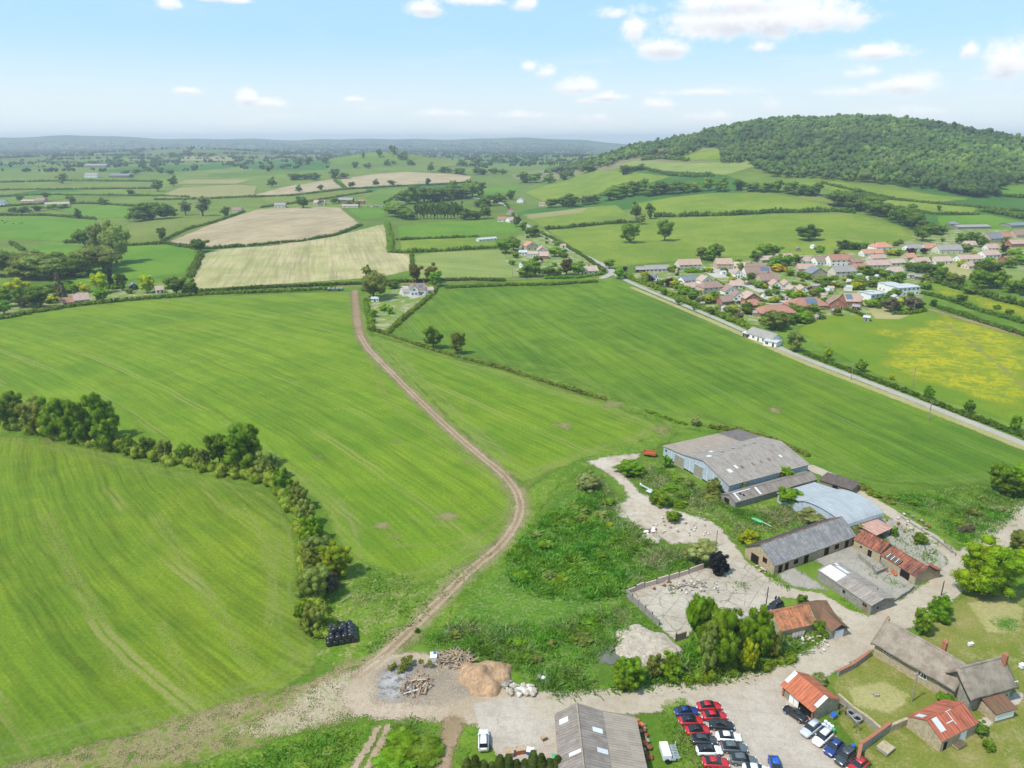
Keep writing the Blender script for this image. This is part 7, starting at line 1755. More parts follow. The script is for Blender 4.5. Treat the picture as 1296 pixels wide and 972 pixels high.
# ---------------------------------------------------------------- people and cows
def skin_body(name, verts, edges, radii, mat, parent=None, root=0, sub=2):
    me = bpy.data.meshes.new(name); me.from_pydata(verts, edges, []); o = obj(name, me, mat, parent)
    o.modifiers.new('skin', 'SKIN'); sk = me.skin_vertices[0].data
    for i, r_ in enumerate(radii): sk[i].radius = (r_, r_) if not isinstance(r_, tuple) else r_
    sk[root].use_root = True
    s = o.modifiers.new('sub', 'SUBSURF'); s.levels = s.render_levels = sub
    return o
M['navy'] = plain('navy_overalls', (.018, .02, .085), .9, .1, var=.2, scale=6.)
M['skin'] = plain('skin', (.5, .3, .21), .6, .3, var=.05)
M['hair'] = plain('dark_hair', (.03, .02, .015), .8, .2, var=.2)
def person(label, px, py, yaw, h=1.76):
    x, y = PZ(px, py); r = thing('person', label, 'person', (x, y, .32), yaw); k = h / 1.76
    v = [(0, 0, .95), (0, 0, 1.15), (0, 0, 1.4), (0, .01, 1.52), (0, .02, 1.62), (0, .02, 1.72), (-.18, 0, 1.42), (-.24, .02, 1.15), (-.2, .14, .95), (-.18, .19, .88), (.18, 0, 1.42), (.25, .0, 1.15), (.26, .06, .9), (.26, .09, .82), (-.1, 0, .88), (-.11, .02, .48), (-.11, 0, .08), (-.12, .16, .04), (.1, 0, .88), (.12, .03, .48), (.13, 0, .08), (.15, .16, .04)]
    e = [(0, 1), (1, 2), (2, 3), (3, 4), (4, 5), (2, 6), (6, 7), (7, 8), (8, 9), (2, 10), (10, 11), (11, 12), (12, 13), (0, 14), (14, 15), (15, 16), (16, 17), (0, 18), (18, 19), (19, 20), (20, 21)]
    rad = [.15, .145, .15, .055, .09, .075, .07, .05, .04, .03, .07, .05, .04, .03, .09, .065, .045, .035, .09, .065, .045, .035]
    skin_body('body', [tuple(q * k for q in p) for p in v], e, [q * k for q in rad], M['skin'], r)
    cv = v[:3] + v[6:9] + v[10:13] + v[14:17] + v[18:21]; mp = {0: 0, 1: 1, 2: 2, 6: 3, 7: 4, 8: 5, 10: 6, 11: 7, 12: 8, 14: 9, 15: 10, 16: 11, 18: 12, 19: 13, 20: 14}
    ce = [(mp[a], mp[b]) for a, b in e if a in mp and b in mp]; cr = [rad[a] * 1.16 + .012 for a in mp]
    skin_body('overalls', [tuple(q * k for q in p) for p in cv], ce, [q * k for q in cr], M['navy'], r)
    hv = ICO2[0] * np.array([.088, .1, .085]) * k + np.array([0, .01, 1.72]) * k
    m = MB(); m.v = [tuple(p) for p in hv]; m.f = [tuple(int(q) for q in f_) for f_ in ICO2[1]]; m.build('hair', M['hair'], r, True)
person('person in dark blue overalls, taller one behind the black off-roader', 981, 763.2, .4)
person('person in dark blue overalls beside the taller one', 984.8, 763.4, 2.4, 1.62)
M['cow'] = plain('black_cow_hide', (.02, .018, .017), .8, .2, var=.2)
def cow():
    r = thing('cow', 'dark cow grazing in the bright field on the left', 'cow')
    v = [(0, 0, 1.05), (.55, 0, 1.1), (.9, 0, 1.15), (1.25, 0, .8), (1.45, 0, .45), (1.62, 0, .3), (-.6, 0, 1.1), (-.85, 0, 1.05), (-.98, 0, .6), (.62, .2, .8), (.6, .2, .45), (.62, .2, .05), (.62, -.2, .8), (.66, -.2, .45), (.6, -.2, .05), (-.62, .2, .85), (-.78, .2, .48), (-.7, .2, .05), (-.62, -.2, .85), (-.74, -.2, .48), (-.7, -.2, .05)]
    e = [(0, 1), (1, 2), (2, 3), (3, 4), (4, 5), (0, 6), (6, 7), (7, 8), (1, 9), (9, 10), (10, 11), (1, 12), (12, 13), (13, 14), (6, 15), (15, 16), (16, 17), (6, 18), (18, 19), (19, 20)]
    skin_body('body', v, e, [.42, .38, .3, .2, .14, .09, .37, .25, .03, .16, .08, .06, .16, .08, .06, .2, .09, .06, .2, .09, .06], M['cow'], r, 0, 1)
    return r
c0 = cow()
for i, (px, py) in enumerate(((6, 283), (9, 281), (17, 284), (25, 284), (28, 283), (3, 280))):
    x, y = G(px, py); loc = (x, y, Tf(x, y)); a = rnd.uniform(0, 6)
    if i == 0: c0.location = loc; c0.rotation_euler = (0, 0, a); c0['group'] = 'dark cows grazing in the bright field'
    else: dup(c0, loc, a)
# ---------------------------------------------------------------- hedges and trees round the farm
t_ = tree
hedge('wild shrubby hedge curving through the big crop fields', [(-25, 528), (40, 548), (95, 560), (150, 571), (200, 582), (240, 590), (290, 601), (335, 610), (362, 628), (380, 655), (390, 690), (392, 735), (398, 770), (412, 808)], 4.8, 3.6, (.22, .3, .055), leaf=.2, rough=.4)
for a in (('grey-green willow at the left end of the wild hedge', 18, 545, 492, 44, 'mid'), ('olive willow shrub second from the left end of the wild hedge', 46, 553, 502, 40, 'olive'), ('dark spreading tree in the wild hedge left of the tallest one', 78, 557, 500, 48, 'oak'), ('middle dark tree of the clump in the wild hedge', 102, 564, 505, 44, 'oak'), ('tallest dark tree of the clump in the wild hedge', 132, 560, 493, 50, 'oak'), ('pale round shrub right of the tallest hedge tree', 138, 572, 528, 34, 'mid'), ('broad bright oak standing in the wild hedge', 312, 601, 536, 64, 'oak'), ('small dark tree left of the bright hedge oak', 279, 592, 545, 34, 'dark'), ('greyish shrub tree right of the bright hedge oak', 342, 611, 569, 36, 'pale'), ('round shrub with yellowish top at the hedge bend', 380, 648, 612, 30, 'olive'), ('bright green thorn below the hedge bend', 397, 690, 651, 36, 'bright'), ('pale willow shrub below the bright thorn', 404, 716, 676, 44, 'pale'), ('yellow-green willow leaning out of the hedge foot', 428, 738, 686, 54, 'lime'), ('yellow-green tree with bare stems near the bales', 398, 766, 712, 48, 'pale'), ('brown thorn in the crook of the hedge foot', 418, 752, 722, 30, 'brown'), ('dark bramble mound behind the black bales', 398, 806, 768, 36, 'olive')):
    c = OCOL['lime'] if a[5] == 'lime' else None
    t_(*a[:5], (.27, .34, .04) if c else a[5], 'bush', None, 'bush' if 'shrub' in a[0] or 'mound' in a[0] or 'thorn' in a[0] else 'tree', 'bush' if 'shrub' in a[0] or 'mound' in a[0] or 'thorn' in a[0] else 'tree')
for i, (px, py, pt, w, c) in enumerate(((165, 576, 548, 24, 'mid'), (190, 581, 552, 26, 'dark'), (212, 585, 556, 24, 'olive'), (236, 590, 560, 26, 'mid'), (258, 594, 566, 22, 'olive'), (360, 628, 592, 26, 'mid'), (372, 640, 604, 22, 'oak'), (388, 668, 634, 26, 'pale'), (392, 730, 700, 24, 'olive'), (386, 790, 758, 24, 'mid'))):
    t_('thorn bush bulging from the wild hedge', px, py, pt, w, c, 'bush', group='thorn bushes of the wild hedge')
t_('dark round thorn on the ditch, left of two', 549, 443, 414, 27, 'dark'); t_('loose grey-green thorn on the ditch, right of two', 580, 450, 418, 25, 'olive')
for i in range(34):
    g_ = random.Random(i + 40); px, py = g_.choice([(660, 735), (700, 690), (745, 650), (720, 740), (765, 715), (600, 800), (660, 815), (720, 815), (770, 790), (690, 850), (1130, 625), (1180, 640), (1240, 640), (1220, 665), (850, 610), (880, 640)])
    px += g_.uniform(-26, 26); py += g_.uniform(-14, 14); t_('low bramble mound in the rough ground round the farmyard', px, py, py - g_.uniform(5, 11), g_.uniform(12, 30), g_.choice(['mid', 'oak', 'olive', 'bright', 'pale']), 'bush', None, 'bramble_mound', 'bramble', 'bramble mounds of the rough ground')
hedge('low dark hedge along the ditch before the two thorns', [(466, 416), (490, 424), (520, 434), (555, 446), (590, 455), (640, 468), (700, 487), (740, 499), (768, 507)], 1.8, 1.1, 'olive', rough=.5)
hedge('low bushy line in the grass between the bare patch and the big barn', [(818, 521), (840, 529), (868, 538)], 1.4, .5, 'mid', rough=.6)
hedge('clipped hedge on the right of the white house garden', [(489, 424), (497, 416), (510, 404), (530, 388), (548, 372), (553, 364)], 3., 2., 'mid')
hedge('ragged hedge between the track top and the white house garden', [(462, 380), (467, 400), (472, 418)], 2.4, 1.8, 'mid', rough=.5)
t_('big spreading grey-green tree beside the track top', 473, 381, 338, 46, 'olive'); t_('spiky conifer behind the big tree at the track top', 467, 366, 335, 15, 'gold', 'conifer')
t_('golden conifer behind the white house, left of two', 527, 359, 332, 20, 'gold', 'tall'); t_('golden conifer behind the white house, right of two', 546, 359, 332, 19, 'gold', 'tall'); t_('bright green round tree right of the white house', 552, 364, 342, 26, 'bright')
t_('low dark shrub left of the white house', 498, 366, 356, 18, 'dark', 'bush')
for i, p in enumerate(((486, 394, 385, 14), (494, 398, 388, 12), (472, 402, 390, 12), (470, 410, 402, 12))): t_('young orchard bush in the garden of the white house', p[0], p[1], p[2], p[3], 'bright', 'bush', group='bushes in the white house garden')
hedge('dark bush mass at the bottom of the white house garden', [(466, 418), (482, 421)], 3.4, 2.4, 'dark')
hedge('long clipped hedge along the top of the big crop field', [(-20, 408), (40, 397), (100, 387), (180, 379), (260, 373), (340, 370), (425, 366)], 3.6, 2.4, 'mid', rough=.12)
hedge('second long hedge on the far side of the grassy lane', [(230, 372), (330, 365), (430, 361), (520, 357), (600, 355), (640, 356)], 3., 2.4, 'dark', rough=.12)
hedge('field hedge from the white house to the crossroads', [(566, 365), (640, 362), (700, 361), (755, 357)], 2.8, 2.2, 'mid', rough=.12)
hedge('clipped hedge before the road-mouth bungalow', [(690, 353), (730, 352), (762, 348)], 2.6, 2.2, 'bright', rough=.08)
# road side
hedge('long hedge between the pale road and the village gardens', [(795, 352), (830, 366), (870, 384), (900, 396), (940, 412), (960, 420)], 4., 3., 'mid', rough=.35)
hedge('low hedge between the pale road and the buttercup meadow', [(1020, 449), (1060, 464), (1110, 483), (1160, 502), (1210, 522), (1270, 544), (1310, 560)], 2.4, 1.6, 'dark', rough=.2)
for lab, px, pb, pt, w, c in (('grey willow beside the roadside bungalow', 1005, 447, 421, 30, 'pale'), ('yellow young tree on the road verge', 1047, 457, 440, 13, 'lime'), ('dark young tree on the road verge by the first pole', 1088, 472, 456, 17, 'mid'), ('small yellow bush on the meadow hedge', 1128, 481, 474, 10, 'yellow'), ('leafy young tree at the middle of the road verge', 1174, 506, 487, 18, 'bright'), ('thin young tree further down the road verge', 1225, 524, 507, 15, 'mid'), ('bushy young tree at the right end of the road verge', 1284, 548, 526, 19, 'bright'), ('small tree on the road verge near the crossroads', 839, 374, 364, 9, 'bright'), ('second small verge tree from the crossroads', 858, 386, 375, 10, 'mid'), ('third small verge tree from the crossroads', 878, 393, 383, 8, 'bright'), ('fourth small verge tree from the crossroads', 900, 399, 388, 11, 'mid'), ('small brown tree on the verge by the hipped bungalows', 934, 408, 393, 12, 'brown'), ('round tree at the crossroads corner', 783, 354, 340, 17, 'bright')):
    t_(lab, px, pb, pt, w, (.24, .34, .03) if c == 'lime' else c)
# farm
for a in (('tall bright tree at the left of the yard clump', 884, 832, 752, 46, 'bright'), ('broad tree in the middle of the yard clump', 905, 858, 768, 60, 'oak'), ('tree behind the middle of the yard clump', 915, 838, 772, 44, 'mid'), ('tall tree at the right of the yard clump', 957, 840, 762, 46, 'bright'), ('yellow-green maple in front of the yard clump', 945, 856, 808, 26, 'yellow'), ('pale birch in front of the yard clump', 893, 862, 790, 30, 'pale'), ('dark tree between the two tall yard trees', 935, 842, 784, 36, 'oak'), ('brownish tree right of the yellow-green maple', 975, 840, 796, 26, 'olive')):
    t_(*a[:6], 'tall' if 'birch' in a[0] else 'round')
for a in (('large ball-shaped willow bush beside the lane', 793, 877, 832, 46, (.19, .30, .03)), ('smaller ball-shaped bush right of the large one', 848, 864, 827, 36, (.18, .29, .03)), ('grey-green shrub between the two ball bushes', 826, 860, 828, 22, 'olive'), ('dark purple smoke bush at the silage clamp corner', 907, 730, 699, 31, 'black'), ('olive elder on the yard road bend', 887, 718, 682, 44, 'cream'), ('cream-flowering elder beside the crop margin', 743, 624, 598, 34, 'cream'), ('small bright bush against the big barn front', 844, 593, 576, 14, 'bright'), ('olive bush at the corner of the big barn', 902, 630, 605, 26, 'olive'), ('flowering elder under the eave of the big barn', 938, 622, 606, 20, 'cream'), ('bright elder between the big barn and the long shed', 994, 612, 591, 26, 'bright'), ('elder against the lean-to of the curved barn', 998, 646, 618, 36, 'bright'), ('creamy elder before the curved barn gable', 1030, 666, 640, 50, 'cream'), ('low yellow-green bush at the slate barn corner', 946, 692, 672, 30, 'yellow'), ('creamy elder between the slate barn and the red byre', 1080, 682, 664, 30, 'cream'), ('bramble mound on the near side of the rubble path', 798, 605, 585, 40, 'bright'), ('bramble mound beside the scrap auger', 834, 645, 622, 34, 'mid'), ('low bramble mound behind the rubble floor', 852, 664, 648, 24, 'mid'), ('round bush on the littered ground behind the byres', 1163, 690, 674, 20, 'mid'), ('small bright tree behind the red byre', 1131, 680, 667, 12, 'bright'), ('green bush at the lane edge below the lime tree', 1186, 790, 751, 36, 'bright'), ('flower-topped bush nearer the thatched cottage', 1166, 806, 773, 28, 'mid'), ('dark bush at the right edge across the lane', 1290, 700, 672, 40, 'olive'), ('round green bush against the cottage gable', 1196, 894, 878, 24, 'bright'), ('green shrub before the cottage porch', 1238, 932, 914, 20, 'mid'), ('dark shrub on the lawn by the paved path', 1250, 952, 938, 18, 'mid'), ('creamy shrub at the lane end of the stone wall', 1036, 868, 852, 24, 'cream'), ('green shrub beside the clay-tiled cowshed ridge', 1014, 766, 754, 16, 'mid'), ('low dark shrub in the lush bed at the bottom edge', 510, 955, 936, 60, 'bright'), ('second shrub in the lush bed at the bottom edge', 535, 968, 950, 60, 'mid'), ('third shrub cut by the bottom edge', 500, 985, 964, 64, 'bright'), ('little shrub beside the verge of the dirt track', 528, 802, 797, 8, 'dark'), ('small yellow flowering bush in the nettle bed', 772, 668, 661, 12, 'yellow'), ('yellow elder far behind the big barn', 880, 540, 528, 14, 'cream')):
    t_(*a[:6], 'bush')
hedge('low hedge mass on the lane bank under the yard clump', [(845, 862), (880, 860), (920, 854), (960, 846), (1000, 832)], 3.2, 1.6, 'mid', rough=.5)
t_('huge yellow-green lime tree at the lane bend', 1247, 766, 681, 92, (.25, .385, .024), 'bush', 'hi', 'tree', 'tree')
for a in (('thin-stemmed tree at the left of the dark copse', 1262, 628, 586, 34, 'mid'), ('broad bright-topped tree in the dark copse', 1288, 630, 584, 50, 'bright'), ('dark low tree inside the dark copse', 1275, 632, 600, 34, 'dark')): t_(*a[:6])
for i in range(12):
    px = 592 + i * 10.3; t_('dark pointed conifer in the close hedge at the bottom edge', px, 994 - .3 * i, 963 - 5 * math.sin(i * 1.7) - i * .6, 17, (.09, .12, .024), 'cypress', 'hi', name='conifer_tree', group='conifers of the bottom hedge')
hedge('dark weedy bank behind the big grey barn', [(896, 541), (940, 547), (985, 560), (1024, 578)], 2., 1., 'olive', rough=.5)
hedge('overgrown bank along the rear track', [(1050, 604), (1075, 612), (1100, 622), (1130, 640)], 2.4, 1., 'olive', rough=.6)
# ---------------------------------------------------------------- village gardens, named by the house they stand at
SEEN = {}
def garden(px, pb, pt, w, c, kind='round'):
    best = min(HOUSES, key=lambda h: (h[1] - px) ** 2 + ((h[2] - pb) * 1.6) ** 2)
    dx, dy = px - best[1], pb - best[2]
    rel = ('left of ' if dx < 0 else 'right of ') if abs(dx) > abs(dy) * 1.3 else ('behind ' if dy < 0 else 'in front of ')
    cn = {'dark': 'dark green', 'mid': 'green', 'oak': 'dense green', 'bright': 'bright green', 'lime': 'lime green', 'yellow': 'yellow-green', 'purple': 'dark purple', 'olive': 'olive', 'pale': 'pale green', 'gold': 'golden', 'brown': 'brownish', 'laburnum': 'brilliant yellow', 'cream': 'creamy', 'grey': 'grey-green', 'blue': 'blue-green'}[c]
    nm = {'round': 'tree', 'bush': 'bush', 'tall': 'tall tree', 'conifer': 'conifer', 'cypress': 'slim cypress'}[kind]
    for extra in ('', 'small ', 'low ', 'larger ', 'loose ', 'rounded ', 'second ', 'third '):
        lab = f'{extra}{cn} {nm} {rel}{best[0]}'
        if lab not in SEEN: break
    SEEN[lab] = 1
    return t_(lab, px, pb, pt, w * 1.15, c, kind)
for a in ((640, 322, 301, 25, 'bright'), (650, 318, 300, 20, 'mid'), (633, 314, 303, 14, 'grey'), (702, 326, 312, 18, 'bright'), (684, 333, 326, 8, 'purple'), (672, 352, 330, 30, 'mid'), (664, 352, 340, 20, 'bright'), (696, 350, 336, 18, 'mid'), (717, 349, 328, 20, 'gold', 'tall'), (732, 350, 332, 20, 'bright'), (706, 350, 340, 14, 'mid'), (764, 346, 338, 10, 'pale'), (771, 341, 328, 15, 'mid'), (674, 300, 285, 20, 'dark'), (662, 292, 280, 14, 'mid'), (653, 288, 272, 14, 'dark'),
          (792, 352, 345, 12, 'mid'), (791, 344, 337, 7, 'purple'), (852, 345, 336, 12, 'yellow', 'bush'), (874, 345, 338, 16, 'mid', 'bush'), (894, 345, 339, 14, 'bright', 'bush'), (818, 356, 346, 14, 'dark'), (823, 357, 349, 9, 'purple'), (846, 364, 352, 13, 'purple'), (856, 363, 353, 12, 'bright'), (876, 365, 357, 12, 'yellow', 'bush'), (890, 330, 313, 22, 'olive'), (904, 329, 308, 22, 'dark'), (899, 331, 313, 16, 'bright'), (934, 338, 328, 12, 'bright'), (936, 345, 332, 9, 'pale'), (957, 332, 318, 18, 'dark'), (968, 326, 308, 26, 'oak'), (980, 324, 310, 20, 'dark'), (985, 337, 322, 22, 'bright'), (998, 337, 322, 16, 'bright'), (1008, 335, 322, 14, 'dark'), (987, 345, 335, 16, 'laburnum', 'bush'), (1000, 350, 341, 14, 'bright'), (926, 358, 349, 12, 'yellow'), (969, 364, 357, 8, 'purple'), (1024, 370, 363, 9, 'purple'), (1010, 370, 364, 9, 'dark'), (948, 358, 353, 12, 'mid', 'bush'), (966, 374, 370, 12, 'mid', 'bush'), (996, 372, 366, 8, 'bright', 'bush'), (1038, 356, 349, 12, 'bright'), (1040, 364, 357, 8, 'purple'), (1046, 366, 355, 18, 'dark', 'bush'), (1056, 364, 356, 14, 'yellow', 'bush'), (1034, 374, 367, 24, 'mid', 'bush'), (1072, 356, 349, 8, 'mid', 'conifer'), (1070, 317, 303, 22, 'dark'), (1083, 317, 306, 20, 'bright'), (1092, 318, 306, 14, 'mid'), (1098, 350, 336, 24, 'mid'), (1110, 350, 340, 20, 'bright'), (1120, 356, 341, 18, 'mid'), (1088, 362, 352, 20, 'olive'), (1104, 364, 354, 20, 'mid'), (1116, 366, 352, 18, 'olive'), (1130, 360, 347, 18, 'bright'), (1138, 362, 344, 16, 'mid'), (1128, 324, 315, 18, 'yellow', 'bush'), (1140, 325, 316, 16, 'bright', 'bush'), (1152, 322, 314, 14, 'purple'), (1168, 322, 313, 10, 'purple'), (1162, 346, 330, 22, 'dark'), (1176, 352, 333, 26, 'dark'), (1150, 344, 331, 18, 'dark'), (1174, 334, 325, 14, 'yellow'), (1190, 356, 338, 20, 'oak'), (1206, 362, 345, 22, 'olive'), (1215, 360, 348, 14, 'mid'), (1246, 362, 327, 38, 'dark'), (1236, 366, 338, 26, 'oak'), (1262, 366, 343, 28, 'mid'), (1282, 372, 354, 26, 'mid'), (1300, 376, 352, 26, 'oak'), (1224, 373, 360, 18, 'mid'), (1216, 386, 373, 15, 'dark'), (1181, 389, 378, 8, 'dark', 'tall'), (1262, 392, 385, 9, 'mid', 'bush'), (1276, 402, 391, 12, 'mid'), (1224, 320, 308, 18, 'pale'), (1236, 325, 320, 18, 'yellow', 'bush'), (1270, 320, 310, 14, 'purple'), (1272, 328, 321, 10, 'purple'), (1282, 327, 314, 20, 'bright'), (1276, 340, 325, 18, 'mid'), (1292, 336, 322, 18, 'bright'), (1244, 314, 300, 16, 'dark'), (1232, 310, 294, 26, 'dark'), (1216, 310, 294, 20, 'oak'), (1192, 297, 285, 12, 'dark'), (1272, 308, 300, 10, 'mid'), (1167, 307, 284, 27, 'dark'),
          (1024, 306, 283, 30, 'dark'), (980, 420, 394, 40, 'olive'), (968, 412, 400, 20, 'mid', 'bush'), (944, 394, 382, 13, 'dark'), (952, 398, 390, 12, 'mid', 'bush'), (1006, 408, 399, 14, 'yellow', 'bush'), (1018, 410, 402, 16, 'mid', 'bush'), (1036, 404, 398, 18, 'mid', 'bush'), (1100, 390, 378, 18, 'bright'), (1127, 396, 377, 20, 'brown'), (1136, 394, 382, 16, 'mid', 'bush'), (1152, 394, 374, 22, 'brown'), (1162, 394, 378, 14, 'dark'), (1128, 378, 369, 16, 'mid', 'bush'), (1140, 386, 378, 14, 'yellow', 'bush'), (912, 382, 372, 14, 'mid', 'bush'), (905, 376, 369, 12, 'bright', 'bush'), (924, 386, 378, 14, 'dark', 'bush'), (862, 374, 366, 12, 'bright', 'bush'), (876, 378, 369, 14, 'mid', 'bush'), (1060, 400, 396, 12, 'mid', 'bush'), (1170, 366, 358, 14, 'bright', 'bush')):
    garden(*a)
hedge('clipped hedge before the cream barn conversion', [(870, 346), (900, 344)], 2., 2., 'bright', rough=.08)
hedge('pair of clipped hedges beside the dry lawn house', [(1054, 388), (1070, 392), (1094, 401)], 2., 1.8, 'dark', rough=.08)
hedge('hedge below the dry lawn of the brick house', [(1130, 398), (1150, 398), (1172, 394)], 2.2, 2., 'mid', rough=.1)
hedge('hedge between the flowery field and the narrow paddock', [(1168, 372), (1200, 380), (1240, 394), (1310, 414)], 3., 2.4, 'dark', rough=.25)
hedge('hedge between the narrow paddock and the bare path', [(1176, 386), (1205, 395), (1246, 409), (1310, 430)], 3., 2.2, 'dark', rough=.25)
hedge('dark field hedge from the balcony house to the tall dark tree', [(1186, 358), (1210, 366), (1236, 372), (1262, 380), (1300, 390)], 5., 4.5, 'dark', rough=.35)
def shrubs(poly, n, label, group, seed, cols):
    g = random.Random(seed); xs = [p[0] for p in poly]; ys = [p[1] for p in poly]; k = 0
    while k < n:
        px, py = g.uniform(min(xs), max(xs)), g.uniform(min(ys), max(ys))
        if not inside(np.array([px]), np.array([py]), poly)[0]: continue
        if any(abs(px - h[1]) < 13 and -14 < py - h[2] < 3 for h in HOUSES): continue
        s = g.uniform(.7, 1.8) * (py - 215) / 150; k += 1
        t_(label, px, py, py - 6.5 * s, 9.5 * s, g.choice(cols), 'bush', group=group)
VIL = [(800, 355), (862, 336), (945, 326), (1050, 312), (1150, 306), (1250, 300), (1290, 312), (1286, 335), (1180, 356), (1164, 376), (1110, 392), (1050, 404), (985, 416), (930, 404), (868, 380)]
shrubs(VIL, 165, 'leafy shrub in the gardens between the village houses', 'garden shrubs of the village', 3, ['mid', 'bright', 'oak', 'dark', 'pale', 'yellow', 'olive'])
SH = []
def sheds(poly, n, seed, label, group):
    g = random.Random(seed); xs = [p[0] for p in poly]; ys = [p[1] for p in poly]; k = 0
    while k < n:
        px, py = g.uniform(min(xs), max(xs)), g.uniform(min(ys), max(ys))
        if not inside(np.array([px]), np.array([py]), poly)[0]: continue
        if any(abs(px - h[1]) < 14 and -15 < py - h[2] < 4 for h in HOUSES): continue
        k += 1; x, y = G(px, py); loc = (x, y, Tf(x, y)); s = g.uniform(.7, 1.3)
        key = g.choice((0, 1, 2))
        while len(SH) < 3:
            i = len(SH); r = thing('garden_shed', label, 'shed', (0, 0, -50), 0, group)
            gable_shell(r, 4., 3., 2., 3., ('timber', 'white', 'cream')[i], ('tile_grey', 'flat_roof', 'tile_pink')[i], .15, .08)
            fr(r, 'y0', 2., 0, .9, 1.8, 4., 3., 'door', 'frame', 'timber_dark', .04, 0); SH.append([r, False])
        r, used = SH[key]
        if used: dup(r, loc, g.uniform(0, 3), label, group, (s, s, s))
        else: r.location = loc; r.rotation_euler = (0, 0, g.uniform(0, 3)); SH[key][1] = True
sheds(VIL, 44, 8, 'small garden shed among the village gardens', 'garden sheds of the village')
sheds([(640, 330), (656, 300), (690, 296), (735, 326), (756, 345), (664, 350)], 8, 9, 'small garden shed in the hamlet gardens', 'garden sheds of the hamlet')
shrubs([(640, 330), (656, 300), (690, 296), (735, 326), (756, 345), (664, 350)], 26, 'leafy shrub in the gardens of the hamlet', 'garden shrubs of the hamlet', 4, ['mid', 'bright', 'oak', 'dark'])
shrubs([(20, 378), (60, 368), (150, 362), (240, 358), (250, 366), (150, 374), (60, 386)], 22, 'leafy shrub in the gardens along the lane', 'garden shrubs of the lane', 5, ['mid', 'bright', 'oak', 'yellow'])
for i, pts in enumerate((((905, 356), (918, 363), (925, 368)), ((940, 354), (955, 362)), ((960, 380), (975, 384)), ((1040, 360), (1052, 372)), ((1086, 345), (1096, 352)), ((1130, 342), (1145, 352)), ((1004, 360), (1020, 362)), ((1060, 340), (1088, 341)), ((840, 356), (862, 364)), ((1150, 326), (1180, 328)), ((1212, 338), (1240, 336)), ((985, 404), (1012, 408), (1030, 406)))):
    tag(hedge('clipped garden hedge between the village houses', list(pts), 1.8, 1.7, 'mid', rough=.1), group='garden hedges of the village')
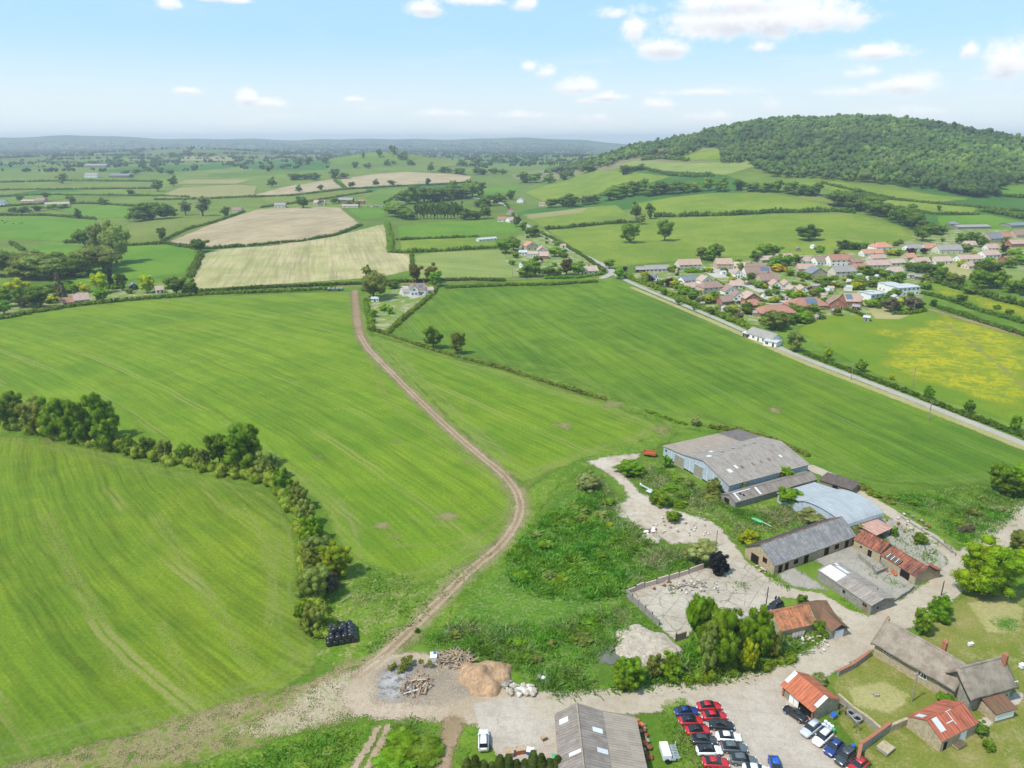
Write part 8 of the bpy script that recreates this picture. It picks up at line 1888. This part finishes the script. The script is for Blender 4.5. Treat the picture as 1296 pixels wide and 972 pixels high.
# ---------------------------------------------------------------- the pastures below the wood
t_('dense round tree in the lit pasture, left of two', 797, 309, 282, 31, 'mid'); t_('round tree on a clear trunk in the lit pasture, right of two', 841, 306, 278, 25, 'oak')
t_('dark tree beside the pasture hedge, left of two', 805, 278, 256, 19, 'dark'); t_('dark tree beside the pasture hedge, right of two', 822, 278, 256, 16, 'dark'); t_('grey bush below the two dark hedge trees', 811, 285, 271, 17, 'olive', 'bush')
HG = [
 ('hedge at the foot of the sloping pasture', [(691, 291), (720, 289), (770, 284), (808, 282)], 5, 4.5, 'dark'), ('hedge under the middle pasture', [(828, 275), (870, 274), (920, 273), (970, 270), (1060, 268), (1082, 270)], 6, 5.5, 'dark'),
 ('hedge beside the hamlet road', [(678, 292), (700, 303), (740, 326), (764, 343)], 2.6, 2.2, 'dark'), ('hedge up the hamlet road to the far white gable', [(656, 282), (646, 268), (640, 258)], 3, 3, 'dark'),
 ('hedge of the tan field edge', [(210, 309), (250, 316), (320, 311), (380, 306), (425, 298), (458, 285)], 4, 2.6, 'dark'), ('hedge between the reddish field and the olive pasture', [(205, 306), (240, 290), (272, 282), (310, 268)], 4, 2.6, 'dark'),
 ('hedge along the bright pasture foot', [(80, 308), (120, 307), (165, 311), (210, 309), (246, 314)], 4, 3, 'dark'), ('hedge from the dark trees to the straw field', [(254, 322), (248, 338), (240, 352)], 5, 3.5, 'dark'),
 ('thin hedge along the top of the bright field', [(0, 273), (60, 273), (122, 278)], 4, 3, 'dark'), ('long dark hedge across the left plain', [(0, 249), (60, 247), (130, 248), (190, 248), (240, 250)], 5, 3, 'dark'), ('second long hedge across the left plain', [(0, 262), (60, 258), (120, 258), (180, 262)], 5, 3, 'dark'),
 ('third long hedge across the left plain', [(0, 241), (80, 240), (190, 239)], 6, 3, 'dark'), ('farthest long hedge across the left plain', [(0, 231), (100, 229), (200, 230)], 7, 4, 'dark'),
 ('hedge under the crest field', [(318, 250), (370, 248), (440, 240), (500, 236), (560, 234), (590, 231)], 5, 3, 'dark'), ('hedge dividing the two crest fields', [(424, 228), (432, 234), (438, 240)], 6, 3, 'dark'),
 ('hedge falling from the crest to the copse', [(530, 236), (505, 247), (486, 258)], 4, 3, 'dark'), ('thick green hedge at the right of the straw field', [(490, 284), (494, 300), (494, 320)], 6, 4, 'mid'), ('hedge over the pale mown field', [(494, 320), (520, 320), (560, 318), (628, 314)], 4, 3.5, 'mid'),
 ('hedge between the two copse road fields', [(502, 304), (560, 302), (606, 300)], 4, 2.5, 'dark'), ('hedge at the left end of the pale mown field', [(521, 322), (522, 350)], 3, 2, 'dark'),
 ('hedge climbing the hill fields', [(784, 218), (812, 214), (846, 221), (900, 222)], 6, 5, 'dark'), ('hillside hedge under the wood', [(846, 222), (880, 224), (905, 223)], 8, 6, 'dark'), ('hedge above the small hillside field', [(812, 203), (840, 201), (870, 204)], 8, 7, 'dark'),
 ('hedge across the hill-foot pasture', [(1080, 246), (1120, 252), (1180, 258), (1240, 263), (1296, 268)], 5, 3, 'dark'), ('lower hedge across the hill-foot pasture', [(1130, 264), (1180, 271), (1240, 272)], 4, 3, 'dark'), ('upper hedge under the big wood', [(1040, 232), (1090, 244), (1130, 252)], 5, 3, 'dark'),
 ('dark hedge line at the right above the farm sheds', [(1246, 268), (1270, 272), (1310, 280)], 9, 7, 'dark'), ('hedge at the right edge under the dark wood end', [(1250, 247), (1310, 252)], 7, 6, 'dark'), ('hedge on the left of the small paddock', [(30, 318), (14, 308)], 4, 3, 'dark'), ('garden hedge behind the lane cottage', [(20, 372), (60, 366), (90, 360)], 3, 2.5, 'dark'),
 ('hedge of the far ochre field', [(196, 253), (260, 252), (326, 249)], 6, 3, 'dark'), ('hedge by the far olive field', [(330, 263), (400, 254), (470, 243)], 5, 3, 'dark'), ('hedge on the flank of the green knoll', [(500, 193), (514, 202), (524, 209)], 9, 7, 'dark'), ('hedge across the far green field', [(60, 205), (140, 208), (200, 206)], 9, 5, 'dark')]
for lab, pts, w, h, c in HG: hedge(lab, pts, w, h, c, rough=.3)
for a in (('tall pale willow over the left bright field', 148, 335, 282, 44, 'pale'), ('pale willow behind the tall one', 128, 318, 284, 34, 'olive'), ('dark tree left of the tall pale willow', 108, 314, 288, 30, 'dark'), ('lower willow beneath the tall pale one', 136, 338, 305, 34, 'olive'), ('lone dark round tree in the olive pasture', 206, 304, 287, 19, 'dark'), ('dark bush tree at the straw field corner', 254, 320, 302, 26, 'dark'), ('small tree by the bright strip', 100, 277, 264, 12, 'dark'), ('grey leafy tree far out on the left plain', 80, 233, 218, 19, 'olive'), ('dark tree by the pale ochre field, larger', 200, 243, 228, 21, 'dark'), ('dark tree by the pale ochre field, smaller', 220, 236, 222, 16, 'dark'), ('small tree above the left-edge farm', 92, 258, 248, 14, 'dark'), ('pale poplar beside the beech cottage', 257, 274, 246, 27, 'grey', 'tall'), ('grey tall tree left of the pale poplar', 235, 273, 252, 18, 'grey', 'tall'), ('dark beech beside its cottage', 286, 274, 261, 18, 'dark'), ('lone tree on the crest hedge', 541, 235, 225, 10, 'dark'), ('round tree on the skyline field', 545, 218, 206, 11, 'dark'), ('pair tree on the knoll top, broad one', 498, 196, 184, 17, 'dark'), ('knoll top tree left of the broad one', 481, 200, 187, 11, 'dark'), ('knoll tree right of the broad one', 508, 203, 193, 14, 'dark'), ('small knoll tree at the far left', 460, 201, 193, 7, 'dark'), ('dark tree at the reddish field corner', 384, 264, 247, 24, 'dark'), ('tree on the tan field crest left of the dark belt', 344, 237, 224, 15, 'dark'), ('single tree in the hill-foot pasture', 1188, 267, 260, 9, 'dark'), ('purple-brown conifer behind the lane cottage', 78, 381, 344, 17, 'brown', 'conifer'), ('slim dark cypress behind the lane cottage garden', 141, 366, 336, 9, 'blue', 'cypress'), ('yellow-green willow drooping over the lane garden', 187, 372, 346, 26, 'lime'), ('broad dark tree at the straw field corner hedge', 224, 374, 348, 32, 'dark'), ('second dark tree right of the broad one on the lane', 242, 374, 354, 22, 'dark'), ('yellow-green tree left of the slim cypress', 128, 372, 344, 26, 'lime'), ('bright round tree in front of the slim cypress', 131, 384, 364, 22, 'bright'), ('yellow bush tree behind the lane cottage', 108, 371, 358, 18, 'yellow'), ('dark tree right of the slim cypress', 155, 369, 345, 20, 'dark'), ('dark spreading tree left of the lane cottage', 52, 392, 360, 40, 'dark'), ('yellow-green tree behind the dark lane trees', 26, 378, 352, 32, 'yellow'), ('pale green tree at the left edge of the lane', 6, 390, 364, 30, 'mid'), ('bright bush at the left edge of the photo', 6, 400, 380, 24, 'bright'), ('dark tree third from the left edge of the lane', 32, 390, 362, 28, 'dark'), ('brownish leafless tree before the dark lane trees', 32, 390, 372, 16, 'brown')):
    t_(*a)
BT = [
 ('willow in the grey-green belt behind the lane gardens', [(0, 350), (30, 354), (70, 356), (105, 352), (125, 346)], 9, 34, 40, ('olive', 'dark', 'pale'), 'willow belt behind the lane'),
 ('dark oak in the clump beside the far poplars', [(168, 281), (185, 280), (205, 278), (225, 277)], 5, 22, 24, 'dark', 'dark clump beside the poplars'),
 ('dark oak in the row on the tan crest', [(368, 229), (390, 228), (412, 227), (440, 226)], 7, 11, 16, 'dark', 'oak row on the crest'),
 ('small tree spaced along the crest hedge', [(366, 244), (380, 243), (448, 237), (457, 236), (508, 235), (516, 235)], 6, 9, 9, 'dark', 'hedge trees of the crest'),
 ('broadleaf tree in the big copse above the straw field', [(508, 259), (525, 258), (545, 256), (570, 254), (590, 251), (610, 248)], 15, 20, 24, ('dark', 'oak', 'mid'), 'trees of the big copse'),
 ('broadleaf tree in the lower edge of the big copse', [(498, 274), (508, 277), (520, 280)], 5, 18, 22, ('mid', 'oak', 'pale'), 'lower copse trees'),
 ('leafy tree at the right end of the big copse', [(590, 279), (605, 278), (618, 276)], 4, 16, 18, ('mid', 'dark'), 'right copse trees'),
 ('dark tree along the hamlet road above the copse', [(600, 262), (615, 262), (628, 262), (640, 252), (650, 254)], 7, 14, 16, 'dark', 'dark road trees'),
 ('dark tree in the belt between the hamlet road and the pasture', [(694, 264), (710, 263), (728, 262), (745, 259), (762, 258)], 7, 15, 18, 'dark', 'trees between road and pasture'),
 ('oak in the belt rising across the middle pastures', [(768, 257), (780, 252), (790, 250), (800, 249), (812, 248)], 6, 22, 22, ('dark', 'oak'), 'left part of the pasture belt'),
 ('oak in the belt below the hillside fields', [(820, 249), (850, 247), (880, 244), (900, 243), (915, 243)], 9, 18, 19, ('dark', 'oak', 'mid'), 'middle of the pasture belt'),
 ('dark oak in the belt under the big wood', [(925, 241), (950, 243), (980, 245), (1005, 248), (1040, 250)], 9, 17, 19, ('dark', 'oak'), 'right part of the pasture belt'),
 ('dark oak in the thick belt falling to the village', [(1060, 262), (1085, 268), (1110, 274), (1135, 282), (1155, 290), (1176, 298)], 13, 22, 26, 'dark', 'thick belt above the village'),
 ('low tree in the hill-field hedges', [(790, 222), (800, 217), (812, 216)], 4, 10, 14, 'dark', 'hill field hedge trees'),
 ('dark tree at the foot of the wooded hill, hamlet side', [(660, 233), (690, 232), (715, 228), (735, 222), (745, 218)], 8, 14, 16, ('dark', 'oak'), 'trees at the hill foot'),
 ('hedge tree between the knoll and the crest field', [(440, 212), (470, 214), (500, 208), (530, 210)], 6, 7, 9, 'dark', 'trees below the knoll'),
 ('dark tree right of the crest field', [(560, 219), (580, 221), (600, 222), (620, 220), (640, 222)], 9, 10, 13, 'dark', 'trees right of the crest field'),
 ('dark tree on the plain left of the knoll', [(335, 222), (345, 214), (370, 212), (390, 208), (420, 206)], 7, 8, 11, 'dark', 'trees left of the knoll'),
 ('hedge tree in the far left fields', [(10, 268), (30, 250), (46, 250), (64, 250), (140, 262), (180, 238)], 6, 9, 10, 'dark', 'far left hedge trees'),
 ('tree in the belt round the far left farm', [(12, 270), (36, 268), (60, 268), (92, 262)], 6, 8, 13, ('dark', 'mid'), 'trees of the far left farm'),
 ('dark tree above the wide dark shed', [(155, 222), (170, 221), (190, 218), (205, 220), (225, 222)], 7, 7, 12, 'dark', 'trees by the wide dark shed'),
 ('tree on the low far ridge', [(196, 204), (212, 200), (230, 198), (250, 199), (275, 199)], 8, 7, 12, 'dark', 'trees on the low far ridge'),
 ('dark tree among the far hedges before the hill', [(575, 212), (610, 208), (650, 206), (690, 208), (705, 212)], 9, 8, 12, 'dark', 'trees far before the hill'),
 ('hedge tree along the right edge fields', [(1200, 244), (1225, 248), (1240, 250)], 3, 16, 26, 'dark', 'dark wood end trees'),
 ('garden tree of the far farm on the crest', [(400, 262), (418, 258), (455, 263), (465, 262)], 5, 8, 11, ('dark', 'mid'), 'far farm garden trees')]
for lab, pts, n, hp, wp, c, gname in BT: belt(lab, pts, n, hp, wp, c, gname)
for i in range(14): t_('straight conifer in the dark plantation row', 528 + i * 4.3, 277.5, 254 + (i % 3), 9.5, 'dark', 'tall', name='conifer_tree', group='conifers of the plantation row')
# ---------------------------------------------------------------- air, sky, sun, camera
def haze(dens_):
    mb = MB().box(-12600, -220, -4, 13200, 14600, 188)
    m, t = newmat('haze_air')
    v = t.n('VolumePrincipled', None, Color=(.80, .90, 1., 1), Density=dens_, Anisotropy=.2)
    o = t.n('OutputMaterial'); t.t.links.new(v.outputs[0], o.inputs['Volume'])
    ob = mb.build('haze', m); tag(ob, 'thin blue summer haze over the valley', 'haze', None, 'stuff')
haze(1.25e-4)

SUN_AZ, SUN_EL = R(-122), R(58)      # azimuth from +Y towards +X
sd = Vector((math.sin(SUN_AZ) * math.cos(SUN_EL), math.cos(SUN_AZ) * math.cos(SUN_EL), math.sin(SUN_EL)))
L = bpy.data.lights.new('sun', 'SUN'); L.energy = 3.1; L.angle = R(3.); L.color = (1., .955, .88)
so = bpy.data.objects.new('sun', L); so.rotation_euler = (-sd).to_track_quat('-Z', 'Y').to_euler(); so.location = sd * 500; COL.objects.link(so)

W = bpy.data.worlds.new('World'); S.world = W; W.use_nodes = True
W.node_tree.nodes.clear(); t = NT(W.node_tree)
sky = t.n('TexSky', {'sky_type': 'NISHITA', 'sun_disc': False, 'sun_elevation': SUN_EL, 'sun_rotation': SUN_AZ, 'altitude': 150., 'air_density': 1., 'dust_density': .8, 'ozone_density': 1.2})
D = t.n('TexCoord').outputs['Generated']
sep = t.n('SeparateXYZ', None, _0=D)
az = t.math('ARCTAN2', sep.outputs[0], sep.outputs[1]); el = t.math('ARCSINE', sep.outputs[2])
n1 = t.noise(t.scale(D, 26, 26, 40), 1., 6, .62); n2 = t.noise(t.scale(D, 80, 80, 110), 1., 6, .68)
ns = t.math('ADD', t.math('MULTIPLY', n1, .68), t.math('MULTIPLY', n2, .32))
def pix_dir(px, py):
    u, v = (px - CX) / F, (py - CY) / F
    d = Vector((u, CP - v * SP, -SP - v * CP)).normalized()
    return math.atan2(d.x, d.y), math.asin(d.z)
CL = [(958, 26, 92, 26, 1.3), (1030, 26, 46, 22, 1.25), (890, 40, 46, 20, 1.), (925, 6, 60, 16, 1.1), (840, 62, 32, 16, 1.2), (803, 40, 14, 22, .95), (818, 14, 14, 8, .85), (775, 18, 22, 7, .7), (692, 92, 14, 9, 1.), (672, 86, 10, 7, .9), (730, 112, 22, 12, 1.15), (768, 124, 20, 7, 1.), (745, 128, 16, 6, .85), (540, 12, 20, 11, 1.15), (600, 2, 40, 7, .95), (662, 6, 14, 10, .8), (312, 127, 12, 11, 1.), (342, 133, 20, 7, 1.15), (238, 116, 14, 6, 1.), (210, 6, 14, 7, .9), (285, 0, 26, 5, .8), (1112, 68, 32, 10, 1.05), (1095, 93, 20, 8, .8), (1150, 110, 32, 13, 1.15), (1225, 67, 9, 10, 1.1), (1278, 82, 22, 24, 1.3), (1240, 99, 12, 5, .8), (962, 60, 14, 8, .75), (978, 132, 14, 12, .62), (830, 134, 18, 8, .8), (752, 150, 22, 7, .7), (450, 127, 12, 4, .8), (560, 145, 40, 6, .62), (660, 148, 36, 7, .66), (900, 150, 50, 8, .55), (1060, 118, 40, 6, .6), (900, 118, 60, 5, .6), (1160, 142, 60, 8, .5)]
dens_s = None; base_s = None
for px, py, w, h, a in CL:
    a0, e0 = pix_dir(px, py); sa, se = w / F * .98, h / F * 1.0
    da = t.math('DIVIDE', t.math('SUBTRACT', az, a0), sa); de = t.math('DIVIDE', t.math('SUBTRACT', el, e0), se)
    # flat base: the lower half falls off faster
    de2 = t.math('MULTIPLY', de, t.math('ADD', 1., t.math('MULTIPLY', t.math('LESS_THAN', de, 0.), .75)))
    q = t.math('ADD', t.math('MULTIPLY', da, da), t.math('MULTIPLY', de2, de2))
    b = t.math('MULTIPLY', t.math('EXPONENT', t.math('MULTIPLY', q, -.9)), a)
    dens_s = b if dens_s is None else t.math('MAXIMUM', dens_s, b)
    bs = t.math('MULTIPLY', b, t.rng(de, -.7, .35, 1., 0.))
    base_s = bs if base_s is None else t.math('MAXIMUM', base_s, bs)
cov = t.math('ADD', dens_s, t.math('MULTIPLY', t.math('SUBTRACT', ns, .5), 3.4))
al = t.math('MULTIPLY', t.rng(cov, .0, 1.0), t.rng(dens_s, .04, .4))
wisp = t.math('MULTIPLY', t.rng(t.noise(t.scale(D, 5, 5, 34), 1., 5, .6), .5, .75), t.rng(el, .02, .16, .3, .06))
shade = t.math('MULTIPLY', base_s, t.rng(n1, .35, .6, .5, 1.4))
cc = t.mix(t.math('MINIMUM', t.math('MULTIPLY', shade, .9), .85), (5.6, 5.65, 5.7, 1), (3.7, 3.85, 4.3, 1))
pale = t.mix(.72, sky.outputs[0], (2.3, 3.95, 5.2, 1))
pale = t.mix(t.math('ADD', wisp, t.rng(el, .0, .13, .85, 0.)), pale, (5.0, 5.25, 5.3, 1))
sk = t.mix(al, pale, cc)
bg = t.n('Background', None, Color=sk, Strength=.12)
o = t.n('OutputWorld'); t.t.links.new(bg.outputs[0], o.inputs[0])

cam = bpy.data.cameras.new('camera'); cam.sensor_width = 36.; cam.lens = F / 1296 * 36; cam.clip_end = 40000; cam.clip_start = .5
co = bpy.data.objects.new('camera', cam); co.location = (0, 0, CAMH); co.rotation_euler = (R(90) - PIT, 0, 0); COL.objects.link(co)
S.camera = co
S.view_settings.view_transform = 'Standard'; S.view_settings.look = 'None'; S.view_settings.exposure = 0.7; S.view_settings.gamma = 1
S.render.engine = 'CYCLES'
cy = S.cycles
cy.max_bounces = 5; cy.diffuse_bounces = 2; cy.glossy_bounces = 2; cy.transmission_bounces = 3; cy.transparent_max_bounces = 24; cy.volume_bounces = 0
cy.use_denoising = True; cy.caustics_reflective = False; cy.caustics_refractive = False
